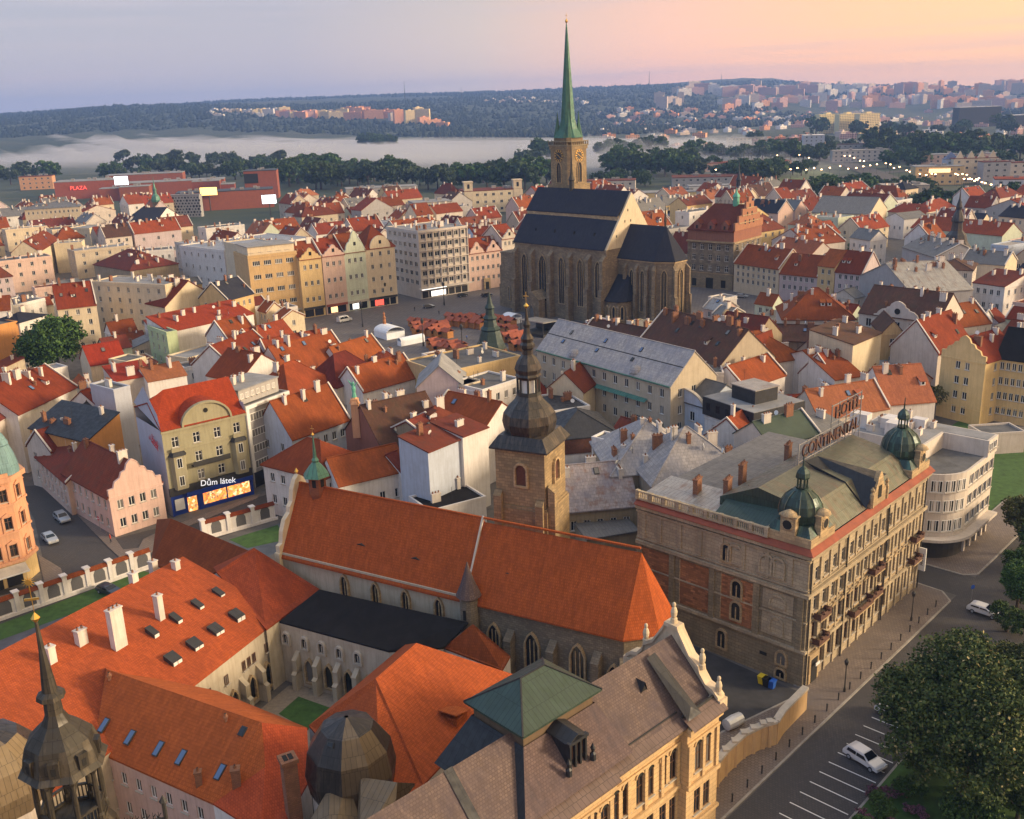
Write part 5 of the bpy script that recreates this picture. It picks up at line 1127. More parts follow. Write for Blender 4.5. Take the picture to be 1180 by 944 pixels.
 # balconies with rust red railings
 for (x, z, ln) in ((3.2, 5.7, 1.4), (3.2, 9.2, 1.4), (14.6, 5.4, 2.9), (18.8, 5.7, 1.6), (18.8, 9.4, 1.6), (L - 3.0, 5.7, 1.4), (L - 3.0, 9.2, 1.4)):
  q = MB().mat('sandl'); q.box(-ln, -1.15, 0, ln, 0, .2); q.mat('rustr'); q.box(-ln, -1.15, .2, ln, -1.09, 1.05); q.box(-ln, -1.09, .2, -ln + .06, 0, 1.05); q.box(ln - .06, -1.09, .2, ln, 0, 1.05)
  q.lathe([(.25, .9), (.35, 1.1), (.1, 1.3)], 6, (-ln * .5, -1.1)); q.lathe([(.3, .9), (.35, 1.15), (.1, 1.3)], 6, (ln * .5, -1.1)); q.build('balcony', r, (x, 0, z - .4))
 d = MB().mat('sandl'); d.box(-1.3, -.4, -.2, 1.3, -.003, 4.2); d.mat('dark').box(-.8, -.45, -.1, .8, -.4, 3.4); d.mat('frame').box(-.5, -.9, 2.6, .5, -.8, 3.0); d.build('entrance', r, (2.3, 0, 0))
 q = MB().mat('frame'); q.box(-.1, -1.3, 0, .1, -.3, 3.6); vs_ = q.build('vertical_sign', r, (L - .6, 0, 3.2));
 lbl_text('HOTEL', .62, 'iron', vs_, Matrix.Translation((-.12, -.8, 1.8)) @ Matrix.Rotation(math.pi / 2, 4, 'Z') @ Matrix.Rotation(math.pi, 4, 'Z') @ Matrix.Rotation(math.pi / 2, 4, 'X') @ Matrix.Rotation(math.pi / 2, 4, 'Z'))
 for x in (.3, 9.9, 22.3, L - .3): q = MB().mat('iron'); q.tube((0, -.3, 0), (0, -.3, Z - 1), .09); q.build('downpipe', r, (x, 0, 0))
 # rooftop sign
 sg = thing('rooftop_sign', 'rooftop lettering HOTEL CONTINENTAL on an open steel frame behind the near green dome', 'sign', Lp(r, 0, 0), ang)
 P0 = at(957, 528, Z + 6.5); a_ = atY(930, 553, 121.);
 sx0, sy0 = 14.5, 9.5; fr = MB().mat('zinc'); Ls = 18.5; ZB = Z + 4.4
 for i in range(9):
  x = sx0 + Ls * i / 8; fr.tube((x, sy0, Z), (x, sy0, ZB + (6.4 if i >= 4 else 3.2)), .08, n=4); fr.tube((x, sy0 + 1.8, Z), (x, sy0, ZB + 2), .06, n=4)
 for zz in (.5, 3.0): fr.tube((sx0, sy0, ZB + zz), (sx0 + Ls, sy0, ZB + zz), .07, n=4)
 for zz in (3.7, 6.2): fr.tube((sx0 + 9, sy0, ZB + zz), (sx0 + Ls, sy0, ZB + zz), .07, n=4)
 fr.build('sign_frame', sg)
 lbl_text('HOTEL', 2.5, 'rustr', sg, Matrix.Translation((sx0 + 13.8, sy0 - .15, ZB + 5.0)) @ Matrix.Rotation(math.pi / 2, 4, 'X'), .12)
 lbl_text('CONTINENTAL', 2.45, 'rustr', sg, Matrix.Translation((sx0 + 9.2, sy0 - .15, ZB + 1.75)) @ Matrix.Rotation(math.pi / 2, 4, 'X'), .12)
 FOOT.append((c.x, c.y, ang, L, D)); return r, L, D, Z, ang
hot, hL, hD, hZ, hang = hotel()
# =================================================================== white modernist block with a rounded corner
def round_block():
 c = at(1104, 606, 0); e = at(1134, 604, 0)
 A = Lp(hot, hL + 9.5, -1.0); ang = hang; Z = 15.6
 r = thing('modernist_block', 'pale functionalist block with rounded corner and ribbon windows beyond the hotel', 'apartment block', (A.x, A.y, 0), ang)
 # local x along the street, rounded corner at the near left
 R = 6.0; L, D = 17., 19.; n = 9
 arc = [(R - R * math.cos(t), R - R * math.sin(t)) for t in [math.pi / 2 * i / n for i in range(n + 1)]]     # from (0,R) to (R,0)
 b = MB().mat('w_offwhite'); zb = 3.6
 segs = [((0, D), (0, R), 3)] + [(arc[i], arc[i + 1], 0) for i in range(n)] + [((R, 0), (L, 0), 5), ((L, 0), (L, D), 3), ((L, D), (0, D), 0)]
 for p, q, nx in segs:
  ln = (Vector(p) - Vector(q)).length; ops = []
  if nx and ln > 3:
   for f in range(3): ops += [(ln * (i + .5) / nx - .95, 4.9 + f * 3.3, ln * (i + .5) / nx + .95, 6.7 + f * 3.3) for i in range(nx)]
  b.wall(p, q, zb, Z - 1.6, [tuple(round(v, 2) for v in o) for o in ops])
  u = (Vector(q) - Vector(p)).normalized(); add_windows(r, p, q, math.atan2(u.y, u.x), ops, 'x', True)
 b.prism([(.0, D), *arc, (L, 0), (L, D)], Z - 1.6, Z - 1.2)
 b.prism([(5, 7), (L + .2, 7), (L + .2, D), (5, D)], Z - 1.2, Z + 1.6); b.prism([(13, -.2), (L + .25, -.2), (L + .25, 7), (13, 7)], Z - 1.2, Z + 1.6)
 b.build('wall', r)
 ro = MB().mat('tar'); ro.prism([(.5, D - .5), *[(x + .35 * (1 - x / R), y + .35 * (1 - y / R)) for x, y in arc], (12.9, .4), (12.9, 6.9), (4.9, 6.9), (4.9, D - .5)], Z - 1.2, Z - 1.1); ro.mat('tarl'); ro.prism([(5.4, 7.4), (13.4, 7.4), (13.4, .2), (L - .1, .2), (L - .1, D - .4), (5.4, D - .4)], Z + 1.6, Z + 1.66); rf = ro.build('roof', r)
 for i in range(2): o = put('window', win_mesh(1.5, 1.3, 'x')[2], r, (14 + i * 1.8, -.42, Z - .2))
 wr = MB().mat('glass'); arc2 = [(R - (R + .03) * math.cos(t), R - (R + .03) * math.sin(t)) for t in [math.pi / 2 * i / n for i in range(n + 1)]]
 for f in range(3):
  for i in range(1, n, 2):
   p, q = Vector(arc2[i - 1]), Vector(arc2[min(i + 1, n)]); mdl = (p + q) / 2; u = q - p; k = win_mesh(1.7, 1.9, 'm'); o = put('window', k[0], r, (mdl.x + u.y * .08, mdl.y - u.x * .08, 4.85 + f * 3.3), math.atan2(u.y, u.x)); po = put('pane', k[1], o)
   o.location -= Vector((u.y, -u.x, 0)) * -.02
 g = MB().mat('iron'); arc3 = [(R - (R - .3) * math.cos(t), R - (R - .3) * math.sin(t)) for t in [math.pi / 2 * i / n for i in range(n + 1)]]; g.prism([(.3, D), *arc3, (L, .3), (L, D)], -.3, zb); g.build('shop_front', r)
 k = MB().mat('w_offwhite'); arc4 = [(R - (R + 1.5) * math.cos(t), R - (R + 1.5) * math.sin(t)) for t in [math.pi / 2 * i / n for i in range(n + 1)]]
 k.prism([(-1.5, R + 6), *arc4, (L, -1.5), (L, 1), (-.2, R + 6)], zb - .1, zb + .35); k.build('canopy', r)
 for x in (7, 9.6, 12.2, 14.8, L - .2): q = MB().mat('w_offwhite'); q.box(-.25, -.05, -.3, .25, .4, zb - .1); q.build('pier', r, (x, 0, 0))
 for i in range(12):
  x, y = 6 + rnd.random() * 10, 8 + rnd.random() * 10; put('chimney', chimney_mesh(1.1, .65, 1.0, 'w'), rf, (x, y, Z + 1.6), rnd.choice((0, 1.57)))
 q = MB().mat('w_white')
 for (x, y, w_, d, h) in ((6, 11, 2.4, 3, 2.2), (9, 14, 3, 2, 1.8), (7, 17.5, 2, 3, 2.4), (12.5, 10, 1.6, 2.2, 1.6)): q.box(x, y, Z + 1.62, x + w_, y + d, Z + 1.6 + h)
 q.build('roof_shed', rf)
 FOOT.append((A.x, A.y, ang, L, D))
round_block()
# =================================================================== fabric shop house
def fabric_house():
 a = at(200, 596, 0); b_ = at(293, 569.5, 0); v = (b_ - a).to_2d(); ang = math.atan2(v.y, v.x); L = v.length; Z = 16.8; D = 13.
 r = thing('fabric_shop_house', 'olive town house with bright red roof, arched pediment and a lit blue fabric shop front', 'shop house', (a.x, a.y, 0), ang)
 b = MB().mat('w_olive'); ops = [];
 fx = [L * .14, L * .39, L * .64, L * .88]
 for z0, h in ((6.0, 1.9), (9.5, 2.0), (13.2, 2.0)):
  for x in fx: ops.append((x - .65, z0, x + .65, z0 + h))
 b.wall((0, 0), (L, 0), 4.9, Z, ops); b.mat('w_bluegrey').wall((0, D), (0, 0), -.3, Z, hi=[(D, Z), (D, Z), (D * .93, Z + 3.0), (D * .76, Z + 4.6), (D * .52, Z + 7.3), (0, Z + 2.8)]); b.wall((L, 0), (L, D), -.3, Z + 2); b.wall((L, D), (0, D), -.3, Z + 2);
 b.build('wall', r)
 add_windows(r, (0, 0), (L, 0), 0, ops, 't', True)
 t = MB().mat('w_olive'); t.box(-.2, -.4, Z - .5, L + .2, -.003, Z); t.box(0, -.15, 4.9, L, -.003, 5.3); t.box(0, -.12, 12.4, L, -.003, 12.6)
 for x in (fx[0], fx[3]):       # oriels
  t.prism([(x - 1.5, -.003), (x - 1.0, -.9), (x + 1.0, -.9), (x + 1.5, -.003)], 5.2, 11.7); t.mat('black').prism([(x - 1.8, -.003), (x - 1.2, -1.15), (x + 1.2, -1.15), (x + 1.8, -.003)], 11.7, 12.5, [(x - 1.2, -.003), (x - .8, -.6), (x + .8, -.6), (x + 1.2, -.003)]); t.mat('w_olive')
  t.box(x - 1.1, -.7, 12.5, x + 1.1, -.55, 13.2)
 t.build('oriel', r)
 for x in (fx[0], fx[3]):
  for z0 in (5.9, 9.4):
   o = put('window', win_mesh(.9, 1.8, 't')[2], r, (x, -1.03 + .0, z0));
   k = MB().mat('frame'); k.box(-.5, -.03, 0, .5, .06, 1.9); k.mat('glass').box(-.4, -.05, .1, -.04, -.03, 1.8); k.box(.04, -.05, .1, .4, -.03, 1.8); k.build('oriel_window', r, (x, -.9, z0)); bpy.data.objects.remove(o)
 bl = MB().mat('iron'); bl.box(fx[1] - 1.6, -1.1, 8.9, fx[2] + 1.6, -.003, 9.1); bl.box(fx[1] - 1.6, -1.1, 9.1, fx[2] + 1.6, -1.02, 9.9); bl.build('balcony', r)
 pd = MB().mat('w_olive'); xc, w_, h = L * .53, L * .56, 3.6
 ar = [(xc + w_ / 2 * math.cos(t), Z + h * math.sin(t)) for t in [math.pi * i / 14 for i in range(15)]]
 pd.poly([(x, -.25, z) for x, z in ar]); pd.poly([(x, .1, z) for x, z in ar[::-1]])
 ar2 = [(xc + (w_ / 2 + .35) * math.cos(t), Z + (h + .35) * math.sin(t)) for t in [math.pi * i / 14 for i in range(15)]]
 for i in range(14): pd.mesh([(ar[i][0], -.6, ar[i][1]), (ar[i + 1][0], -.6, ar[i + 1][1]), (ar2[i + 1][0], -.6, ar2[i + 1][1]), (ar2[i][0], -.6, ar2[i][1]), (ar2[i][0], .3, ar2[i][1]), (ar2[i + 1][0], .3, ar2[i + 1][1]), (ar[i][0], -.2, ar[i][1]), (ar[i + 1][0], -.2, ar[i + 1][1])], [(0, 1, 2, 3), (3, 2, 5, 4), (0, 6, 7, 1)])
 pd.mat('dark').X = Matrix.Translation((xc, -.27, Z + h * .62)) @ Matrix.Rotation(math.pi / 2, 4, 'X'); pd.lathe([(.45, 0), (.45, .06)], 10); pd.X = None; pd.build('arched_pediment', r)
 ro = MB().mat('brightred'); e = .15
 v_ = [(-.1, -.4, Z + e), (L + .1, -.4, Z + e), (L + .1, 1.4, Z + 1.2), (-.1, 1.4, Z + 1.2), (L + .1, D * .45, Z + 6.0), (D * .26, D * .45, Z + 6.0), (-.1, D * .40, Z + 4.4), (L + .1, D, Z + 2), (D * .26, D, Z + 2), (-.1, D, Z + 2)]
 ro.slab(v_, [(0, 1, 2, 3), (3, 2, 4, 5), (3, 5, 6), (5, 4, 7, 8), (6, 5, 8, 9)], .25)
 for i in range(14):             # roof swelling over the pediment
  a0, a1 = ar2[i], ar2[i + 1]; ro.poly([(a0[0], .2, a0[1] + .02), (a0[0], 1.5 + (a0[1] - Z) * 1.2, a0[1] + .25), (a1[0], 1.5 + (a1[1] - Z) * 1.2, a1[1] + .25), (a1[0], .2, a1[1] + .02)])
 rf = ro.build('roof', r)
 # shop front
 s = MB().mat('shopblue'); s.box(0, .25, -.3, L, .6, 4.9); s.mat('iron'); s.box(-.1, -.25, 4.0, L + .1, .2, 5.6); s.mat('shopblue'); s.box(L * .18, -.45, 3.2, L, -.26, 4.1); s.box(0, -.05, -.3, .35, .25, 4); s.box(L - .35, -.05, -.3, L, .25, 4); s.box(L * .31, -.05, -.3, L * .37, .25, 4); s.box(L * .37, -.05, -.3, L - .35, .25, .6)
 sf = s.build('shop_front', r)
 mm = shopglow()
 for (x0, x1, z0, z1) in ((L * .38, L * .66, .75, 3.0), (L * .68, L * .96, .75, 3.0), (L * .19, L * .30, .1, 3.)):
  g = MB().mat(mm); g.box(x0, .1, z0, x1, .2, z1); g.build('shop_window', r)
 q = MB().mat('frame'); q.box(L * .04, -.02, 1.0, L * .15, .05, 3.2); q.build('poster', r)
 cyan = M['neonw']; lbl_text('Dům látek', 1.55, cyan, sf, Matrix.Translation((L * .56, -.66, 4.75)) @ Matrix(((1, 0, .0, 0), (0, 0, -1, 0), (.0, 1, 0, 0), (0, 0, 0, 1))) @ Matrix(((1, .25, 0, 0), (0, 1, 0, 0), (0, 0, 1, 0), (0, 0, 0, 1))), .04)
 lbl_text('Dům látek', 2.4, 'signred', r, Matrix.Translation((-.06, D * .46, Z - 2.5)) @ Matrix.Rotation(-math.pi / 2, 4, 'Z') @ Matrix.Rotation(math.pi / 2, 4, 'X') @ Matrix(((1, .25, 0, 0), (0, 1, 0, 0), (0, 0, 1, 0), (0, 0, 0, 1))), .03)
 FOOT.append((a.x, a.y, ang, L, D)); return r, L, D, ang
def shopglow():
 q = NT('lit shop window'); uv = q.n('ShaderNodeUVMap').outputs[0]
 v = q.n('ShaderNodeTexVoronoi', {'Vector': uv, 'Scale': 2.6}).outputs['Color']; c = q.n('ShaderNodeSeparateColor', {0: v})
 cr_ = q.n('ShaderNodeValToRGB', {0: c.outputs[0]}); el = cr_.color_ramp.elements; el[0].color = (.9, .12, .03, 1); el[1].color = (1, .75, .35, 1); x = el.new(.4); x.color = (1, .35, .06, 1); x = el.new(.7); x.color = (.25, .1, .04, 1)
 q.l(cr_.outputs[0], 'Emission Color'); q.b.inputs['Emission Strength'].default_value = 1.6; q.b.inputs['Base Color'].default_value = (.05, .03, .02, 1); q.b.inputs['Roughness'].default_value = .2; return q.m
fab, fabL, fabD, fabang = fabric_house()
# ornate salmon corner house cut by the left edge
def ornate_house():
 a = at(-62, 700, 0); b_ = at(52, 664, 0); v = (b_ - a).to_2d(); ang = math.atan2(v.y, v.x); L = v.length; Z = fz(b_, 545); D = 12.
 r = thing('ornate_corner_house', 'ornate salmon stone corner house with turquoise copper turret at the left edge', 'house', (a.x, a.y, 0), ang)
 b = MB().mat('w_salmon'); cut = 2.6; c1, c2 = (L - cut, 0), (L, cut)
 fh = (Z - 4.2) / 3
 def face(p, q, n, nm=1.1):
  ln = (Vector(q) - Vector(p)).length; ops = []
  for f in range(3): ops += [(round(ln * (i + .5) / n - nm / 2, 2), round(4.9 + f * fh, 2), round(ln * (i + .5) / n + nm / 2, 2), round(4.9 + f * fh + 2.0, 2)) for i in range(n)]
  b.wall(p, q, 3.9, Z, ops); u = (Vector(q) - Vector(p)).normalized(); add_windows(r, p, q, math.atan2(u.y, u.x), ops, 't', True, 'frameb')
  for o in ops:
   m = Vector(p) + u * ((o[0] + o[2]) / 2); n_ = Vector((u.y, -u.x))
   t.X = Matrix.Translation((m.x, m.y, 0)) @ Matrix.Rotation(math.atan2(u.y, u.x), 4, 'Z'); t.box(-.85, -.3, o[3] + .2, .85, -.003, o[3] + .4); t.mesh([(-.8, -.25, o[3] + .4), (.8, -.25, o[3] + .4), (0, -.25, o[3] + .85), (-.8, 0, o[3] + .4), (.8, 0, o[3] + .4), (0, 0, o[3] + .85)], [(0, 1, 2), (0, 2, 5, 3), (1, 4, 5, 2)])
   t.box(-.9, -.18, o[1] - .5, -.62, -.003, o[3] + .2); t.box(.62, -.18, o[1] - .5, .9, -.003, o[3] + .2); t.X = None
 t = MB().mat('w_salmon')
 face((0, 0), c1, 5); face(c1, c2, 1); face(c2, (L, D), 4)
 for zz, hh, o in ((3.8, .5, .4), (4.2 + fh, .3, .25), (4.2 + 2 * fh, .3, .25), (Z - .7, .8, .6)):
  t.prism([(-.1, -o), (L - cut + o * .4, -o), (L + o, cut - o * .4), (L + o, D), (L, D), (L, cut), (L - cut, 0), (-.1, 0)], zz, zz + hh)
 b.mat('w_yellow'); b.wall((0, 0), c1, -.3, 3.9); b.wall(c1, c2, -.3, 3.9); b.wall(c2, (L, D), -.3, 3.9); b.wall((L, D), (0, D), -.3, Z); b.wall((0, D), (0, 0), -.3, Z); b.build('wall', r); t.build('cornice', r)
 g = MB().mat('dark')
 for (x0, x1) in ((L - 11, L - 8.4), (L - 7.6, L - 6.2), (L - 5.6, L - 3.2), (L - 17, L - 12.5)): g.box(x0, -.06, -.2, x1, -.003, 3.0)
 g.build('shop_window', r); g = MB().mat('sill'); g.mesh([(L - 18, -.5, 3.7), (L - 2.6, -.5, 3.7), (L - 2.6, -2.4, 2.9), (L - 18, -2.4, 2.9)], [(0, 3, 2, 1)]); g.mat('frame').box(L - 18, -2.45, 2.7, L - 2.6, -2.38, 2.95); g.build('awning', r)
 p = MB().mat('w_salmon')
 for (x, y) in ((L - 7.5, -.3), (L - 14.5, -.3)): p.box(x - 1.6, y, Z, x + 1.6, y + .5, Z + 2.6); p.lathe([(1.5, Z + 2.6), (.9, Z + 3.5), (.1, Z + 3.9)], 10, (x, y + .25), ex=.2); p.box(x - 2.2, y, Z, x - 1.8, y + .5, Z + 2.2); p.box(x + 1.8, y, Z, x + 2.2, y + .5, Z + 2.2)
 p.box(0, -.2, Z + .1, L - cut, .1, Z + .7); p.build('parapet', r)
 c = MB().mat('turq'); cx, cy = L - 2.6, 2.8; c.lathe([(2.6, Z), (2.5, Z + 1.4), (2.1, Z + 3.2), (1.6, Z + 4.6), (1.7, Z + 4.8), (1.2, Z + 6.0), (.5, Z + 7.2), (.4, Z + 8.0), (.1, Z + 8.6), (.05, Z + 9.5)], 10, (cx, cy)); c.build('copper_turret', r)
 ro = MB().mat('turqd'); ro.slab([(0, 0, Z + .1), (L - 3, 0, Z + .1), (L - 4.5, 4, Z + 3), (0, 4, Z + 3), (L - 4.5, D, Z + 2.4), (0, D, Z + 2.4), (L, cut, Z + .1), (L, D, Z + .1)], [(0, 1, 2, 3), (3, 2, 4, 5), (1, 6, 2), (6, 7, 4, 2)]); ro.build('roof', r)
 FOOT.append((a.x, a.y, ang, L, D)); return r, L
orn, ornL = ornate_house()
# =================================================================== the modelled houses
H_ = house; W_ = dict(near=True)
# --- around the fabric shop
r, L, Z = H_('grey ribbon windowed office block beside the red roofed fabric shop', (283, 471.5), (332, 453), 16.5, 12, 'flat', nf=4, nx=1, ns=0, wc='cgrey', rc='tar', ww=.1, wh=.1, chim=0, sides='x', name='office_block', cat='office block')
nb = r; g = MB()
for f in range(4):
 z0 = 3.9 + f * 3.25; g.mat('frame'); g.box(.8, -.1, z0, L - .5, -.02, z0 + 1.6);
 g.mat('glass')
 for i in range(14): x = .9 + (L - 1.5) * i / 14; g.box(x + .06, -.13, z0 + .12, x + (L - 1.5) / 14 - .08, -.1, z0 + 1.48)
 if f == 0: pass
g.build('ribbon_window', r); g = MB().mat('frame'); g.box(-.15, -.3, 3.3, .6, -.003, Z + .5); g.box(L - .45, -.3, 3.3, L + .1, -.003, Z + .5); g.box(.6, -.3, Z - .2, L - .45, -.003, Z + .5); g.mat('dark').box(.3, -.05, -.2, L - .3, -.003, 3.1); g.build('facade_frame', r)
g = MB().mat('w_grey'); g.box(.5, 2, Z + .3, L - .5, 10, Z + 3.2); g.mat('tarl').box(.3, 1.8, Z + 3.2, L - .3, 10.2, Z + 3.4); pt = g.build('penthouse', r)
for i in range(7): put('window', win_mesh(.8, 1.1, '')[2], pt, (1.3 + i * (L - 2.4) / 6.5, 1.85, Z + 1.4))
for i in range(6): put('chimney', chimney_mesh(.7, .65, 1.4, 'w'), pt, (1.2 + i * 1.1, 6 + (i % 2), Z + 3.4))
H_('steep orange red roof with two white dormers over pale blue painted front', (336, 506), (402, 483), 10.5, 11, 'gx', 6.6, 'blue', 'orange2', 2, 6, chim=1, near=True)
r = H_.__defaults__ and bpy.data.objects[-1] if False else None
# --- pink baroque house and its long side wing
a = at(130, 617, 0); b_ = at(192, 598, 0)
H_('pale pink baroque gabled house on the street corner with long side wing', (133, 619), (193, 599), 574, 20, 'gy', 5.2, 'pink', 'rust', 2, 4, ns=7, g=True, gab='baroque', gs='f', near=True, chim=2, name='gabled_house', gf=.5)
H_('long rust tiled wing behind the pink gabled house', (40, 525), (77, 557), 6.5, 9, 'gx', 3.2, 'pink', 'rust', 2, 7, chim=2, near=True)
H_('rust roofed low wing in front of orange blank wall', (58, 521), (131, 497), 8.5, 8, 'gx', 3.6, 'offwhite', 'rust', 2, 4, chim=2)
r = H_('orange rendered house with blank gable wall and black roof', (34, 494), (100, 510), 11.5, 8, 'shed', 3.8, 'orangep', 'black', 0, 0, chim=2, sides='f')
H_('ochre house with dark eaves beside the blank orange wall', (96, 470), (121, 466), 13, 10, 'hip', 2.4, 'ochre', 'black', 3, 3, chim=1)
H_('red ribbed long roof with paired skylights running down to the left edge', (-30, 500), (50, 455), 12.5, 13, 'gx', 5.4, 'offwhite', 'rust', 2, 6, chim=2, sky=4)
H_('red hipped roof with pale blank gable left of the orange wall', (20, 478), (88, 446), 13, 14, 'gx', 5.0, 'white', 'red', 0, 0, chim=2)
H_('dull red roof with satellite dishes at the left edge', (-45, 470), (22, 440), 13, 14, 'gx', 5, 'offwhite', 'rust', 1, 3, chim=3)
H_('narrow blue grey rear wall block left of the fabric shop', (131, 452), (150, 447), 17.5, 9, 'flat', wc='bluegrey', rc='tar', nf=0, chim=1, sides='f')
H_('white narrow house with one window between orange wall and grey block', (113, 469), (133, 461), 13, 8, 'gx', 3, 'white', 'red', 3, 1, chim=0)
H_('small red roof on cream wall next to the big left tree', (104, 421), (145, 414), 11, 10, 'gx', 4, 'cream', 'brightred', 0, 0, chim=0, sky=1)
H_('cream roof lodge with row of white windows beside small red roof', (146, 419), (168, 413), 12.5, 7, 'flat', wc='cream', rc='tar', nf=1, nx=1, ww=3.4, wh=1.3, style='m', chim=0, gf=9.6, near=True)
H_('pinkish flat terrace block behind the fabric shop', (132, 440), (178, 432), 15.5, 10, 'shed', 1.5, 'offwhite', 'brightred', 0, 0, chim=3)
H_('pale house with faded red roof behind the fabric shop roof', (170, 440), (215, 432), 15, 10, 'gx', 2, 'white', 'salmon', 0, 0, chim=2)
H_('tall white flat wall at the left edge with terrace above', (-40, 385), (20, 372), 15, 12, 'flat', wc='orangep', rc='tar', nf=0, chim=1, sides='f')
H_('white flat roofed house with dark roof left of the big tree', (22, 372), (53, 363), 15, 10, 'hip', 1.6, 'white', 'slate', 3, 3, chim=1)
H_('low white wall building in front of the left tree', (24, 436), (78, 424), 10, 6, 'flat', wc='white', rc='tarl', nf=0, chim=0)
H_('red roofs with small white dormer at far left edge', (-40, 362), (12, 357), 15, 12, 'gx', 3.5, 'white', 'red', 1, 3, chim=2)
H_('white low block with red terrace and grey flat roof above the left tree', (10, 355), (52, 345), 14, 12, 'flat', wc='white', rc='tar', nf=2, nx=4, chim=4)
# --- yellow apartment house
H_('tall cream apartment house with rooftop chimneys above the big left tree', (105, 326), (190, 330), 19, 12, 'flat', wc='cream', rc='tarl', nf=5, nx=7, ns=2, chim=9, name='apartment_house', wh=1.7, near=True)
H_('lower cream wing with steep red roof left of the tall cream apartment house', (66, 356), (111, 351), 15, 13, 'gx', 6.5, 'cream', 'red', 4, 3, chim=2, sky=3)
H_('cream blank gabled wall with red roof to the right of the tall apartment house', (190, 354), (249, 343), 13, 12, 'gy', 7, 'cream', 'red', 0, 0, chim=1)
H_('pale green narrow front of long white walled building', (170, 377), (192, 385), 14, 3, 'flat', wc='green', rc='tar', nf=4, nx=3, ns=0, chim=0, sides='f', near=True)
H_('long white blank wall building with red lean-to roof in the middle left', (195, 383), (292, 362), 13.5, 11, 'shed', 3.2, 'white', 'brightred', 0, 0, chim=2, sides='f')
H_('cream lower wall building with square recess below the long white wall', (216, 415), (287, 395), 9, 8, 'flat', wc='cream', rc='tarl', nf=0, chim=0, sides='f')
H_('orange baroque gabled house with dark slate roof behind the white wall', (262, 346), (292, 338), 14.5, 12, 'gx', 5, 'ochre', 'slate', 3, 4, chim=1)
H_('small red roof between cream gable and slate roofed ochre house', (236, 345), (262, 345), 12, 10, 'gx', 4.5, 'white', 'red', 0, 0, chim=1)
# --- cluster of red roofs between the fabric shop and the square
def cluster(lst):
 for t in lst: H_(**t) if isinstance(t, dict) else H_(*t[:13], **t[13])
RC = [
 ('white house with red roof just above the long cream wall', (262, 392), (296, 384), 12, 10, 'gx', 4.5, 'white', 'orange2', 0, 0, 2),
 ('broad red roof with white chimney stack left end of the red cluster', (268, 424), (316, 404), 12, 12, 'gx', 5, 'white', 'red', 0, 0, 2),
 ('orange red roof with gabled end facing the square beside beige office', (296, 402), (342, 389), 10.5, 10, 'gx', 4.6, 'cream', 'orange2', 0, 0, 2),
 ('second orange roof of the cluster by the square with tall white chimney', (312, 418), (384, 404), 10.5, 10, 'gx', 5, 'white', 'orange2', 0, 0, 3),
 ('orange roof below the white chimney group facing the grey parapet', (330, 432), (402, 412), 11.5, 12, 'gx', 6, 'white', 'orange2', 0, 0, 3),
 ('wide orange roof running to the square beside white tents', (398, 426), (446, 410), 10, 10, 'gx', 5, 'white', 'orange2', 0, 0, 1),
 ('dark red steep roof in the middle of the red cluster', (388, 446), (438, 428), 11.5, 11, 'hip', 5.6, 'offwhite', 'dkred2', 0, 0, 0),
 ('dark red hipped roof next to the flat terrace with yellow wall', (424, 436), (478, 427), 10.5, 10, 'hip', 4.4, 'offwhite', 'dkred2', 0, 0, 1),
 ('orange roof with small skylight left of the pale gable', (418, 452), (482, 434), 11, 10, 'gx', 4.6, 'white', 'orange2', 1, 3, 2),
 ('red valley roof behind the grey office penthouse', (276, 440), (330, 424), 12, 12, 'gy', 5, 'white', 'red', 0, 0, 2),
 ('orange hipped roof with roof hatch behind the two dormers', (334, 462), (388, 440), 11.5, 13, 'hip', 6, 'white', 'orange2', 0, 0, 3),
]
for t in RC: H_(*t[:11], chim=t[11])
# --- old houses right of the two dormer roof
H_('old house with blind red gable and mossy brown roof', (398, 495), (440, 517), 12, 14, 'gy', 6.4, 'brickred', 'brown', 0, 0, chim=3, sides='f')
H_('shabby ochre house with large arched white window and brown roof', (440, 487), (468, 482), 13.5, 8, 'hip', 2.6, 'dirty', 'brown', 2, 2, ww=1.4, wh=2.4, chim=1, near=True, name='old_house')
H_('peeling tall ochre house with bay window and rusty roof', (466, 486), (494, 498), 14, 9, 'hip', 3.0, 'dirty', 'rust', 3, 2, ns=1, chim=1, near=True, name='old_house')
H_('weathered lean-to house with brown roof above the white blank wall', (494, 507), (515, 497), 13.5, 10, 'gx', 2.6, 'dirty', 'rust', 1, 1, chim=1)
H_('bluish white blank wall house left of the stone church tower', (493, 522), (532, 506), 14.6, 7, 'shed', 1.6, 'blue', 'rust', 0, 0, chim=1, sides='f')
H_('cream white tall blank wall house touching the stone church tower', (533, 504), (562, 493), 15.2, 8, 'shed', 1.2, 'white', 'rust', 0, 0, chim=1, sides='f')
H_('grey blank gable house below the yellow terrace wall', (480, 447), (534, 445), 13.5, 12, 'gy', 4.6, 'lilac', 'tarl', 0, 0, chim=0, sides='f')
H_('red roof sloping behind the shabby houses', (498, 478), (560, 492), 12, 10, 'gx', 3.6, 'white', 'orange2', 0, 0, chim=2)
H_('pale yellow flat roofed terrace block in front of the square', (510, 432), (600, 412), 14, 16, 'flat', wc='yellow', rc='tar', nf=0, chim=4, sides='f')
H_('white flat roofed wing with tall windows behind the church tower', (556, 452), (600, 438), 13.5, 10, 'flat', wc='white', rc='tar', nf=3, nx=4, ns=2, chim=2)
H_('cream wing with narrow windows between grey gable and white wing', (534, 447), (556, 441), 13.5, 10, 'flat', wc='cream', rc='tar', nf=3, nx=2, chim=2)
H_('peach gabled house with blank wall right of the onion dome', (630, 448), (672, 452), 11.5, 14, 'gy', 3.8, 'cream', 'dkred2', 0, 0, chim=2, sides='f')
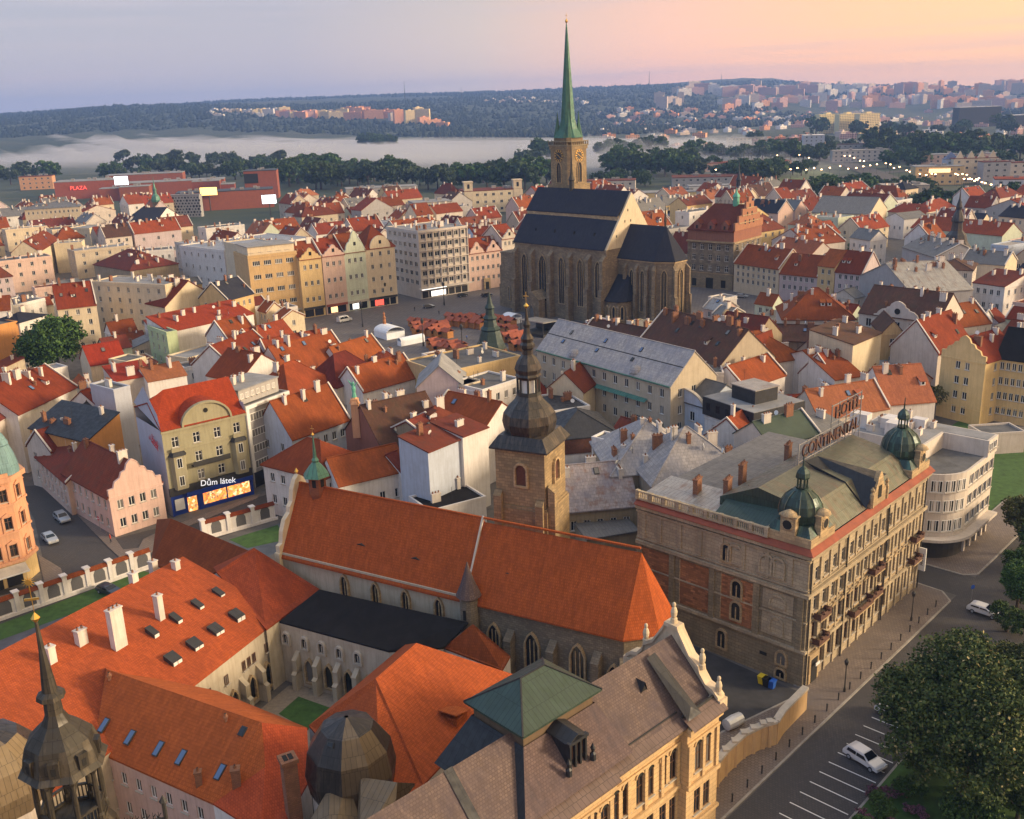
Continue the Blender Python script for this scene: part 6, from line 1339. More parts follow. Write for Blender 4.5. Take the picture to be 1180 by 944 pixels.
# L-shaped house behind the church
r, L, Z = H_('white house with long red brown roof just behind the monastery church', (303, 535), (372, 552), 9.6, 12, 'hip', 4.2, 'white', 'orange2', 2, 5, ns=4, chim=0, near=True)
H_('white courtyard wing with wavy eave and red roof behind the green ridge turret', (390, 560), (470, 541), 8.8, 9, 'gx', 3.6, 'white', 'orange2', 1, 4, chim=0, near=True)
H_('little red shed roof on a tall white wall by the courtyard', (462, 545), (486, 535), 8.8, 7, 'gx', 2.6, 'white', 'rust', 0, 0, chim=0)
H_('white low wall with black roof and glass vault below the blank white house', (495, 592), (560, 575), 5.5, 8, 'flat', wc='white', rc='tarb', nf=0, chim=1)
# --- grey roofed pale building with green ledge
r, L, Z = H_('long beige town building with pale grey mansard roof and green ledge in the centre', (619, 403), (773, 446), 15.5, 13.5, 'gx', 6.2, 'beige', 'greyt', 4, 12, ns=3, chim=0, near=True, name='town_building', ww=1.2, wh=1.8)
q = MB().mat('verdi'); q.mesh([(L * .22, -1.1, Z - 4.6), (L * .85, -1.1, Z - 4.6), (L * .85, -.01, Z - 4.0), (L * .22, -.01, Z - 4.0)], [(0, 1, 2, 3)]); q.box(0, -.5, Z - .15, L, -.18, Z + .1); q.build('green_ledge', r)
q = MB().mat('iron'); q.box(0, 3.4, Z + 3.2, L, 3.65, Z + 3.5); q.build('roof_break', r)
for x in (L * .28, L * .74):
 q = MB().mat('greyt'); q.lathe([(1.6, 0), (1.3, .7), (.8, 1.2), (.1, 1.4)], 12, ex=1.); q.build('arched_dormer', r, (x, 1.3, Z + .7))
for x in (.15, .42, .68): put('skylight', skylight_mesh(.8, 1.0), r, (L * x, 2.6, Z + 2.7), rot=(-.85, 0, 0)); put('skylight', skylight_mesh(.7, 1.2), r, (L * x + .6, 4.7, Z + 4.6), rot=(-.85, 0, 0))
# --- brown roof behind it, gables and old centre houses
H_('brown patched roof with brick chimneys behind the pale grey mansard', (735, 395), (828, 424), 13, 17, 'gx', 7.5, 'beige', 'brown', 1, 5, chim=4, cw='b', name='old_house')
H_('chimney crowded small roofs with round cream cupola before the cathedral', (672, 383), (735, 395), 11, 8, 'gx', 3, 'cream', 'brown', 0, 0, chim=7, cw='bw')
H_('stone house with baroque gable and dark roof near the town hall square', (818, 388), (868, 396), 12, 14, 'gx', 5.4, 'sand2' if 'sand2' in M else 'dirty', 'rust', 1, 3, chim=4, cw='bw', gab='baroque', gs='l')
H_('red roof with row of sharp white gables', (800, 408), (842, 420), 12, 12, 'gx', 6, 'white', 'red', 0, 0, chim=2)
for i, (x, y) in enumerate(((836, 424), (850, 419), (863, 414))): H_(('first', 'second', 'third')[i] + ' sharp white gable counted from the left below the red roof', (x, y - 2), (x + 13, y), 11.5, 8, 'gy', 5.2, 'white', 'red', 1, 1, chim=0)
H_('white flat house with black roof and cream wall between brown and red roofs', (795, 432), (834, 432), 13, 10, 'flat', wc='offwhite', rc='tar', nf=1, nx=3, chim=2)
H_('wide orange hipped roof right of the sharp white gables', (846, 424), (928, 412), 11, 16, 'hip', 5.8, 'offwhite', 'orange2', 0, 0, chim=3)
H_('orange roof slope below the wide hipped roof', (858, 448), (905, 432), 10, 10, 'gx', 4, 'white', 'orange2', 0, 0, chim=2)
H_('orange tent shaped roof right of the stone house', (902, 368), (986, 368), 12, 18, 'hip', 7, 'offwhite', 'orange2', 0, 0, chim=4, cw='bw')
H_('brown courtyard roofs with soot stained brick stacks', (884, 392), (985, 396), 9, 12, 'gx', 3, 'brownp', 'brown', 0, 0, chim=7, cw='b')
H_('small cream gabled house between the brick stacks', (918, 404), (950, 408), 11.5, 10, 'gy', 3.6, 'cream', 'brown', 0, 0, chim=0)
r, L, Z = H_('brick courtyard block with two giant square chimneys', (950, 392), (985, 398), 10, 9, 'flat', wc='brownp', rc='tar', nf=2, nx=4, chim=0, cw='b')
for x in (L * .2, L * .75): q = MB().mat('chimb'); q.box(-.9, -.8, 0, .9, .8, 5.4); q.box(-1.1, -1, 5.0, 1.1, 1, 5.3); q.build('chimney', r, (x, 2, Z))
H_('beige blank walled house with bright ochre gable end', (983, 398), (1016, 384), 15.5, 11, 'shed', 2.2, 'cream', 'brown', 0, 0, chim=1, sides='f', name='gable_house')
H_('ochre sunlit gable wall house left of the white baroque front', (1016, 384), (1042, 384), 14.5, 12, 'gy', 3, 'ochre', 'brown', 3, 1, chim=0)
r, L, Z = H_('big white house with brown roof and wide baroque front gable', (990, 360), (1081, 372), 15, 15, 'gx', 6.2, 'offwhite', 'brown', 3, 5, chim=2, near=True, name='baroque_house', ww=1.5, wh=2.2)
q = MB().mat('w_offwhite'); ol = gable_outline('bell', L * .6, 4.6, Z - .3); q.poly([(L * .2 + a, -.3, c) for a, c in ol]); q.poly([(L * .2 + a, .2, c) for a, c in ol[::-1]])
for (a, c), (d, f) in zip(ol, ol[1:]): q.poly([(L * .2 + a, -.3, c), (L * .2 + a, .2, c), (L * .2 + d, .2, f), (L * .2 + d, -.3, f)])
q.mat('dark').X = Matrix.Translation((L * .5, -.32, Z + 1.6)) @ Matrix.Rotation(math.pi / 2, 4, 'X'); q.lathe([(.8, 0), (.8, .05)], 12); q.X = None; q.build('front_gable', r)
q = MB().mat('brown'); q.slab([(L * .22, -.2, Z - .2), (L * .5, -.2, Z + 3.4), (L * .78, -.2, Z - .2), (L * .5, 5.2, Z + 3.6)], [(0, 1, 3), (1, 2, 3)], .2); q.build('gable_roof', r)
H_('orange roof with skylights right of the big brown roof', (1100, 378), (1142, 372), 12, 12, 'gx', 4.6, 'offwhite', 'orange2', 0, 0, chim=1, sky=3)
H_('steep red roof leaning against the sunlit baroque end wall', (1081, 408), (1120, 394), 12, 12, 'gx', 7, 'offwhite', 'red', 0, 0, chim=1)
H_('yellow tall house with white baroque gable and red attic roof', (1085, 408), (1136, 418), 14.5, 13, 'gy', 4.5, 'yellow', 'red', 4, 2, ns=3, near=True, gab='baroque', gs='f', chim=3, name='gabled_house', marg=3.)
H_('yellow apartment wing with dark roof at the right edge', (1148, 412), (1192, 418), 14.5, 13, 'gx', 5.5, 'yellow', 'tarb', 4, 5, near=True, chim=3, name='apartment_house')
H_('low cream outbuilding wall below the yellow house at the right edge', (1134, 503), (1182, 500), 4, 6, 'flat', wc='offwhite', rc='tar', nf=0, chim=0)
r, L, Z = H_('long white gabled end wall with orange roof right of the black box tower house', (890, 412), (962, 438), 9.5, 8, 'gy', 4.2, 'white', 'orange2', 0, 0, chim=2, sides='f')
H_('orange roof on white wall in front of the ochre gable', (961, 437), (1008, 418), 8.5, 9, 'gx', 5, 'white', 'orange2', 0, 0, chim=1)
H_('white box annexe with flat dark green roof', (958, 449), (1010, 446), 8, 8, 'flat', wc='white', rc='tar', nf=0, chim=0)
H_('white stepped wall building with dark doors behind the round tree', (1008, 428), (1050, 418), 7.5, 8, 'flat', wc='white', rc='tarl', nf=1, nx=2, chim=0)
H_('yellow courtyard wall under the white gabled end', (924, 457), (976, 468), 5, 5, 'flat', wc='yellow', rc='tar', nf=0, chim=0)
H_('orange roof with flat grey court right of the green copper roof', (944, 483), (1024, 470), 9.5, 10, 'gx', 4.6, 'offwhite', 'salmon', 0, 0, chim=1)
H_('orange gable roof with white verge behind the far green dome', (1022, 466), (1078, 462), 10, 14, 'gx', 6, 'white', 'salmon', 0, 0, chim=1)
H_('red low courtyard roofs left of the rooftop lettering', (905, 478), (948, 474), 6, 10, 'gx', 2.5, 'offwhite', 'red', 0, 0, chim=2)
H_('pale orange roof with small round dormer by the black mansard', (862, 512), (905, 486), 10, 9, 'gx', 4, 'white', 'orange2', 0, 0, chim=1)
H_('dark green copper roof beside the rooftop lettering', (888, 515), (944, 500), 13.5, 9, 'gx', 3.2, 'offwhite', 'dkgreen', 0, 0, chim=1)
# --- black mansard house with box tower
r, L, Z = H_('white house with black metal attic and square black roof tower', (812, 478), (868, 498), 10.5, 13, 'flat', wc='white', rc='black', nf=2, nx=3, chim=0, near=True, name='attic_house')
q = MB().mat('black'); q.box(-.3, -.35, Z + .2, L + .3, 13.2, Z + 3.8); q.mat('tarl').box(-.2, -.2, Z + 3.8, L + .2, 13, Z + 3.9); q.mat('black').box(L * .28, 3.5, Z + 3.9, L * .75, 9.5, Z + 6.6); q.mat('zinc').box(L * .26, 3.3, Z + 6.6, L * .77, 9.7, Z + 6.8); at_ = q.build('black_attic', r)
for i in range(5): q = MB().mat('glass'); q.box(-.5, -.05, 0, .5, .0, 1.4); q.build('attic_window', at_, (L * (i + .5) / 5, -.37, Z + 1.4))
for i in range(3): q = MB().mat('dark'); q.box(-.02, -.5, 0, .06, .5, 1.4); q.build('attic_window', at_, (L + .32, 3 + i * 2.6, Z + 1.4))
q = MB().mat('dark'); q.X = Matrix.Translation((L * .66, -.03, 5.6)) @ Matrix.Rotation(math.pi / 2, 4, 'X'); q.lathe([(1.1, 0), (1.1, .05)], 16); q.X = None; q.build('round_window', r)
H_('white house with arched baroque gable beside black attic house', (763, 455), (812, 470), 11.5, 12, 'gx', 3.6, 'blue', 'tar', 2, 2, chim=0, near=True, ww=1.4, wh=2.0, name='gabled_house')
q = MB().mat('w_blue'); a = at(763, 455, 11.5); b_ = at(812, 470, 11.5); lr = bpy.data.objects['gabled_house.002'] if 'gabled_house.002' in bpy.data.objects else None
if lr:
 LL = (b_ - a).to_2d().length; ol = gable_outline('arch', LL, 3.2, 11.4); q.poly([(x, -.25, z) for x, z in ol]); q.poly([(x, .2, z) for x, z in ol[::-1]]); q.mat('sill')
 for (x, z), (x2, z2) in zip(ol, ol[1:]): q.mesh([(x, -.5, z), (x, .25, z), (x2, .25, z2), (x2, -.5, z2), (x, -.5, z - .3), (x2, -.5, z2 - .3)], [(0, 1, 2, 3), (0, 3, 5, 4)])
 q.build('arched_gable', lr)
# --- grey slated pair left of the hotel
H_('large roof of pale grey square slates with dark skylight left of the hotel', (705, 548), (812, 540), 10.5, 18, 'hip', 6.5, 'dirty', 'greyt', 1, 5, chim=1)
H_('second pale grey roof with orange ridge patches nearest the hotel', (752, 560), (868, 548), 11, 17, 'hip', 6.5, 'dirty', 'greyt', 1, 5, chim=2, cw='wb')
H_('pale old roof with rust stains right of the stone church tower', (648, 590), (735, 582), 6.5, 13, 'gx', 5.5, 'dirty', 'greyr', 1, 5, chim=1)
H_('small grey hipped roof between stained roof and the large slate roof', (694, 543), (728, 548), 9.5, 8, 'hip', 3, 'dirty', 'greyr', 1, 2, chim=1)
H_('dark low metal roof deep behind the orange apse', (676, 622), (735, 612), 3.5, 9, 'shed', 1., 'dirty', 'grey', 0, 0, chim=0)
r, L, Z = H_('dark hipped metal roof on white base behind the onion dome tower', (640, 507), (712, 500), 10.5, 14, 'hip', 3.4, 'white', 'black', 0, 0, chim=0)
q = MB().mat('brownw'); q.box(-.2, -.25, 7.4, L + .2, 14, 10.4); q.build('timber_storey', r)
H_('low black roofs with white rooftop lodge behind the onion dome tower', (628, 478), (680, 470), 10, 12, 'flat', wc='white', rc='black', nf=0, chim=3, cw='b')
H_('white wall slab house with chimney cluster right of the dark hipped roof', (708, 512), (722, 505), 11.5, 5, 'flat', wc='white', rc='tar', nf=0, chim=0, sides='f')
# =================================================================== row on the square
SQ = dict(g=True, near=True, gf=3.6)
def gfront(r, L, Z, style, h, wc, w0=0., w1=1.):
 q = MB().mat('w_' + wc); ol = [(L * w0 + a, c) for a, c in gable_outline(style, L * (w1 - w0), h, Z - .2)]
 q.poly([(a, -.3, c) for a, c in ol]); q.poly([(a, .2, c) for a, c in ol[::-1]])
 for (a, c), (d, f) in zip(ol, ol[1:]): q.poly([(a, -.42, c + .06), (d, -.42, f + .06), (d, .25, f + .06), (a, .25, c + .06)])
 q.mat('glass').box(L * (w0 + w1) / 2 - .5, -.34, Z + h * .3, L * (w0 + w1) / 2 + .5, -.31, Z + h * .3 + 1.3)
 q.build('front_gable', r)
def shopf(r, L, mat, txt=None, tm='frame', glow=None):
 q = MB().mat(mat); q.box(.2, -.3, 2.9, L - .2, -.01, 3.7); q.mat('glass'); n = max(2, int(L / 3))
 for i in range(n): q.box(.5 + (L - 1) * i / n, -.05, .3, .5 + (L - 1) * (i + 1) / n - .4, -.01, 2.8)
 f = q.build('shop_front', r)
 if txt: lbl_text(txt, .8, tm, f, Matrix.Translation((L / 2, -.36, 3.25)) @ Matrix.Rotation(math.pi / 2, 4, 'X'), .05)
 if glow: g = MB().mat(glow); g.box(L * .2, -.09, .5, L * .5, -.05, 2.6); g.build('lit_window', r)
r, L, Z = H_('beige modern office house with wide dark windows on the square', (294, 374), (349, 366), 297, 16, 'flat', wc='ochre', rc='tarl', nf=4, nx=4, ns=0, g=True, gf=4.5, ww=2.6, wh=1.6, near=True, style='m', chim=2, name='office_house')
q = MB().mat('w_cream'); q.box(.6, 1.2, Z + .3, L - .3, 14, Z + 3.2); q.mat('tarl').box(.3, .7, Z + 3.2, L, 14.3, Z + 3.45); pt = q.build('penthouse', r)
for i in range(5): put('window', win_mesh(1.5, 1.4, 'x')[2], pt, (2 + i * (L - 3.6) / 4.4, 1.1, Z + 1.3))
shopf(r, L, 'shopgrey' if 'shopgrey' in M else 'sill')
r, L, Z = H_('yellow baroque gabled house on the square beside beige office', (351, 367), (376, 363), 300, 14, 'gx', 5.5, 'yellow', 'red', 3, 3, chim=1, **SQ); gfront(r, L, Z, 'baroque', 4.2, 'yellow'); shopf(r, L, 'iron')
r, L, Z = H_('pink stucco gabled house on the square beside the yellow one', (377, 363), (402, 359), 296, 14, 'gx', 5.5, 'pink', 'red', 3, 3, chim=1, **SQ); gfront(r, L, Z, 'baroque', 4.2, 'pink'); shopf(r, L, 'redtrim', None, glow='warmlit')
r, L, Z = H_('pale green tall gabled house on the square', (402, 359), (426, 355), 292, 14, 'gx', 6, 'palegreen', 'red', 3, 3, chim=1, **SQ); gfront(r, L, Z, 'bell', 8.0, 'palegreen'); shopf(r, L, 'sill', glow='whitelit')
r, L, Z = H_('cream house with rounded gable and red tent roof at the square corner', (426, 355), (459, 350), 287, 14, 'pyr', 7.5, 'cream', 'red', 4, 3, chim=1, **SQ); gfront(r, L, Z, 'arch', 4.6, 'cream', .15, .85); shopf(r, L, 'iron', glow='redlit')
r, L, Z = H_('big pale modern corner building with rows of brown windows on the square', (486, 345), (541, 336), 268, 24, 'flat', wc='offwhite', rc='tarl', nf=6, nx=7, ns=6, g=True, gf=4.5, ww=2.2, wh=1.8, near=True, style='x', chim=4, name='department_store', cat='department store', sides='fl')
q = MB().mat('w_offwhite')
for f in range(1, 7): zz = 4.5 + (Z - 4.5) * f / 6 - .35; q.box(-.1, -.6, zz, L + .1, -.01, zz + .3)
for i in range(8): x = L * i / 7; q.box(x - .15, -.5, 4.5, x + .15, -.012, Z)
q.build('facade_ribs', r); shopf(r, L, 'sill', None, glow='whitelit'); q = MB().mat('whitelit'); q.box(-1.2, -2.6, 3.9, L * .45, -2.5, 4.2); q.build('lit_canopy_edge', r); q = MB().mat('w_offwhite'); q.box(-1.3, -2.5, 3.85, L, -.01, 4.25); q.build('canopy', r)
r, L, Z = H_('pink white baroque mansion with two shaped gables on the square', (541, 336), (580, 330), 293, 13, 'gx', 5, 'pink', 'red', 3, 6, chim=1, g=True, near=True, gf=2.5); gfront(r, L, Z, 'bell', 4.6, 'pink', .04, .48); gfront(r, L, Z, 'bell', 4.6, 'pink', .52, .96); q = MB().mat('sandl'); q.box(L / 2 - 1.5, -.8, -.2, L / 2 + 1.5, -.01, 4.4); q.mat('dark').box(L / 2 - .8, -.85, 0, L / 2 + .8, -.8, 3); q.build('portal', r)
r, L, Z = H_('narrow white and orange gabled house touching the cathedral corner', (580, 330), (597, 327), 276, 13, 'gx', 5, 'offwhite', 'red', 4, 3, chim=1, **SQ); gfront(r, L, Z, 'baroque', 4, 'offwhite')
H_('blue rendered rear gables behind the pink mansion', (532, 272), (552, 280), 16, 12, 'gy', 5, 'blue', 'red', 2, 3, chim=1, group=None)
H_('second blue rear gable nearer the cathedral', (553, 279), (577, 282), 15, 12, 'gy', 5, 'blue', 'red', 2, 3, chim=1)
H_('long white office building with dormer arches behind the beige office', (207, 284), (258, 290), 17, 46, 'flat', wc='white', rc='zinc', nf=3, nx=6, ns=8, chim=5, name='office_building')
H_('white stair block with half round roof on the long white office', (258, 280), (272, 283), 21, 14, 'flat', wc='cream', rc='zinc', nf=0, chim=0, sides='f')
H_('cream block with rounded attic left of the beige office', (272, 297), (291, 305), 17.5, 14, 'flat', wc='cream', rc='zinc', nf=0, chim=1, sides='f')
# =================================================================== town hall side
def town_hall():
 a = at(791.5, 330, 0); b_ = at(843.7, 335, 0); v = (b_ - a).to_2d(); ang = math.atan2(v.y, v.x); L = v.length; Z = fz(a, 264); D = 24; Zc = fz(a, 277)
 r = thing('town_hall', 'renaissance town hall with dark sgraffito front, stepped brick gables and green roof turret', 'town hall', (a.x, a.y, 0), ang)
 b = MB().mat('w_sgr'); ops = grid_ops(L, 0, Zc, 3, 5, 1.6, 2.2, 6.0, 1.); b.wall((0, 0), (L, 0), 6, Zc, ops); op2 = grid_ops(D, 0, Zc, 3, 5, 1.6, 2.2, 6., 1.); b.wall((L, 0), (L, D), 6, Zc, op2)
 b.mat('hoteldk'); b.wall((0, 0), (L, 0), -.3, 6, [(L * .5 - 1.6, .0, L * .5 + 1.6, 4.2), (L * .16 - 1, .6, L * .16 + 1, 3.6), (L * .8 - 1, .6, L * .8 + 1, 3.6)]); b.wall((L, 0), (L, D), -.3, 6)
 b.mat('w_brickred'); b.wall((0, 0), (L, 0), Zc, Z); b.wall((L, 0), (L, D), Zc, Z); b.wall((0, D), (0, 0), -.3, Z); b.wall((L, D), (0, D), -.3, Z); b.mat('sandl'); b.box(-.3, -.8, Zc - .3, L + .8, -.01, Zc + .3); b.box(L, 0, Zc - .3, L + .8, D, Zc + .3); b.box(-.2, -.2, 5.9, L + .2, -.01, 6.2); b.build('wall', r)
 add_windows(r, (0, 0), (L, 0), 0, ops, 't', True); add_windows(r, (L, 0), (L, D), math.pi / 2, op2, 't', True)
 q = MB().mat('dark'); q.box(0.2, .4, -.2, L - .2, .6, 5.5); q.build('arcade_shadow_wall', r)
 ro = MB().mat('dkred2'); rh = 9.; ro.slab([(-.4, -.6, Z), (L + .2, -.6, Z), (L + .2, D / 2, Z + rh), (5, D / 2, Z + rh), (L + .2, D + .6, Z), (-.4, D + .6, Z)], [(0, 1, 2, 3), (3, 2, 4, 5), (0, 3, 5)], .3); rf = ro.build('roof', r)
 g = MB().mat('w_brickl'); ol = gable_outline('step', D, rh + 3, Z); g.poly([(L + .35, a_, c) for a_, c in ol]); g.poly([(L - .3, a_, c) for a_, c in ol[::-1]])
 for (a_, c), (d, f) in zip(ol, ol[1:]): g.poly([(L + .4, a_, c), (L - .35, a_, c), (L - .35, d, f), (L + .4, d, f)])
 g.mat('sandl')
 for i in range(1, 4): g.box(L + .36, D * .12 * i, Z + (rh + 3) * .22 * i - .2, L + .6, D * (1 - .12 * i), Z + (rh + 3) * .22 * i + .15)
 g.mat('dark')
 for (y, z) in ((.35, .1), (.5, .1), (.65, .1), (.42, .35), (.58, .35), (.5, .6)): g.box(L + .36, D * y - .5, Z + rh * y * 0 + (rh + 3) * z + .6, L + .4, D * y + .5, Z + (rh + 3) * z + 2.2)
 g.build('stepped_gable', r)
 for x in (L * .2, L * .5, L * .8):
  q = MB().mat('w_brickred'); q.box(-1.3, 0, -.3, 1.3, 1.6, 2.2); q.mesh([(-1.4, -.05, 2.2), (1.4, -.05, 2.2), (0, -.05, 3.8)], [(0, 1, 2)]); q.mat('dkred2'); q.slab([(-1.5, -.1, 2.2), (0, -.1, 3.9), (1.5, -.1, 2.2), (-1.5, 3, 2.3), (0, 4, 3.9), (1.5, 3, 2.3)], [(0, 1, 4, 3), (1, 2, 5, 4)], .1); q.mat('dark').box(-.4, -.08, .5, .4, -.05, 1.8); q.build('dormer', rf, (x, -.1, Z))
 c = MB().mat('iron')
 for x in np.linspace(6, L, 9): c.lathe([(.12, Z + rh), (.12, Z + rh + .8), (.22, Z + rh + 1.), (.02, Z + rh + 1.6)], 5, (x, D / 2))
 c.build('ridge_cresting', rf)
 t = MB().mat('copgreen'); cx, cy = L * .72, D / 2; t.lathe([(1.3, Z + rh - 1), (1.3, Z + rh + 2.6), (1.6, Z + rh + 2.8), (1.2, Z + rh + 3.6), (.5, Z + rh + 4.4), (.1, Z + rh + 6)], 8, (cx, cy)); t.build('roof_turret', r)
 FOOT.append((a.x, a.y, ang, L, D))
town_hall()
def row(lst):
 for t in lst:
  k = dict(t[11]) if len(t) > 11 else {}
  H_(*t[:11], **k)
row([
 ('white house with dark red roof between cathedral choir and town hall', (768, 326), (791, 328), 290, 14, 'gx', 7, 'white', 'dkred2', 3, 4, dict(g=True, near=True, chim=1)),
 ('cream long house with orange roof and shops right of the town hall', (845, 336), (896, 345), 303, 14, 'gx', 6.2, 'cream', 'orange2', 3, 8, dict(g=True, near=True, gf=3.4, chim=2)),
 ('lilac house with orange roof and green lit shop on the square', (897, 345), (940, 350), 315, 13, 'gx', 6.4, 'lilac', 'orange2', 2, 6, dict(g=True, near=True, gf=3.4, chim=1)),
 ('narrow yellow baroque gabled house between two lilac houses', (940, 350), (959, 353), 306, 13, 'gx', 5, 'yellow', 'orange2', 3, 2, dict(g=True, near=True, gf=2.5, chim=0)),
 ('lilac house with brown red steep roof right of the narrow yellow one', (960, 353), (991, 357), 313, 13, 'gx', 6.5, 'lilac', 'red', 3, 4, dict(g=True, near=True, gf=2.5, chim=1)),
 ('grey blank gable and sheet roof house right of the lilac row', (991, 318), (1050, 338), 13, 20, 'gy', 6.5, 'grey', 'zinc', 0, 0, dict(chim=1, sides='r', ns=4)),
 ('big white corner house with low dark brown roof on the right', (1076, 310), (1121, 312), 15, 16, 'hip', 2.2, 'offwhite', 'brown', 4, 4, dict(chim=3, near=True, ns=3)),
 ('white house with red lean-to roof beside the big white corner house', (1121, 326), (1158, 331), 13.5, 12, 'shed', 3, 'white', 'rust', 3, 4, dict(chim=3)),
 ('white house with dark roof at the right edge of the upper town', (1163, 322), (1195, 326), 14, 14, 'gx', 4, 'offwhite', 'slate', 3, 3, dict(chim=1, near=True)),
 ('grey long roofed house behind the white corner house', (1108, 302), (1158, 306), 14, 12, 'gx', 3.5, 'cream', 'grey', 1, 4, dict(chim=2)),
 ('blue white box house near the right edge', (1142, 283), (1162, 285), 14, 14, 'flat', 0, 'blue', 'zinc', 1, 2, dict(chim=0)),
 ('long salmon roofed house with row of white chimneys behind the lilac row', (886, 290), (932, 297), 13, 14, 'gx', 5, 'offwhite', 'salmon', 2, 6, dict(chim=4)),
 ('orange roof with many white chimneys left of the poplar bush', (932, 283), (974, 278), 13, 22, 'gx', 5.5, 'offwhite', 'orange2', 0, 0, dict(chim=6)),
 ('white gabled house right of the dark bush', (1003, 277), (1022, 275), 13, 12, 'gy', 3.5, 'white', 'grey', 2, 2, dict(chim=1)),
 ('large pale grey tent roof with blank walls left of the black spire', (1040, 285), (1078, 297), 12, 18, 'gx', 4.5, 'grey', 'grey', 0, 0, dict(chim=4)),
 ('pale green house with long red roof at the upper right', (1050, 262), (1155, 272), 13, 14, 'gx', 4.5, 'palegreen', 'orange2', 1, 9, dict(chim=3)),
 ('pale yellow gabled hall with grey slate roof in the trees', (1002, 247), (1022, 240), 12, 30, 'gy', 7, 'cream', 'grey', 0, 0, dict(chim=0)),
 ('teal house with maroon roof and twin white gables', (970, 233), (1017, 236), 12, 14, 'gx', 5, 'palegreen', 'dkred2', 1, 8, dict(chim=5)),
 ('white low house beyond the yellow hall', (1042, 253), (1070, 250), 10, 12, 'gx', 2.5, 'white', 'grey', 1, 4, dict(chim=0)),
 ('cream house with dark roof below the shopping lights', (1080, 255), (1130, 258), 11, 12, 'gx', 4, 'cream', 'slate', 1, 6, dict(chim=2)),
 ('tall cream apartment house with slate roof at the right edge', (1151, 249), (1195, 253), 17, 14, 'gx', 4, 'cream', 'slate', 4, 6, dict(chim=2, name='apartment_house')),
 ('grey long apartment house at the far left square', (28, 242), (92, 238), 20, 16, 'hip', 3, 'beige', 'grey', 4, 12, dict(chim=5, near=False, ns=4, name='apartment_house')),
 ('cream low modern house with flat dark roof in the upper left', (60, 266), (103, 262), 14, 16, 'flat', 0, 'cream', 'tar', 2, 5, dict(chim=4)),
 ('cream house front with two windows right of the flat cream house', (103, 264), (124, 260), 15, 14, 'flat', 0, 'cream', 'tarl', 2, 2, dict(chim=0)),
 ('low cream row with black roof behind', (124, 270), (172, 264), 11, 12, 'gx', 4, 'cream', 'slate', 1, 6, dict(chim=2)),
 ('white gabled hall with black curved roof by the theatre', (175, 262), (213, 252), 11, 16, 'gy', 9, 'white', 'slate', 0, 0, dict(chim=0)),
 ('white terraced houses with dark roofs below the cream row', (150, 292), (200, 288), 12, 12, 'flat', 0, 'white', 'tar', 2, 6, dict(chim=5)),
 ('dull salmon large hipped roof in the upper left', (108, 305), (150, 312), 11, 22, 'hip', 6, 'dirty', 'rust', 0, 0, dict(chim=2)),
 ('peach cream gable wall house at the left', (45, 290), (68, 276), 14, 12, 'gx', 5, 'cream', 'red', 0, 0, dict(chim=1)),
 ('cream blank block beside the peach gable wall', (62, 282), (94, 280), 14, 10, 'flat', 0, 'cream', 'tarl', 0, 0, dict(chim=1, sides='f')),
])
# generic houses over the rest of the old town ------------------------------------------------
def inside_any(x, y, pad):
 for (ax, ay, an, L, D) in FOOT:
  c, s = math.cos(an), math.sin(an); dx, dy = x - ax, y - ay; u, v = dx * c + dy * s, -dx * s + dy * c
  if -pad < u < L + pad and -pad < v < D + pad: return True
 return False
def poly_in(x, y, P):
 r = False; n = len(P)
 for i in range(n):
  x1, y1 = P[i]; x2, y2 = P[(i + 1) % n]
  if (y1 > y) != (y2 > y) and x < (x2 - x1) * (y - y1) / (y2 - y1) + x1: r = not r
 return r
SQUARE = [tuple(at(*p).to_2d()) for p in ((340, 372), (460, 351), (486, 346), (600, 327), (600, 300), (792, 300), (792, 331), (905, 348), (1000, 362), (945, 372), (870, 372), (830, 372), (760, 388), (640, 396), (560, 410), (480, 412), (420, 402), (380, 390))]
ROADS = [[tuple(at(*p).to_2d()) for p in q] for q in (((940, 214), (1020, 220), (1180, 262), (1180, 225), (1060, 200), (960, 190)), )]
fil = random.Random(21); NG = 0
wcs = ['white', 'cream', 'offwhite', 'yellow', 'pink', 'beige', 'grey', 'white', 'cream', 'offwhite', 'white', 'lilac', 'palegreen', 'beige', 'offwhite']
rcs = ['red', 'red', 'orange2', 'rust', 'dkred2', 'orange2', 'red', 'brown', 'rust', 'salmon', 'grey', 'slate']
WN = dict(white='white', cream='cream', offwhite='off-white', yellow='yellow', pink='pink', beige='beige', grey='grey', ochre='ochre', lilac='lilac', palegreen='pale green')
RN = dict(red='red', orange2='orange', rust='rust brown', dkred2='dark red', brown='brown', salmon='pale salmon', grey='grey', slate='dark slate')
ga = R_(38); gu = Vector((math.cos(ga), math.sin(ga))); gv = Vector((-gu.y, gu.x))
cand = []
for i in range(-70, 71):
 for j in range(-40, 75):
  jx = fil.uniform(-1.5, 1.5); base = Vector((0, 470)); ctr = base + gu * (i * 19 + jx) + gv * (j * 17.5)
  if j % 3 == 2: continue                       # street or yard between rows
  cand.append((ctr.x, ctr.y))
cand.sort(key=lambda p: p[1])
def far_limit(x):                                    # where the town gives way to the river meadows
 X = px((x, 700, 0))[0]
 return 760 if X < 420 else 730 if X < 700 else 690 if X < 900 else 660
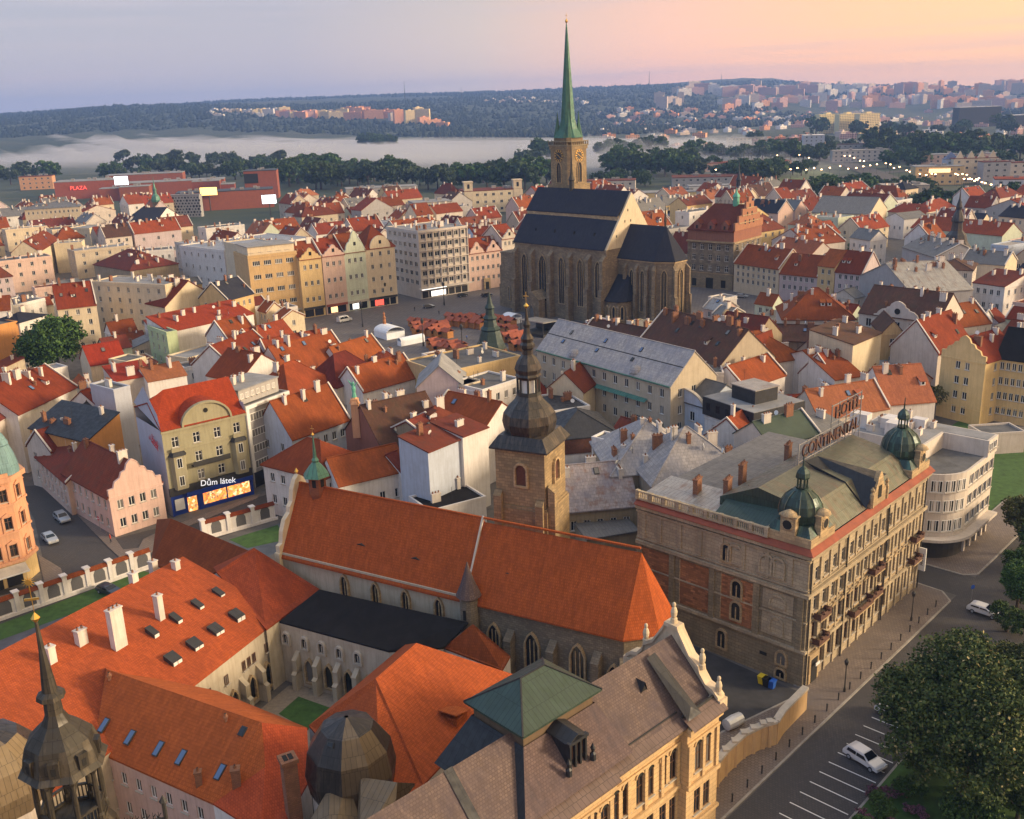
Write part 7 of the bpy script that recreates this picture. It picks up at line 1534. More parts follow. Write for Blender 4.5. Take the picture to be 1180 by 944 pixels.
for (x, y) in cand:
 X, Y = px((x, y, 10))
 if y < 190 or not (-90 < X < 1270) or Y < 195 or NG > 262: continue
 X0, Y0 = px((x, y, 0))
 if (330 < X0 < 800 and Y0 > 318) or (800 <= X0 < 1010 and Y0 > 322) or (60 < X0 < 330 and Y0 > 335) or (0 < X0 < 120 and 345 < Y0 < 470) or (1000 < X0 < 1180 and Y0 > 400): continue
 if (185 < X0 < 335 and 232 < Y0 < 284) or (538 < X0 < 602 and 238 < Y0 < 268) or (55 < X0 < 130 and 222 < Y0 < 250) or (1055 < X0 < 1180 and Y0 < 250): continue
 if y > far_limit(x) or poly_in(x, y, SQUARE) or any(poly_in(x, y, q) for q in ROADS): continue
 if any(inside_any(x + dx, y + dy, 4.0) for dx in (-5, 0, 5) for dy in (-5, 0, 5)): continue
 L = fil.uniform(11, 20) if y < 420 else fil.uniform(12, 26); D = fil.uniform(10, 13); wc, rc = fil.choice(wcs), fil.choice(rcs)
 if fil.random() < .3: rc = 'orange2'
 roof = fil.choice(['gx', 'gx', 'gx', 'gx', 'gy', 'hip', 'flat']); turn = fil.random() < .3
 an = ga + (math.pi / 2 if turn else 0) - (math.pi / 2 if fil.random() < .5 else 0)
 an = math.atan2(math.sin(an), math.cos(an))
 if abs(an) > 1.2: an -= math.copysign(math.pi / 2, an)
 u = Vector((math.cos(an), math.sin(an))); v = Vector((-u.y, u.x)); c = Vector((x, y)); a = c - u * L / 2 - v * D / 2; b = a + u * L
 hgt = fil.uniform(9.5, 14.5); rh = fil.uniform(4, 6.5)
 if roof == 'flat': rc = fil.choice(['tar', 'tarl', 'zinc'])
 rn = dict(gx='gabled', gy='end gabled', hip='hipped', flat='flat')[roof]; rl = RN.get(rc, 'grey')
 nfl = 3 if y < 520 else 2
 r, _, _ = H_('%s house with %s %s roof' % (WN[wc], rl, rn), Vector((a.x, a.y, 0)), Vector((b.x, b.y, 0)), hgt, D, roof, rh, wc, rc, nfl, 4 if y < 480 else 3, ns=2 if y < 480 else 1, chim=(3 if y < 450 else 2), name='town_house', cat='house', auto=True, ww=1.3, wh=1.8, gf=1.5,
                 dorm=(fil.choice((0, 0, 2)) if roof == 'gx' and y < 480 else 0))
 NG += 1
print('generic houses', NG)
NL = 0
for i in range(-60, 61):
 for j in range(-34, 20):
  ctr = Vector((0, 300)) + gu * (i * 9.5 + fil.uniform(-2, 2)) + gv * (j * 9.5 + fil.uniform(-2, 2)); x, y = ctr; X0, Y0 = px((x, y, 0))
  if NL >= 150 or not (-30 < X0 < 1200 and 352 < Y0 < 610) or poly_in(x, y, SQUARE) or (X0 > 1060 and Y0 > 430): continue
  if X0 < 330 and Y0 > 545 or (20 < X0 < 125 and 385 < Y0 < 470) or (Y0 > 560) or (340 < X0 < 640 and Y0 < 450) or (180 < X0 < 360 and Y0 > 500): continue
  if any(inside_any(x + dx, y + dy, .6) for dx in (-3.2, 0, 3.2) for dy in (-3.2, 0, 3.2)): continue
  L, D = fil.uniform(6, 9), fil.uniform(5, 8); an = ga + fil.choice((0, -math.pi / 2)) + fil.uniform(-.06, .06); u = Vector((math.cos(an), math.sin(an))); a = ctr - u * L / 2 - Vector((-u.y, u.x)) * D / 2; b = a + u * L
  wc, rc, ro_ = fil.choice(wcs), fil.choice(['red', 'rust', 'orange2', 'tar', 'dkred2', 'zinc', 'grey']), fil.choice(['gx', 'shed', 'flat', 'gy'])
  H_('low %s yard house with %s %s roof' % (WN[wc], RN.get(rc, 'grey'), dict(gx='gabled', gy='end gabled', shed='lean-to', flat='flat')[ro_]), Vector((a.x, a.y, 0)), Vector((b.x, b.y, 0)), fil.uniform(5, 10), D, ro_, 0.01 if ro_ == 'flat' else fil.uniform(1.8, 3.4), wc, rc, 2, 2, ns=1, chim=1, name='yard_house', cat='house', auto=True, cw='wb'); NL += 1
print('yard houses', NL)
# =================================================================== ground, water, roads
def fieldmat():
 q = NT('ground of fields and yards'); g = q.n('ShaderNodeNewGeometry').outputs['Position']
 v = q.n('ShaderNodeTexVoronoi', {'Vector': g, 'Scale': .006}).outputs['Color']; c = q.n('ShaderNodeSeparateColor', {0: v}).outputs[0]
 cr_ = q.n('ShaderNodeValToRGB', {0: c}); el = cr_.color_ramp.elements; el[0].color = (.015, .032, .016, 1); el[1].color = (.07, .075, .04, 1); x = el.new(.45); x.color = (.025, .045, .02, 1)
 a = q.noise(g, .02, 6, .65); col = q.mix(q.mr(a, .35, .65), cr_.outputs[0], (.028, .042, .022, 1))
 yy = q.n('ShaderNodeSeparateXYZ', {0: g}).outputs[1]
 t = q.mr(yy, 560, 720); n2 = q.noise(g, .5, 5, .6); town = q.mix(q.mr(n2, .3, .7), (.085, .078, .074, 1), (.15, .135, .125, 1))
 q.l(q.mix(t, town, col), 'Base Color'); q.b.inputs['Roughness'].default_value = .95; return q.m
M['field'] = fieldmat()
# terrain heights wanted in the picture: column -> [(distance, picture y)], hills beyond the river meadows
TX = [-900, -200, 0, 150, 300, 450, 600, 760, 850, 1000, 1180, 1500, 2200]
TD = [900, 2300, 2600, 3100, 3800, 4600, 5600, 7000, 7500]
TY = {  # picture y of the surface, None = flat ground
 -900: [None, None, 175, 168, 158, 152, 150, 150, 151], -200: [None, None, 168, 160, 150, 144, 143, 142, 143],
 0: [None, None, 165, 157, 146, 140, 137, 136, 135], 150: [None, None, 163, 152, 136, 127, 129, 128, 130], 300: [None, None, 160, 148, 131, 124, 121, 119, 121],
 450: [None, None, 156, 144, 127, 120, 116, 113, 114], 600: [None, None, 152, 140, 124, 116, 110, 108, 112], 760: [None, None, 150, 140, 122, 110, 102, 100, 108],
 850: [None, None, 151, 141, 124, 111, 101, 92.5, 104], 1000: [None, None, 150, 142, 127, 113, 104, 101, 104], 1180: [None, 163, 149, 138, 122, 108, 102, 101, 101.5],
 1500: [None, 155, 142, 130, 114, 100, 95, 93, 93], 2200: [None, 140, 128, 116, 100, 86, 80, 78, 78]}
def ground_z(x, y):
 d = math.hypot(x, y)
 if d < 1900 or y < 200: return 0.
 X = px((x, y, 0.))[0] if y > 0 else 0
 X = max(-900, min(2200, X)); d = min(d, 7499)
 i = max(k for k in range(len(TX)) if TX[k] <= X); i = min(i, len(TX) - 2); tx = (X - TX[i]) / (TX[i + 1] - TX[i]); tx = tx * tx * (3 - 2 * tx)
 j = max(k for k in range(len(TD)) if TD[k] <= d); j = min(j, len(TD) - 2); td = (d - TD[j]) / (TD[j + 1] - TD[j])
 def hz(ii, jj):
  yy = TY[TX[ii]][jj]; D_ = TD[jj]
  if yy is None: return 0.
  hy = px((TX[ii] * 0 + (TX[ii] - PW / 2) / FPX * 1e5, 1e5, CAMH))[1]
  return CAMH + (hy - yy) / FPX * D_ * 1.0
 a = hz(i, j) * (1 - tx) + hz(i + 1, j) * tx; b = hz(i, j + 1) * (1 - tx) + hz(i + 1, j + 1) * tx
 return max(0., a * (1 - td) + b * td)
def terrain():
 az = np.radians(np.linspace(-62, 62, 161)); ds = [0.5, 60, 150, 300, 600, 1000, 1500, 1900] + list(np.linspace(2100, 5400, 45)) + list(np.linspace(5550, 7500, 14))
 vs = [(0, -250, 0), ]; idx = {}; rr = random.Random(4); v = []
 for j, d in enumerate(ds):
  for i, a in enumerate(az):
   x, y = d * math.sin(a), d * math.cos(a); z = ground_z(x, y)
   if z > 3: z += rr.uniform(-4, 9) * min(1, d / 4000)
   idx[(i, j)] = len(v); v.append((x, y - 0, z))
 f = [(idx[(i, j)], idx[(i + 1, j)], idx[(i + 1, j + 1)], idx[(i, j + 1)]) for j in range(len(ds) - 1) for i in range(len(az) - 1)]
 n = len(v); e0, e1 = v[idx[(0, len(ds) - 1)]], v[idx[(160, len(ds) - 1)]]
 v += [(-400, -400, 0), (400, -400, 0), (-6600, -400, 0), (6600, -400, 0)]; l0 = idx[(0, 0)]
 col0 = [idx[(0, j)] for j in range(len(ds))]; col1 = [idx[(160, j)] for j in range(len(ds))]
 for a, b in zip(col0, col0[1:]): f.append((n + 2, b, a))
 for a, b in zip(col1, col1[1:]): f.append((n + 3, a, b))
 f.append((n + 2, l0, col1[0], n + 3)) ; f[-1] = (n + 2, l0, col1[0], n + 3)[::-1]
 b = MB().mat('field'); b.mesh(v, f); o = b.build('ground', kind='structure')
 for p in o.data.polygons: p.use_smooth = True
terrain()
def sheet(name, pts, z, mat, kind='structure', **k):
 P = [tuple(at(*p).to_2d()) if not k.get('w') else p for p in pts]
 b = MB().mat(mat); n = len(P); b.poly([(x, y, z) for x, y in P]); o = b.build(name, kind=kind); return o
def m_paving(key, c, s, rough=.85):
 q = NT(key); g = q.n('ShaderNodeNewGeometry').outputs['Position']
 br = q.n('ShaderNodeTexBrick', {'Vector': q.n('ShaderNodeMapping', {0: g, 2: (0, 0, .75)}).outputs[0], 'Color1': (1.05, 1.03, 1, 1), 'Color2': (.72, .72, .73, 1), 'Mortar': (.42, .41, .40, 1), 'Scale': 1.0, 'Mortar Size': s * .09, 'Brick Width': s, 'Row Height': s * .9})
 col = q.mix(1., lin(c), br.outputs[0], 'MULTIPLY'); vp = q.n('ShaderNodeSeparateColor', {0: q.n('ShaderNodeTexVoronoi', {'Vector': g, 'Scale': .13}).outputs['Color']}).outputs[0]; col = q.mix(q.mr(vp, .0, 1., 0, .45), col, tuple(v * .6 for v in c) + (1,)); a = q.noise(g, .12, 6, .65); col = q.mix(q.mr(a, .35, .7, 0, .6), col, tuple(v * .55 for v in c) + (1,))
 b2 = q.noise(g, 1.4, 5, .7); col = q.mix(q.mr(b2, .55, .8, 0, .5), col, tuple(v * .5 for v in c) + (1,))
 q.l(col, 'Base Color'); q.b.inputs['Roughness'].default_value = rough; q.bump(br.outputs['Fac'], -.4, .02); return q.m
M['asphalt'] = m_paving('worn asphalt and setts', (.085, .078, .080), .35); M['pave'] = m_paving('pale pavement slabs', (.25, .20, .175), .45); M['squarep'] = m_paving('square paving', (.17, .15, .15), 1.6); M['yard'] = m_flat('dark yard asphalt', (.05, .048, .05), .9, .35, .3); M['kerb'] = m_flat('kerb stone', (.30, .27, .24), .85, .25, 1)
sheet('square', [(300, 392), (345, 366), (600, 322), (790, 310), (1000, 352), (1000, 372), (860, 385), (640, 410), (480, 425)], .008, 'squarep')
# street along the hotel and museum
E0 = Vector((hot.location.x, hot.location.y)); hu = Vector((math.cos(hang), math.sin(hang))); hn = Vector((hu.y, -hu.x))   # hn: towards the street
def SP(t, s): p = E0 + hu * t + hn * s; return (p.x, p.y)
b = MB().mat('asphalt'); b.poly([(*SP(-60, 5.6), .012), (*SP(-60, 40), .012), (*SP(90, 40), .012), (*SP(90, 5.6), .012)][::1]); b.poly([(*SP(36.5, 6), .010), (*SP(44, 6), .010), (*SP(44, -60), .010), (*SP(36.5, -60), .010)]); b.build('street', kind='structure')
kb = MB().mat('kerb')
def pavement(name, pts, z=.13):
 b = MB().mat('pave'); b.prism(pts, -.1, z);
 b.build(name, kind='structure')
 for p, q in zip(pts, pts[1:] + pts[:1]): kb.obox((*p, 0), (*q, 0), .26, -.1, z + .012)
wl0 = at(820, 880).to_2d();
pavement('pavement', [SP(-40, -6), SP(-40, 5.2), SP(-14, 5.4), SP(34, 5.6), SP(36.2, 3.6), SP(36.5, -1), SP(0, -1), SP(0, 1), SP(-2, .5), SP(-14, -2.5)])
pavement('pavement', [SP(43.5, -22), SP(43.5, 4), SP(45, 5.6), SP(78, 5.6), SP(78, -1), SP(47, -1), SP(45, -22)])
kb.build('kerb', kind='structure')
sheet('courtyard_yard', [(700, 700), (922, 798), (835, 905), (800, 960), (640, 900)], .009, 'yard')
b = MB().mat('grass'); b.poly([(*SP(46, -24), .02), (*SP(46, -2), .02), (*SP(120, 4), .02), (*SP(120, -24), .02)]); b.build('lawn', kind='structure')
b = MB().mat('pave'); b.poly([(*SP(60, 3), .026), (*SP(60, -.5), .026), (*SP(100, 2), .026), (*SP(100, 5.6), .026)]); b.build('path', kind='structure')
# small courtyard of the cloister
sheet('cloister_court', [(285, 830), (333, 790), (450, 800), (360, 870)], .02, 'gravel'); b = MB().mat('grass'); b.poly([(p.x, p.y, .04) for p in (at(321, 823), at(344, 803), at(392, 820), at(355, 842))][::-1]); b.build('cloister_lawn', kind='structure')
# left street
sheet('street', [(-80, 760), (-60, 690), (55, 672), (40, 600), (20, 560), (60, 560), (128, 622), (200, 604), (320, 566), (360, 580), (200, 640)], .012, 'asphalt')
kb2 = MB().mat('pave')
for pl in ([(56, 560), (73, 567), (133, 621), (142, 634), (160, 632), (165, 622), (199, 606), (300, 570), (296, 575), (190, 618), (172, 640), (138, 643), (126, 632)], [(52, 676), (44, 640), (70, 655), (75, 668), (50, 690), (-60, 716), (-60, 700)]):
 kb2.prism([tuple(at(*p).to_2d()) for p in pl], -.1, .12)
kb2.build('pavement', kind='structure')
sheet('lane', [(-60, 745), (0, 722), (170, 660), (330, 600), (345, 620), (215, 700), (0, 800), (-100, 840)], .014, 'wetyard')
b = MB().mat('grass'); b.poly([(p.x, p.y, .03) for p in (at(-60, 742), at(165, 658), at(185, 664), at(90, 705), at(0, 738), at(-60, 760))][::-1]); b.poly([(p.x, p.y, .03) for p in (at(264, 622), at(320, 605), at(330, 622), at(285, 632))][::-1]); b.build('grass_verge', kind='structure')
# parking lines on the street
pl = MB().mat('whitep' if 'whitep' in M else 'frame')
for i in range(22):
 t = -42 + i * 2.2; q = (SP(t, 9.2), SP(t, 14.6)); pl.obox((*q[0], 0), (*q[1], 0), .13, .016, .02)
pl.build('parking_lines', kind='structure')
b = MB().mat('grass'); b.prism([SP(-60, 15.2), SP(-60, 60), SP(26, 60), SP(26, 24), SP(8, 15.2)], -.1, .14); b.build('park_lawn', kind='structure')
b = MB().mat('kerb'); b.obox((*SP(-60, 15.1), 0), (*SP(8, 15.1), 0), .25, -.1, .16); b.obox((*SP(8, 15.1), 0), (*SP(26, 24), 0), .25, -.1, .16); b.build('park_kerb', kind='structure')
b = MB().mat('field');
# meadow and road to the upper right
b = MB().mat('asphaltf' if 'asphaltf' in M else 'asphalt')
def strip(b, pts, wd, z):
 P = [at(*p).to_2d() for p in pts]
 for p, q in zip(P, P[1:]):
  u = (q - p).normalized(); n = Vector((-u.y, u.x)) * wd / 2; p = p - u * wd * .2; q = q + u * wd * .2
  b.poly([(p.x - n.x, p.y - n.y, z), (q.x - n.x, q.y - n.y, z), (q.x + n.x, q.y + n.y, z), (p.x + n.x, p.y + n.y, z)]); z += .02
strip(b, [(868, 222), (940, 208), (1010, 200), (1060, 196)], 16, .3); b.build('road', kind='structure')
b = MB().mat('asphalt'); strip(b, [(935, 179), (985, 192), (1020, 205), (1080, 222), (1180, 250)], 22, .5); b.build('road', kind='structure'); b = MB().mat('asphalt'); strip(b, [(1180, 250), (1120, 232), (1040, 208)], 14, .8); b.build('road', kind='structure')
M['meadow'] = m_flat('dewy meadow', (.10, .13, .045), .95, .25, .02); b = MB().mat('meadow'); b.poly([(p.x, p.y, .15) for p in (at(860, 222), at(868, 210), at(935, 195), at(960, 200), at(940, 212), at(885, 225))][::-1]); b.build('meadow', kind='structure')
# =================================================================== trees
def leaf_cloud(rng, cl, nl, size, rad, squash=.8):
 """leaf faces round many clump centres; cl: array of clump centres"""
 N = len(cl) * nl; c = np.repeat(cl, nl, 0); d = rng.normal(size=(N, 3)); d /= np.linalg.norm(d, axis=1)[:, None]; p = c + d * (rng.random((N, 1)) ** .5) * rad * np.array([1, 1, squash])
 a = rng.normal(size=(N, 3)); a /= np.linalg.norm(a, axis=1)[:, None]; b = np.cross(a, rng.normal(size=(N, 3))); b /= np.linalg.norm(b, axis=1)[:, None]
 s = size * (.6 + .8 * rng.random((N, 1))); v = np.stack([p - a * s, p + b * s * .6, p + a * s, p - b * s * .6], 1).reshape(-1, 3)
 return v
def quad_mesh(name, v, mat):
 n = len(v) // 4; me = bpy.data.meshes.new(name); me.vertices.add(len(v)); me.vertices.foreach_set('co', v.ravel()); me.loops.add(len(v)); me.loops.foreach_set('vertex_index', np.arange(len(v)))
 me.polygons.add(n); me.polygons.foreach_set('loop_start', np.arange(0, len(v), 4)); me.polygons.foreach_set('loop_total', np.full(n, 4)); me.update(); me.validate(); me.materials.append(M[mat]); return me
def crown(seed, R, H, ncl, nl, size, mat, col=False, rad=None):
 rng = np.random.default_rng(seed); nl_ = max(5, int(R * 2.6)); q = rng.normal(size=(nl_, 3)); q[:, 2] = np.abs(q[:, 2]) * .9 - .35; q /= np.linalg.norm(q, axis=1)[:, None]
 ctr = q * rng.uniform(.45, .68, (nl_, 1)) * np.array([R, R, H / 2]); ctr[0] = 0; ctr[:, 2] += H / 2; rl = rng.uniform(.30, .50, nl_) * R; rl[0] = R * .6
 i = rng.integers(0, nl_, ncl); d = rng.normal(size=(ncl, 3)); d[:, 2] += .35; d /= np.linalg.norm(d, axis=1)[:, None]
 p = ctr[i] + d * (rl[i] * (.72 + .3 * rng.random(ncl)))[:, None] * np.array([1, 1, .85])
 lo = p[:, 2] < H * .04; p = p[~lo]
 v = leaf_cloud(rng, p, nl, size, rad or R * (.13 if R > 7 else .18)); return quad_mesh('crown', v, mat)
def trunk_mesh(h, r, R, seed=0, limbs=6):
 b = MB().mat('bark'); rr = random.Random(seed); b.tube((0, 0, -.3), (0, 0, h * .5), r, r * .75, 8); b.tube((0, 0, h * .5), (rr.uniform(-.3, .3), 0, h), r * .75, r * .3, 7)
 for i in range(limbs):
  a = i * 2 * math.pi / limbs + rr.random(); z0 = h * rr.uniform(.4, .8); b.tube((0, 0, z0), (R * .6 * math.cos(a), R * .6 * math.sin(a), z0 + R * rr.uniform(.4, .9)), r * .4, r * .1, 5)
 return b.data('trunk')
TP = {}
def tree(kind, loc, s=1., label='', cat='tree', group=None, name='tree', auto=False, rot=None):
 if kind not in TP:
  K = dict(big=(5, 8.4, 15, 1400, 75, .18, 'lf2', 2.2), mid=(6, 6.0, 9.5, 420, 50, .26, 'lf', 1.6), olive=(8, 4.4, 8.0, 220, 45, .2, 'lfo', 1.6), bush=(9, 3.2, 4.4, 160, 45, .16, 'lf', .1),
                 far1=(11, 6.4, 10.5, 110, 14, .8, 'lfd', 1), far2=(12, 5.4, 12.5, 110, 14, .8, 'lfd', 1), far3=(13, 8.2, 11, 150, 14, .9, 'lf', 1), poplar=(14, 2.3, 19, 80, 14, .6, 'lfd', 1))[kind]
  sd, R, H, n, nl, sz, mt, th = K; TP[kind] = (crown(sd, R, H, n, nl, sz, mt), trunk_mesh(th + H * .5, .1 + R * .055, R, sd), th)
 c, t, th = TP[kind]
 r = thing(name, label, cat, loc, rot if rot is not None else rnd.random() * 6.28, group); r.scale = (s, s, s * rnd.uniform(.92, 1.08))
 put('trunk', t, r); put('crown', c, r, (0, 0, th * .7));
 if auto: AUTO.append(r)
 return r
def T_at(x, y, kind, s, label, **k): p = at(x, y, 0); return tree(kind, (p.x, p.y, 0), s, label, **k)
T_at(1108, 912, 'big', 1.08, 'huge dark green chestnut tree by the parking bays, nearest of the right edge trees', name='chestnut_tree', rot=.4)
T_at(1186, 868, 'big', .82, 'big chestnut tree half behind the huge one at the right edge', name='chestnut_tree', rot=2.2)
T_at(1188, 682, 'mid', .62, 'dark green tree at the right edge beside the street junction', rot=1.)
T_at(1160, 728, 'bush', .95, 'round light green bush tree just above the chestnuts', name='bush')
T_at(1185, 640, 'olive', 1.1, 'yellowish tree at the right edge next to the lawn')
T_at(1235, 905, 'big', .9, 'chestnut tree cut by the right edge at the bottom corner', name='chestnut_tree', rot=4)
T_at(1172, 700, 'mid', .62, 'dark tree above the light green round bush at the right edge', rot=3.); T_at(1205, 655, 'mid', .8, 'tree cut by the right edge below the lawn'); T_at(1120, 962, 'bush', 1.0, 'low green bush under the chestnuts at the bottom', name='bush')
T_at(1172, 945, 'bush', .9, 'green bush at the bottom right corner', name='bush')
T_at(1063, 486, 'olive', 1.15, 'small olive leaved tree between white walls and the yellow gabled house')
T_at(1170, 418, 'mid', .8, 'green tree above the black roof at the right edge')
T_at(70, 440, 'mid', 1.75, 'big round green tree in the yard under the cream apartment house')
T_at(990, 300, 'mid', .8, 'dark tree beside the white chimneys behind the lilac row')
T_at(945, 237, 'far3', 1.5, 'broad dark tree beyond the town hall near the meadow')
for i, (t, s_, k) in enumerate(((-21, 17.5, .62), (-16, 17.2, .55), (-11.5, 18, .6), (-6, 18, .7), (-1, 18.5, .75), (4, 19, .8))):
 q = SP(t, s_); tree('bush', (*q, .1), k, 'low green shrub at the edge of the parking bays, %s from the museum' % ('first', 'second', 'third', 'fourth', 'fifth', 'sixth')[i], 'shrub', name='shrub')
# pink flowering shrubs
M['pinkf'] = m_leaf('pink blossom', (.03, .05, .02), (.28, .10, .17), (.34, .16, .22)); sh = crown(31, 1.5, 1.6, 50, 40, .1, 'pinkf')
for i, (x, y) in enumerate(((1014, 925), (1040, 918), (1000, 950), (1052, 940), (1020, 958))):
 p = at(x, y); r = thing('flowering_shrub', ('pink flowering shrub by the parking bays, %s' % ('uppermost left', 'beside the huge chestnut trunk', 'lowest left', 'furthest right', 'at the bottom edge')[i]), 'shrub', (p.x, p.y, 0), i); put('foliage', sh, r)
# riverside trees: rows and loose groups
tr = random.Random(12); n_t = 0
def band(x0, x1, y0, y1, n, kinds, s0, s1):
 global n_t; n = int(n * .68 + .5); s0 *= 1.12; s1 *= 1.15
 for i in range(n):
  x = x0 + (x1 - x0) * (i + tr.random()) / n; y = tr.uniform(y0, y1); p = at(x, y)
  if p.y < 640 and inside_any(p.x, p.y, 5): continue
  tree(tr.choice(kinds), (p.x, p.y, 0), tr.uniform(s0, s1), 'dark tree', group='trees along the misty river meadows', auto=True, name='tree'); n_t += 1
band(-20, 60, 205, 214, 9, ['far1', 'far3'], 1.4, 1.9); band(130, 430, 200, 210, 46, ['far1', 'far2', 'far3'], 1.3, 2.0); band(330, 640, 207, 221, 52, ['far1', 'far3', 'far2'], 1.4, 2.0)
band(140, 330, 190, 197, 20, ['far1', 'far2'], 1.2, 2.2); band(420, 455, 168, 171, 7, ['far3'], 1.5, 2.); band(600, 640, 184, 190, 6, ['far3', 'far1'], 1.4, 2.2)
band(700, 800, 195, 210, 24, ['far1', 'far3'], 1.3, 2.0); band(690, 760, 178, 184, 9, ['far3'], 1.4, 2.); band(800, 960, 182, 190, 30, ['far3', 'far1'], 1.3, 1.9); band(845, 900, 205, 212, 10, ['far3'], .9, 1.4)
band(930, 1000, 224, 234, 12, ['far3', 'far1'], .9, 1.3); band(1010, 1180, 240, 250, 24, ['far1', 'far3', 'far2'], .8, 1.3); band(1000, 1180, 176, 186, 34, ['far1', 'far3'], 1.5, 2.2); band(975, 1050, 158, 166, 16, ['poplar'], 1.2, 1.8)
band(930, 1180, 150, 160, 14, ['far3', 'far1'], 1.6, 2.4)
band(780, 940, 196, 206, 22, ['far3', 'far1'], .9, 1.3); band(1020, 1180, 188, 197, 18, ['far1', 'far3'], .9, 1.3); band(860, 1100, 166, 178, 26, ['far3', 'far1', 'poplar'], 1., 1.6); band(950, 1080, 214, 226, 14, ['far1', 'far3'], .6, .9); band(640, 760, 206, 216, 10, ['far3'], .8, 1.1)
print('river trees', n_t)
# far woods on the hills: one mass of small crowns
def woods():
 rng = np.random.default_rng(3); V = []; F = []
 base = np.array([(math.cos(a), math.sin(a), 0) for a in np.linspace(0, 2 * math.pi, 6)[:-1]]); cnt = 0
 fn = lambda x, y: math.sin(x * .0031 + 1.3) + math.sin(y * .0023 + x * .0011) + math.sin(x * .0009 - y * .0017 + 2)
 az = np.radians(rng.uniform(-31, 31, 42000)); d = 2150 + (rng.random(42000) ** 1.1) * 5200
 for a, r in zip(az, d):
  x, y = r * math.sin(a), r * math.cos(a); X = px((x, y, 0))[0]
  dens = .9 if r < 3000 else .75
  if X > 560: dens *= .75
  if fn(x, y) < -.8 or rng.random() > dens: continue
  z = ground_z(x, y); s = rng.uniform(4, 9) * (1 + (r - 2000) / 7000); h = s * rng.uniform(1.0, 1.7); n = len(V)
  for k, (bx, by, bz) in enumerate(base): q = rng.uniform(.75, 1.15); V.append((x + bx * s * q, y + by * s * q, z + h * .35 * rng.uniform(.7, 1.3)))
  V.append((x + rng.uniform(-1, 1), y, z + h));
  for k in range(5): F.append((n + k, n + (k + 1) % 5, n + 5));
  for k, (bx, by, bz) in enumerate(base): V.append((x + bx * s * .7, y + by * s * .7, z - 2))
  for k in range(5): F.append((n + 6 + k, n + 6 + (k + 1) % 5, n + (k + 1) % 5, n + k))
  cnt += 1
 me = bpy.data.meshes.new('woods'); me.from_pydata(V, [], F); me.materials.append(M['lfh']); o = bpy.data.objects.new('woods', me); COL.objects.link(o); o['kind'] = 'stuff'; o['label'] = 'dark woods covering the far hills'; o['category'] = 'woods'
M['lfh'] = m_leaf('hill woods', (.006, .014, .010), (.018, .030, .018)); woods()
# =================================================================== far buildings
fb = random.Random(9); NF = 0
def panelm(w_, d, h, mat):
 k = ('pn', w_, d, h, mat)
 if k in CH: return CH[k]
 b = MB().mat(mat); b.box(-w_ / 2, -d / 2, -4, w_ / 2, d / 2, h); b.box(-w_ * .12, -d * .3, h, w_ * .12, d * .3, h + 3); b.mat('glass')
 nf = int(h / 3); nx = int(w_ / 3.5)
 for f in range(nf):
  for i in range(nx): x = -w_ / 2 + w_ * (i + .5) / nx; b.poly([(x - .9, -d / 2 - .05, f * 3 + .9), (x + .9, -d / 2 - .05, f * 3 + .9), (x + .9, -d / 2 - .05, f * 3 + 2.3), (x - .9, -d / 2 - .05, f * 3 + 2.3)])
 CH[k] = b.data('apartment_block'); return CH[k]
def surf(x, y):
 """ground point seen at picture (x, y) on the hills"""
 d = _fw + _R * ((x - PW / 2) / FPX) + _U * ((PH / 2 - y) / FPX); t = 900.
 while t < 7600:
  P = Vector((0, 0, CAMH)) + d * t
  if P.z < ground_z(P.x, P.y): return P
  t += 25
 return None
def panels(lst, group, txt):
 global NF
 for (x0, x1, y0, y1, n, mats, hs, ws) in lst:
  for i in range(n):
   x = x0 + (x1 - x0) * (i + fb.random() * .8) / n; P = surf(x, fb.uniform(y0, y1))
   if not P: continue
   m = fb.choice(mats); h = fb.choice(hs); w_ = fb.choice(ws)
   o = bpy.data.objects.new('apartment_block', panelm(w_, 12, h, m)); COL.objects.link(o); o.location = P; o.rotation_euler = (0, 0, fb.choice((-.5, -.2, .5, .8, .1)))
   tag(o, {'panel': 'pale concrete', 'panelo': 'orange', 'panely': 'yellow', 'panelw': 'white', 'panelp': 'pink'}[m] + (' distant house' if txt else ' apartment block'), 'house' if txt else 'apartment block', group); o.name = txt or 'apartment_block'; AUTO.append(o); NF += 1
panels([(295, 330, 131, 134, 5, ['panely', 'panel', 'panelw'], (18, 24), (40, 60)), (240, 300, 130, 137, 14, ['panel', 'panelw', 'panely'], (12, 15), (30, 50)), (325, 400, 134, 138, 12, ['panely', 'panelo', 'panelp', 'panel'], (24, 30), (40, 60)), (400, 455, 135, 141, 11, ['panelo', 'panely', 'panelo'], (26, 34), (40, 60)), (452, 490, 140, 146, 6, ['panelo', 'panely', 'panel'], (30, 44), (30, 50)), (488, 512, 143, 148, 4, ['panelw', 'panelo'], (16, 24), (30, 40))], 'apartment blocks on the left hills', '')
panels([(560, 680, 114, 121, 20, ['panelw', 'panel'], (9, 12), (18, 30)), (700, 800, 128, 140, 24, ['panelp', 'panel', 'panelw', 'panelo'], (10, 14), (18, 30)), (755, 790, 118, 127, 5, ['panelw', 'panel'], (30, 45), (24, 40)), (780, 1010, 104, 113, 44, ['panel', 'panelw', 'panelp'], (34, 44), (50, 70)), (830, 1180, 116, 128, 70, ['panelp', 'panel', 'panelw', 'panelo'], (24, 34), (40, 60)),
  (1000, 1180, 105, 114, 38, ['panel', 'panelo', 'panelp'], (32, 52), (40, 60)), (790, 900, 130, 142, 18, ['panel', 'panelw', 'panelo'], (9, 14), (20, 34)), (870, 1060, 128, 150, 22, ['panel', 'panelp', 'panelw'], (8, 12), (20, 30))], 'apartment blocks on the right hills', '')
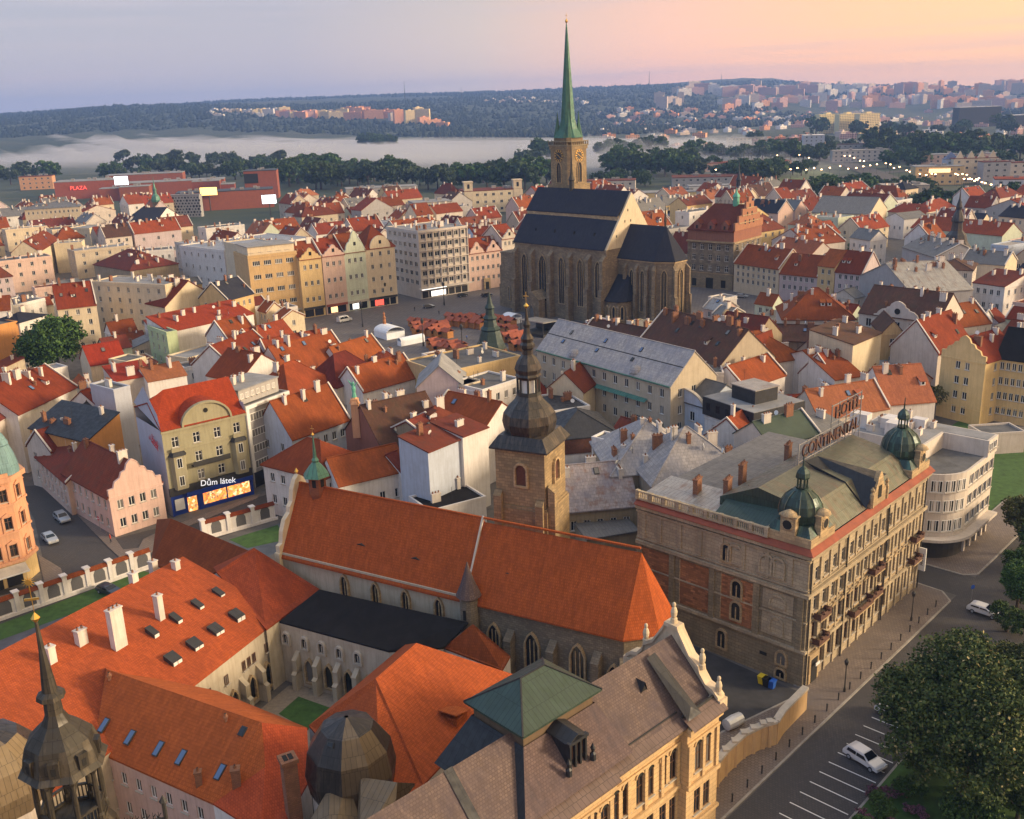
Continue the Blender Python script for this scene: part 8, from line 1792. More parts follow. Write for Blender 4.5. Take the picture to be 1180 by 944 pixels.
panels([(690, 1180, 130, 174, 150, ['panelw', 'panel', 'panelp', 'panelo'], (6, 9), (14, 26))], 'small distant buildings on the right slopes', 'suburban_house')
for i, x in enumerate((952, 975, 998)):
 P = surf(x, 154); o = bpy.data.objects.new('tower_block', panelm(44, 16, 36, 'panely')); COL.objects.link(o); o.location = P; o.rotation_euler = (0, 0, .3); tag(o, '%s of three cream tower blocks standing together on the right' % ('leftmost', 'middle', 'rightmost')[i], 'tower block', 'three cream tower blocks')
def box_at(name, label, cat, x, y, w_, d, h, mat, rot=0., win=True, roof='tarl', z0=None, extra=None, group=None):
 P = at(x, y) if z0 is None else surf(x, y); r = thing(name, label, cat, (P.x, P.y, P.z if z0 is not None else 0), rot, group); b = MB().mat(mat); n = max(2, int(w_ / 6)); nf = max(1, int(h / 4))
 ops = grid_ops(w_, 0, h, nf, n, 2., 1.8) if win else []; b.wall((-w_ / 2, -d / 2), (w_ / 2, -d / 2), -2, h, ops); b.wall((w_ / 2, -d / 2), (w_ / 2, d / 2), -2, h); b.wall((w_ / 2, d / 2), (-w_ / 2, d / 2), -2, h); b.wall((-w_ / 2, d / 2), (-w_ / 2, -d / 2), -2, h); b.build('wall', r)
 if win: add_windows(r, (-w_ / 2, -d / 2), (w_ / 2, -d / 2), 0, ops, '')
 q = MB().mat(roof); q.box(-w_ / 2 - .2, -d / 2 - .2, h, w_ / 2 + .2, d / 2 + .2, h + .5); rf = q.build('roof', r)
 for i in range(int(w_ / 10)): q = MB().mat('zinc'); q.box(0, 0, 0, 3, 2.4, 1.6); q.build('roof_unit', rf, (-w_ / 2 + 4 + fb.random() * (w_ - 10), fb.uniform(-d / 3, d / 3), h + .5))
 return r
# shopping centre, theatre and neighbours in the upper left
mall = box_at('shopping_centre', 'orange red shopping centre with PLAZA sign in the upper left', 'shopping centre', 108, 227, 62, 34, 16, 'mallr', .25, False)
lbl_text('PLAZA', 5, 'redlit', mall, Matrix.Translation((-10, -17.4, 10)) @ Matrix.Rotation(math.pi / 2, 4, 'X'), .3)
box_at('shopping_centre', 'long low orange mall wing right of the PLAZA block', 'shopping centre', 205, 224, 90, 30, 13, 'mallr', .22, False); box_at('shopping_centre', 'rear orange mall hall with glass ridge behind the long wing', 'shopping centre', 170, 214, 80, 30, 13, 'mallr', .2, False)
box_at('theatre', 'orange red box of the new theatre with dark window cut', 'theatre', 304, 228, 28, 26, 24, 'mallr', .15, False, 'iron'); q = MB().mat('dark'); q.box(-13.9, -13.4, 14, -2, -13.02, 22); bpy.data.objects['theatre'].children and q.build('window', bpy.data.objects['theatre'])
box_at('theatre_hall', 'long dark roofed theatre wing with orange wall', 'theatre wing', 262, 240, 74, 26, 14, 'mallr', .22, False, 'iron');
tv = box_at('perforated_screen', 'grey concrete theatre front pierced with round holes', 'theatre front', 216, 250, 24, 5, 16, 'w_cgrey', -.1, False); q = MB().mat('dark')
for i in range(10):
 for j in range(7):
  q.X = Matrix.Translation((-10.6 + i * 2.35 + (j % 2) * 1.1, -2.53, 1.6 + j * 2.1)) @ Matrix.Rotation(math.pi / 2, 4, 'X'); q.lathe([(fb.uniform(.5, .95), 0), (.5, .03)], 7)
q.X = None; q.build('round_openings', tv)
for (x, y, w_, h, t) in ((82, 226, 22, 12, 'left of the PLAZA sign'), (130, 231, 18, 11, 'below the first white screen'), (158, 230, 26, 12, 'right of the first white screen'), (240, 228, 24, 15, 'left of the theatre'), (262, 226, 16, 11, 'just beside the theatre box')): box_at('shopping_annexe', 'low brick red mall block ' + t, 'shopping centre', x, y, w_, 18, h, fb.choice(('mallr', 'w_salmon')), .2, False)
box_at('brick_hall', 'pale orange brick villa at the upper left among trees', 'villa', 45, 218, 34, 16, 14, 'w_salmon', .2, True, 'rust')
for (x, y, z, w_, h, mt, lb) in ((143, 231, 14, 12, 7.5, 'screen', 'bright white advertising screen left of the church cupola'), (312, 249, 9, 10, 6, 'screen', 'dazzling white advertising screen right of the theatre'), (243, 243, 12, 13, 6, 'screeny', 'yellow lit advertising screen on the theatre wall')):
 P = at(x, y, 0); r = thing('advertising_screen', lb, 'screen', (P.x, P.y, 0), .1); q = MB().mat('iron'); q.box(-w_ / 2 - .3, 0, z - .3, w_ / 2 + .3, .8, z + h + .3); q.tube((0, .4, 0), (0, .4, z), .4); q.build('screen_frame', r); q = MB().mat(mt); q.box(-w_ / 2, -.1, z, w_ / 2, -.005, z + h); q.build('screen_face', r)
q = box_at('villa', 'pale yellow palace with two square corner turrets before the river trees', 'palace', 566, 243, 42, 22, 15, 'w_cream', .2, True, 'rust')
for x in (-17.5, 17.5): b = MB().mat('w_cream'); b.box(x - 3, -11.2, -.1, x + 3, -5.5, 21); b.box(x - 3.4, -11.6, 21, x + 3.4, -5.1, 21.8); b.mat('dark').box(x - .8, -11.3, 17, x + .8, -11.22, 20); b.build('corner_turret', q)
def chome(label, x, y, z, s, mat='verdi', nm='church_cupola'):
 P = at(x, y, 0); r = thing(nm, label, 'church tower', (P.x, P.y, 0), .4); b = MB().mat('sand'); b.lathe([(2.6 * s, -.3), (2.6 * s, z)], 8); b.build('wall', r)
 k = MB().mat(mat); k.lathe([(3 * s, z), (3.2 * s, z + 1.5 * s), (2.6 * s, z + 4 * s), (1.2 * s, z + 5.5 * s), (1.1 * s, z + 8 * s), (1.4 * s, z + 8.6 * s), (.8 * s, z + 10 * s), (.35 * s, z + 13 * s), (.05, z + 18 * s)], 8); k.build('dome', r)
chome('slim church tower with small green cupola in front of the mall', 184, 262, 17, .95)
chome('distant black onion domes beyond the town hall roof', 850, 246, 10, 1.3, 'black')
# black baroque spire and green spire in the town
P = at(1097, 322, 0); r = thing('church_spire', 'black baroque church spire among the right hand roofs', 'church tower', (P.x, P.y, 0), .5); b = MB().mat('towerst'); b.box(-4, -4, -.3, 4, 4, 13); b.build('wall', r); k = MB().mat('bronzeb'); k.lathe([(5.4, 13), (4.2, 15), (3.6, 17.5), (2.2, 19), (1.9, 22), (2.4, 22.8), (1.8, 25), (1.0, 27), (1.2, 28), (.4, 31), (.05, 35)], 8); k.build('spire', r)
P = at(567, 424, 0); r = thing('church_spire', 'dark green stepped baroque spire by the market stalls', 'church tower', (P.x, P.y, 0), .5); b = MB().mat('dirtyw' if 'dirtyw' in M else 'w_dirty'); b.box(-3.4, -3.4, -.3, 3.4, 3.4, 6); b.build('wall', r); k = MB().mat('spire2'); k.lathe([(4.6, 6), (3.6, 8), (2.9, 10.6), (2.7, 11), (3.0, 11.4), (2.1, 12.2), (1.7, 14), (2.1, 14.5), (1.3, 15.4), (1.2, 17), (1.5, 17.4), (.8, 18.6), (.5, 20), (.05, 22)], 8); k.build('spire', r)
# the statue on the ochre pedestal
p = at(411, 492, 14); r = thing('gable_statue', 'green copper angel statue on an orange pedestal above the red gable', 'statue', (p.x, p.y, 0)); q = MB().mat('w_salmon'); q.box(-.7, -.7, 12, .7, .7, 19.6); q.lathe([(1.1, 18.6), (.5, 19.9)], 6); q.build('pedestal', r); q = MB().mat('copgreen'); q.lathe([(.5, 19.8), (.3, 20.8), (.42, 21.6), (.2, 22.2), (.26, 22.6), (.05, 22.9)], 7); q.tube((0, 0, 21.8), (.9, 0, 22.8), .14, .06); q.tube((0, .1, 21.9), (-1.0, .1, 23.3), .3, .04); q.build('figure', r)
# upper right shops, castle-like gabled row, slabs
box_at('shop_building', 'blue and yellow shop building with lit sign at the upper right', 'shop building', 1078, 212, 36, 20, 14, 'w_yellow', -.2, True); q = MB().mat('warmlit'); q.box(-8, -10.6, 9.5, 8, -10.3, 12.5); q.build('lit_sign', bpy.data.objects['shop_building'])
q = box_at('shop_building', 'blue corner house with pointed blue roof beside the lit sign', 'shop building', 1093, 210, 10, 14, 18, 'w_bluegrey', -.2, True); b = MB().mat('bluer'); b.lathe([(7, 18.4), (.1, 24)], 4, rot=.78); b.build('pointed_roof', q)
q = box_at('gabled_palace', 'large cream building with a row of four pointed gables at the upper right', 'palace', 1118, 210, 34, 16, 19, 'w_cream', -.1, True, 'rust')
for x in (-12.5, -4, 4, 12.5): b = MB().mat('w_cream'); b.mesh([(x - 3, -8.2, 19.4), (x + 3, -8.2, 19.4), (x, -8.2, 25), (x - 3, -6.5, 19.4), (x + 3, -6.5, 19.4), (x, -6.5, 25)], [(0, 1, 2), (3, 5, 4), (0, 2, 5, 3), (1, 4, 5, 2)]); b.build('pointed_gable', q)
box_at('town_building', 'white grey town building right of the four gables', 'building', 1143, 212, 20, 14, 17, 'w_grey', -.1, True, 'rust')
box_at('town_building', 'terracotta roofed white block at the right edge by the lamp row', 'building', 1160, 235, 18, 20, 16, 'w_white', -.4, True, 'orange2')
box_at('town_building', 'long brown roofed houses beyond the four gables', 'building', 1160, 208, 40, 14, 14, 'w_offwhite', -.1, True, 'rust')
box_at('office_slab', 'dark glass office slab on the far right slope', 'office block', 1124, 146, 84, 30, 38, 'glassw' if 'glassw' in M else 'iron', .0, False, 'panelw', z0=1)
box_at('office_slab', 'second dark glass slab at the right edge of the slope', 'office block', 1176, 148, 60, 30, 24, 'iron', .0, False, 'panelw', z0=1)
box_at('warehouse', 'blue roofed warehouse beyond the cathedral', 'warehouse', 745, 258, 34, 24, 6.5, 'w_grey', -.7, False, 'bluer'); box_at('warehouse', 'second blue roofed warehouse right of the first', 'warehouse', 790, 259, 30, 24, 6.5, 'w_grey', -.7, False, 'bluer')
box_at('depot', 'long orange roofed depot in the mist', 'depot', 852, 196, 100, 24, 8, 'w_salmon', -.05, True, 'orange2'); box_at('hall', 'yellow walled hall beyond the cathedral', 'hall', 775, 232, 70, 18, 7, 'w_yellow', -.05, False, 'tarl'); box_at('hall', 'white low hall with signs beyond the cathedral', 'hall', 830, 224, 50, 14, 7, 'w_white', -.05, False, 'tarl')
for (x, y, w_, d, h, m, l) in ((815, 214, 60, 30, 8, 'w_grey', 'grey shed roofed works left of the lamp lit meadow'), (905, 232, 40, 20, 9, 'w_white', 'white low works before the meadow trees'), (700, 222, 46, 20, 10, 'w_offwhite', 'pale long house just right of the cathedral tower'), (1040, 228, 30, 20, 9, 'w_beige', 'beige market hall under the junction lamps'), (990, 186, 60, 16, 12, 'w_offwhite', 'pale terrace behind the curving road'), (1100, 192, 80, 16, 12, 'w_pink', 'pinkish terrace above the shop building'), (860, 168, 60, 16, 12, 'w_cream', 'cream terrace in the thin mist')): box_at('long_building', l, 'building', x, y, w_, d, h, m, -.15, True, fb.choice(('rust', 'tarl', 'zinc')))
box_at('church_hall', 'blue white gabled building at the end of the lamp lit road', 'building', 936, 176, 26, 26, 22, 'w_bluegrey', -.2, True, 'panelw'); box_at('factory', 'long brown factory with warm lit windows in the mist', 'factory', 905, 172, 90, 24, 14, 'w_brickred', -.1, True, 'rust')
box_at('long_building', 'long grey building behind the poplars', 'building', 1060, 178, 220, 16, 14, 'w_grey', -.12, True, 'brown'); box_at('warehouse', 'grey flat halls left of the cathedral tower', 'warehouse', 440, 228, 60, 20, 9, 'w_grey', .2, True, 'tarl'); box_at('office_house', 'beige cube office behind the square row', 'office block', 497, 262, 24, 18, 16, 'w_beige', .3, True, 'tarl')
r = box_at('advertising_wall', 'white wall with red and white hoardings left of the yellow palace', 'wall', 535, 240, 34, 6, 9, 'w_white', .1, False); q = MB().mat('redlit2'); q.X = Matrix.Translation((-8, -3.05, 4.6)) @ Matrix.Rotation(math.pi / 2, 4, 'X'); q.lathe([(3.2, 0), (3.2, .05)], 14); q.X = None; q.build('round_sign', r)
# radio masts on the skyline
for i, (x, y, h, lb) in enumerate(((467, 116, 90, 'slim mast on the skyline left of the cathedral spire'), (532, 114, 60, 'faint mast on the skyline nearest left of the spire'), (748, 101, 90, 'red and white mast on the skyline right of the spire'), (831, 94.5, 60, 'short mast on top of the highest hill'))):
 P = surf(x, y + 2.5)
 if P is None: P = Vector((atY(x, y, 6000).x, 6000, ground_z(atY(x, y, 6000).x, 6000)))
 q = MB().mat('iron'); q.tube((0, 0, -5), (0, 0, h), 2.6, .8, 4); tag(q.build('radio_mast', None, P), lb, 'mast')
# =================================================================== vehicles
def cpaint(k, c):
 q = NT('car paint ' + k); q.b.inputs['Base Color'].default_value = lin(c); q.b.inputs['Metallic'].default_value = .2; q.b.inputs['Roughness'].default_value = .28; q.b.inputs['Coat Weight'].default_value = .6; return q.m
M['cwhite'] = cpaint('white', (.72, .72, .74)); M['csilver'] = cpaint('silver', (.34, .36, .40)); M['cdark'] = cpaint('dark', (.03, .035, .045)); M['carglass'] = m_flat('car glass', (.012, .014, .018), .08, .1); M['rubber'] = m_flat('rubber', (.02, .02, .02), .85, .2); M['headl'] = m_flat('head lamp glass', (.6, .6, .6), .15, .1); M['taill'] = m_flat('tail lamp glass', (.35, .02, .02), .2, .1)
CARM = {}
def car(label, x, y, rot, paint='cwhite', kind='suv', group=None, loc=None, dz=0.02):
 k = (paint, kind)
 if k not in CARM:
  Lc, Wc, Hh = (4.6, 1.84, 1.62) if kind == 'suv' else (5.6, 2.0, 2.3) if kind == 'van' else (4.4, 1.76, 1.46)
  belt = .95 if kind != 'van' else 1.25
  if kind == 'van': top = [(-2.7, .35), (-2.78, .9), (-2.7, 2.15), (-2.45, Hh), (1.0, Hh), (1.7, 1.45), (2.55, 1.1), (2.8, .75), (2.78, .35)]
  else: top = [(-Lc / 2, .38), (-Lc / 2 - .03, .8), (-Lc / 2 + .12, belt + .08), (-Lc / 2 + .45, Hh - .12), (-Lc / 2 + 1.0, Hh), (.25, Hh - .02), (1.05, belt + .12), (Lc / 2 - .35, belt - .08), (Lc / 2, .66), (Lc / 2 + .02, .38)]
  b = MB().mat(paint); n = len(top); hw = Wc / 2
  def wy(z): return hw * (1 if z < belt + .15 else 1 - .24 * (z - belt - .15) / (Hh - belt))
  v = [(x_, -wy(z), z) for x_, z in top] + [(x_, wy(z), z) for x_, z in top]
  b.mesh(v, [tuple(range(n)), tuple(range(n, 2 * n))[::-1]] + [(i, i + n, (i + 1) % n + n, (i + 1) % n) for i in range(n)])
  body = b.data('body'); bmx = bmesh.new(); bmx.from_mesh(body); bmesh.ops.recalc_face_normals(bmx, faces=bmx.faces); bmesh.ops.bevel(bmx, geom=[e for e in bmx.edges], offset=.06, segments=2, affect='EDGES'); bmx.to_mesh(body); bmx.free()
  g = MB().mat('carglass'); e = .02
  if kind == 'van': ws, wf = -2.4, .9
  else: ws, wf = -Lc / 2 + .55, .75
  for s in (-1, 1):
   for (a0, a1) in ((ws, (ws + wf) / 2 - .06), ((ws + wf) / 2 + .06, wf)):
    z0, z1 = belt + .12, Hh - .2; sh = .28 if a1 == wf else 0
    g.poly([(a0, s * (wy(z0) + e), z0), (a1 + (.15 if a1 == wf else 0), s * (wy(z0) + e), z0), (a1 - sh, s * (wy(z1) + e), z1), (a0 + (.12 if a0 == ws else 0), s * (wy(z1) + e), z1)])
  (x0, z0), (x1, z1) = top[-5 if kind != 'van' else -5], top[-4]
  if kind != 'van': (x0, z0), (x1, z1) = top[5], top[6]
  dx, dz_ = x1 - x0, z1 - z0; ln = math.hypot(dx, dz_); nx, nz_ = -dz_ / ln * .03, dx / ln * .03
  P = lambda t, yy: (x0 + dx * t + nx, yy, z0 + dz_ * t + nz_)
  g.poly([P(.08, -wy(z0) * .86), P(.08, wy(z0) * .86), P(.95, hw * .84), P(.95, -hw * .84)])
  (x0, z0), (x1, z1) = top[3] if kind != 'van' else top[3], top[2]; dx, dz_ = x1 - x0, z1 - z0; nx, nz_ = -.035, .012
  g.poly([P(.08, -hw * .7), P(.08, hw * .7), P(.92, hw * .82), P(.92, -hw * .82)])
  w_ = MB().mat('rubber'); w_.X = Matrix.Rotation(math.pi / 2, 4, 'X'); w_.lathe([(.3, -.11), (.34, -.08), (.34, .08), (.3, .11)], 16); wd = w_.data('wheel');
  rm = MB().mat('csilver'); rm.X = Matrix.Rotation(math.pi / 2, 4, 'X'); rm.lathe([(.2, -.125), (.2, .125)], 10); rm = rm.data('rim')
  l1 = MB().mat('headl'); l1.box(-.05, -.2, -.07, .06, .2, .07); l2 = MB().mat('taill'); l2.box(-.05, -.14, -.12, .05, .14, .12)
  CARM[k] = (body, g.data('windows'), wd, rm, l1.data('headlight'), l2.data('tail_light'), Lc, Wc, belt)
 body, gl, wd, rm, l1, l2, Lc, Wc, belt = CARM[k]
 p = loc or at(x, y, 0); r = thing('parked_car' if kind != 'van' else 'van', label, 'car' if kind != 'van' else 'van', (p[0], p[1], dz), rot, group)
 put('body', body, r); put('windows', gl, r)
 for sx in (-1, 1):
  for sy in (-1, 1):
   w_ = put('wheel', wd, r, (sx * Lc * .31, sy * (Wc / 2 - .1), .34)); put('rim', rm, w_)
   put('headlight' if sx > 0 else 'tail_light', l1 if sx > 0 else l2, r, (sx * (Lc / 2 - .06), sy * Wc * .36, belt - .22))
 return r
pa = hang - R_(45) - R_(60)
d1 = at(1012, 888) - at(980, 868); car('white estate car alone on the parking bays beside the huge chestnut', 996, 879, math.atan2(d1.y, d1.x), 'cwhite', 'suv')
car('white car parked at the kerb near the junction above the chestnuts', 1134, 708, math.atan2(d1.y, d1.x) + .2, 'cwhite', 'saloon'); car('white car mostly hidden under the chestnut leaves', 1030, 828, math.atan2(d1.y, d1.x), 'cwhite', 'saloon')
d2 = at(78, 606) - at(64, 594); a2 = math.atan2(d2.y, d2.x); car('silver people carrier on the left street by the pink house wing', 72, 600, a2, 'csilver', 'suv'); car('silver blue saloon by the corner of the ornate salmon house', 58, 624, a2, 'csilver', 'saloon')
car('dark car behind the monastery roof by the arcaded wall', 126, 684, a2 + .3, 'cdark', 'saloon'); d3 = at(404, 369) - at(390, 372); car('white van crossing the square', 397, 371, math.atan2(d3.y, d3.x), 'cwhite', 'van')
car('black car on the square below the modern corner building', 494, 355, .3, 'cdark', 'saloon'); car('dark car in front of the pink white mansion', 533, 342, .6, 'cdark', 'saloon'); car('second dark car by the mansion nearer the cathedral', 561, 342, .6, 'cdark', 'suv'); car('grey car in front of the lilac house shops', 855, 343, -.6, 'csilver', 'saloon')
# =================================================================== people
def person(label, x, y, coat, rot, h=1.72):
 p = at(x, y, 0); J = [(0, 0, .93), (0, 0, 1.18), (0, .01, 1.42), (0, .02, 1.55), (0, .03, 1.68), (-.18, 0, 1.40), (-.26, .02, 1.14), (-.24, .12, .92), (.18, 0, 1.40), (.26, -.02, 1.14), (.25, .06, .90), (-.09, 0, .88), (-.1, .1, .48), (-.1, .14, .06), (-.1, .26, .04), (.09, 0, .88), (.1, -.06, .48), (.1, -.2, .1), (.1, -.1, .04)]
 E = [(0, 1), (1, 2), (2, 3), (3, 4), (2, 5), (5, 6), (6, 7), (2, 8), (8, 9), (9, 10), (0, 11), (11, 12), (12, 13), (13, 14), (0, 15), (15, 16), (16, 17), (17, 18)]
 Rr = [.16, .15, .17, .06, .11, .08, .055, .04, .08, .055, .04, .11, .075, .05, .05, .11, .075, .05, .05]
 me = bpy.data.meshes.new('body'); me.from_pydata(J, E, []); o = bpy.data.objects.new('body', me); COL.objects.link(o)
 m = o.modifiers.new('skin', 'SKIN');
 for i, r_ in enumerate(Rr): me.skin_vertices[0].data[i].radius = (r_, r_ * .8)
 me.skin_vertices[0].data[0].use_root = True
 s = o.modifiers.new('s', 'SUBSURF'); s.levels = s.render_levels = 1
 dg = bpy.context.evaluated_depsgraph_get(); m2 = bpy.data.meshes.new_from_object(o.evaluated_get(dg)); bpy.data.objects.remove(o); m2.materials.clear(); m2.materials.append(M['trouser']); m2.materials.append(M[coat]); m2.materials.append(M['skin'])
 for f in m2.polygons: z = f.center.z; f.material_index = 2 if z > 1.52 else 1 if z > .84 and abs(f.center.x) < .4 else 0
 r = thing('person', label, 'person', (p.x, p.y, .14), rot); put('body', m2, r); hr = MB().mat('frameb'); hr.lathe([(.105, 1.66), (.115, 1.72), (.08, 1.79), (.02, 1.81)], 10, (0, .0)); hr.build('hair', r); r.scale = (h / 1.78,) * 3; return r
person('person in red jacket walking at the street corner below the pink house', 128, 626, 'coatred', 2.4)
for i, (x, y, c, t) in enumerate(((443, 372, 'coatdk', 'left of the statue'), (506, 363, 'coatdk', 'right of the lamp'), (451, 376, 'coatblue', 'just above the statue'), (478, 359, 'coatdk', 'near the black car'), (538, 392, 'coatblue', 'among the red stalls'))): person('tiny distant person in dark clothes crossing the square %s' % t if c == 'coatdk' else 'tiny distant person in blue jacket on the square %s' % t, x, y, c, i)
# =================================================================== lamps, bollards, signs, bins
def lamp_meshes():
 p = MB().mat('iron'); p.lathe([(.16, 0), (.16, .5), (.09, .7), (.07, 2.8), (.06, 3.7)], 8); h = MB().mat('iron'); h.lathe([(.08, 3.7), (.2, 3.85), (.28, 4.3), (.32, 4.32), (.1, 4.6), (.02, 4.75)], 6); g = MB().mat('headl'); g.lathe([(.2, 3.88), (.26, 4.28)], 6); return p.data('pole'), h.data('lantern_frame'), g.data('lantern')
LM = lamp_meshes()
def lamp(x, y, s, label, group=None, auto=False, loc=None):
 p = loc or at(x, y, 0); r = thing('street_lamp', label, 'street lamp', (p.x, p.y, .1), 0, group); r.scale = (s, s, s); put('pole', LM[0], r); put('lantern_frame', LM[1], r); put('lantern', LM[2], r)
 if auto: AUTO.append(r)
lamp(973, 798, 1., 'old style black street lamp nearest the museum on the pale pavement'); lamp(1050, 716, 1., 'old style street lamp further along the hotel pavement')
for i, (x, y) in enumerate(((418, 377), (445, 352), (488, 399), (533, 407), (579, 349), (512, 352))): lamp(x, y, 1.9, 'tall lamp post standing on the square', 'lamp posts on the square', True)
bo = MB().mat('iron'); bo.lathe([(.09, 0), (.09, .8), (.12, .84), (.11, .98), (.03, 1.04)], 8); bo = bo.data('bollard')
for i in range(19):
 q = SP(-24 + i * 3.05, 4.7); o = bpy.data.objects.new('bollard', bo); COL.objects.link(o); o.location = (*q, .13); tag(o, 'thin dark bollard on the kerb of the pale pavement', 'bollard', 'bollards along the hotel pavement'); AUTO.append(o)
def bin_(label, x, y, mat):
 p = at(x, y); r = thing('waste_bin', label, 'bin', (p.x, p.y, .01), hang); q = MB().mat(mat); q.prism([(-.35, -.35), (.35, -.35), (.35, .35), (-.35, .35)], .08, 1.1, [(-.45, -.45), (.45, -.45), (.45, .45), (-.45, .45)]); q.build('body', r); q = MB().mat(mat); q.box(-.48, -.5, 1.1, .48, .48, 1.2); q.build('lid', r)
bin_('yellow waste bin at the foot of the hotel side wall', 878, 788, 'binyel'); bin_('black waste bin between yellow and blue ones', 883.5, 791, 'binblk'); bin_('blue waste bin at the foot of the hotel side wall', 889, 793, 'binblue')
p = at(1119, 692); r = thing('road_sign', 'small blue round road sign at the street junction', 'road sign', (p.x, p.y, 0), .3); q = MB().mat('zinc'); q.tube((0, 0, 0), (0, 0, 2.6), .04); q.build('post', r); q = MB().mat('binblue'); q.X = Matrix.Translation((0, -.05, 2.2)) @ Matrix.Rotation(math.pi / 2, 4, 'X'); q.lathe([(.34, 0), (.34, .03)], 14); q.build('sign_plate', r)
p = at(116, 612); r = thing('road_sign', 'red and white no entry sign outside the pink gabled house', 'road sign', (p.x, p.y, .1), -.7); q = MB().mat('zinc'); q.tube((0, 0, 0), (0, 0, 2.7), .05); q.build('post', r); q = MB().mat('signred'); q.X = Matrix.Translation((0, -.06, 2.4)) @ Matrix.Rotation(math.pi / 2, 4, 'X'); q.lathe([(.4, 0), (.4, .03)], 16); q.X = None; q.mat('frame').box(-.28, -.11, 2.33, .28, -.095, 2.47); q.build('sign_plate', r)
# row of lit lamps along far roads
lg = MB().mat('lamplit'); lg.lathe([(.5, 8.9), (.75, 9.2), (.5, 9.5)], 8); lg = lg.data('lamp_head'); lp = MB().mat('iron'); lp.tube((0, 0, 0), (0, 0, 9), .12, .08, 4); lp = lp.data('pole')
fl = random.Random(5)
for (x0, y0, x1, y1, n, gname) in ((943, 178, 1012, 203, 11, 'lit lamps along the curving road'), (1016, 200, 1080, 216, 11, 'lit lamps on the main junction'), (1080, 208, 1130, 222, 12, 'lit lamps by the shopping lights'), (1108, 217, 1176, 236, 14, 'lit lamps along the right hand street'), (885, 207, 1000, 203, 12, 'lit lamps beside the meadow'), (830, 178, 935, 190, 12, 'lit lamps in the mist'), (1150, 222, 1180, 233, 8, 'lit lamps near the right edge'), (755, 192, 830, 206, 6, 'lit lamps right of the cathedral tower')):
 for i in range(n):
  p = at(x0 + (x1 - x0) * (i + .5) / n + fl.uniform(-1.5, 1.5), y0 + (y1 - y0) * (i + .5) / n + fl.uniform(-1.2, 3.5), 0); r = thing('lit_street_lamp', 'small orange lit street lamp', 'street lamp', p, 0, gname); put('pole', lp, r); put('lamp_head', lg, r); AUTO.append(r)
# =================================================================== market stalls, tents, stage, statue column
b = MB().mat('stallwood'); b.box(-1.6, -1.2, 0, 1.6, 1.2, 2.2); b.mat('dark').box(-1.3, -1.24, 1.0, 1.3, -1.2, 2.0); sb = b.data('stall_body'); b = MB().mat('stallroof'); b.slab([(-1.9, -1.6, 2.15), (1.9, -1.6, 2.15), (1.9, 0, 3.2), (-1.9, 0, 3.2), (1.9, 1.6, 2.15), (-1.9, 1.6, 2.15)], [(0, 1, 2, 3), (3, 2, 4, 5)], .12); sr = b.data('stall_roof')
st = random.Random(8)
for (cx, cy, nx, ny, w_, h_) in ((497, 383, 5, 3, 36, 14), (537, 375, 5, 2, 36, 10), (517, 405, 5, 2, 34, 9), (584, 385, 3, 3, 18, 28), (560, 372, 3, 1, 34, 4), (598, 398, 2, 3, 14, 18)):
 for i in range(nx):
  for j in range(ny):
   x = cx + w_ * 1.18 * ((i + .5) / nx - .5) + st.uniform(-1.2, 1.2) + (j - ny / 2) * 2; y = cy + h_ * ((j + .5) / ny - .5) + (i - nx / 2) * .9; p = at(x, y, 0)
   if abs(x - 567) < 9 and y > 384: continue
   r = thing('market_stall', 'wooden market stall with red ridged roof', 'market stall', (p.x, p.y, .01), R_(38) + st.choice((0, math.pi / 2)) + st.uniform(-.1, .1), 'market stalls on the square'); put('stall_body', sb, r); put('stall_roof', sr, r); AUTO.append(r)
def tent(label, x, y, w_, d, h, rot=.65):
 p = at(x, y); r = thing('tent', label, 'tent', (p.x, p.y, 0), rot); q = MB().mat('tent'); n = 8; ar = [(w_ / 2 * math.cos(math.pi * i / n), h * .55 + h * .45 * math.sin(math.pi * i / n)) for i in range(n + 1)]
 q.slab([(x_, y_, z) for y_ in (-d / 2, d / 2) for x_, z in ar], [(i, i + 1, n + 2 + i, n + 1 + i) for i in range(n)], .1); q.build('canopy', r); q = MB().mat('tent'); q.box(-w_ / 2 + .1, -d / 2, 0, w_ / 2 - .1, d / 2, h * .55); q.build('side_cloth', r)
tent('white vaulted market tent below the square', 449, 388, 7, 8, 3.8); tent('long white awning right of the white tent', 474, 396, 2.4, 9, 2.6, -.9); tent('small white tent left of the covered stage', 590, 372, 5, 5, 3.4)
p = at(622, 385); r = thing('stage', 'black covered open stage with pale roof at the foot of the cathedral', 'stage', (p.x, p.y, 0), -.75); q = MB().mat('zinc'); q.slab([(-5, -4, 5), (5, -4, 5), (5, 4, 4.4), (-5, 4, 4.4)], [(0, 1, 2, 3)], .3); q.build('stage_roof', r); q = MB().mat('iron'); q.box(-4.8, 3.6, 0, 4.8, 3.9, 4.4); q.box(-4.8, -3.8, 0, 4.8, 3.6, .9); [q.tube((x, -3.8, 0), (x, -3.8, 5), .14) for x in (-4.7, 4.7)]; q.build('stage_frame', r)
p = at(444, 386); r = thing('monument', 'brown stone plague column on the square above the white tents', 'monument', (p.x, p.y, 0)); q = MB().mat('brickp'); q.lathe([(1.6, 0), (1.5, .8), (1.1, 1.0), (1.0, 3.2), (.6, 3.5), (.45, 5.6), (.7, 5.8), (.3, 6.3), (.4, 7.2), (.1, 7.8)], 8); q.build('column', r)
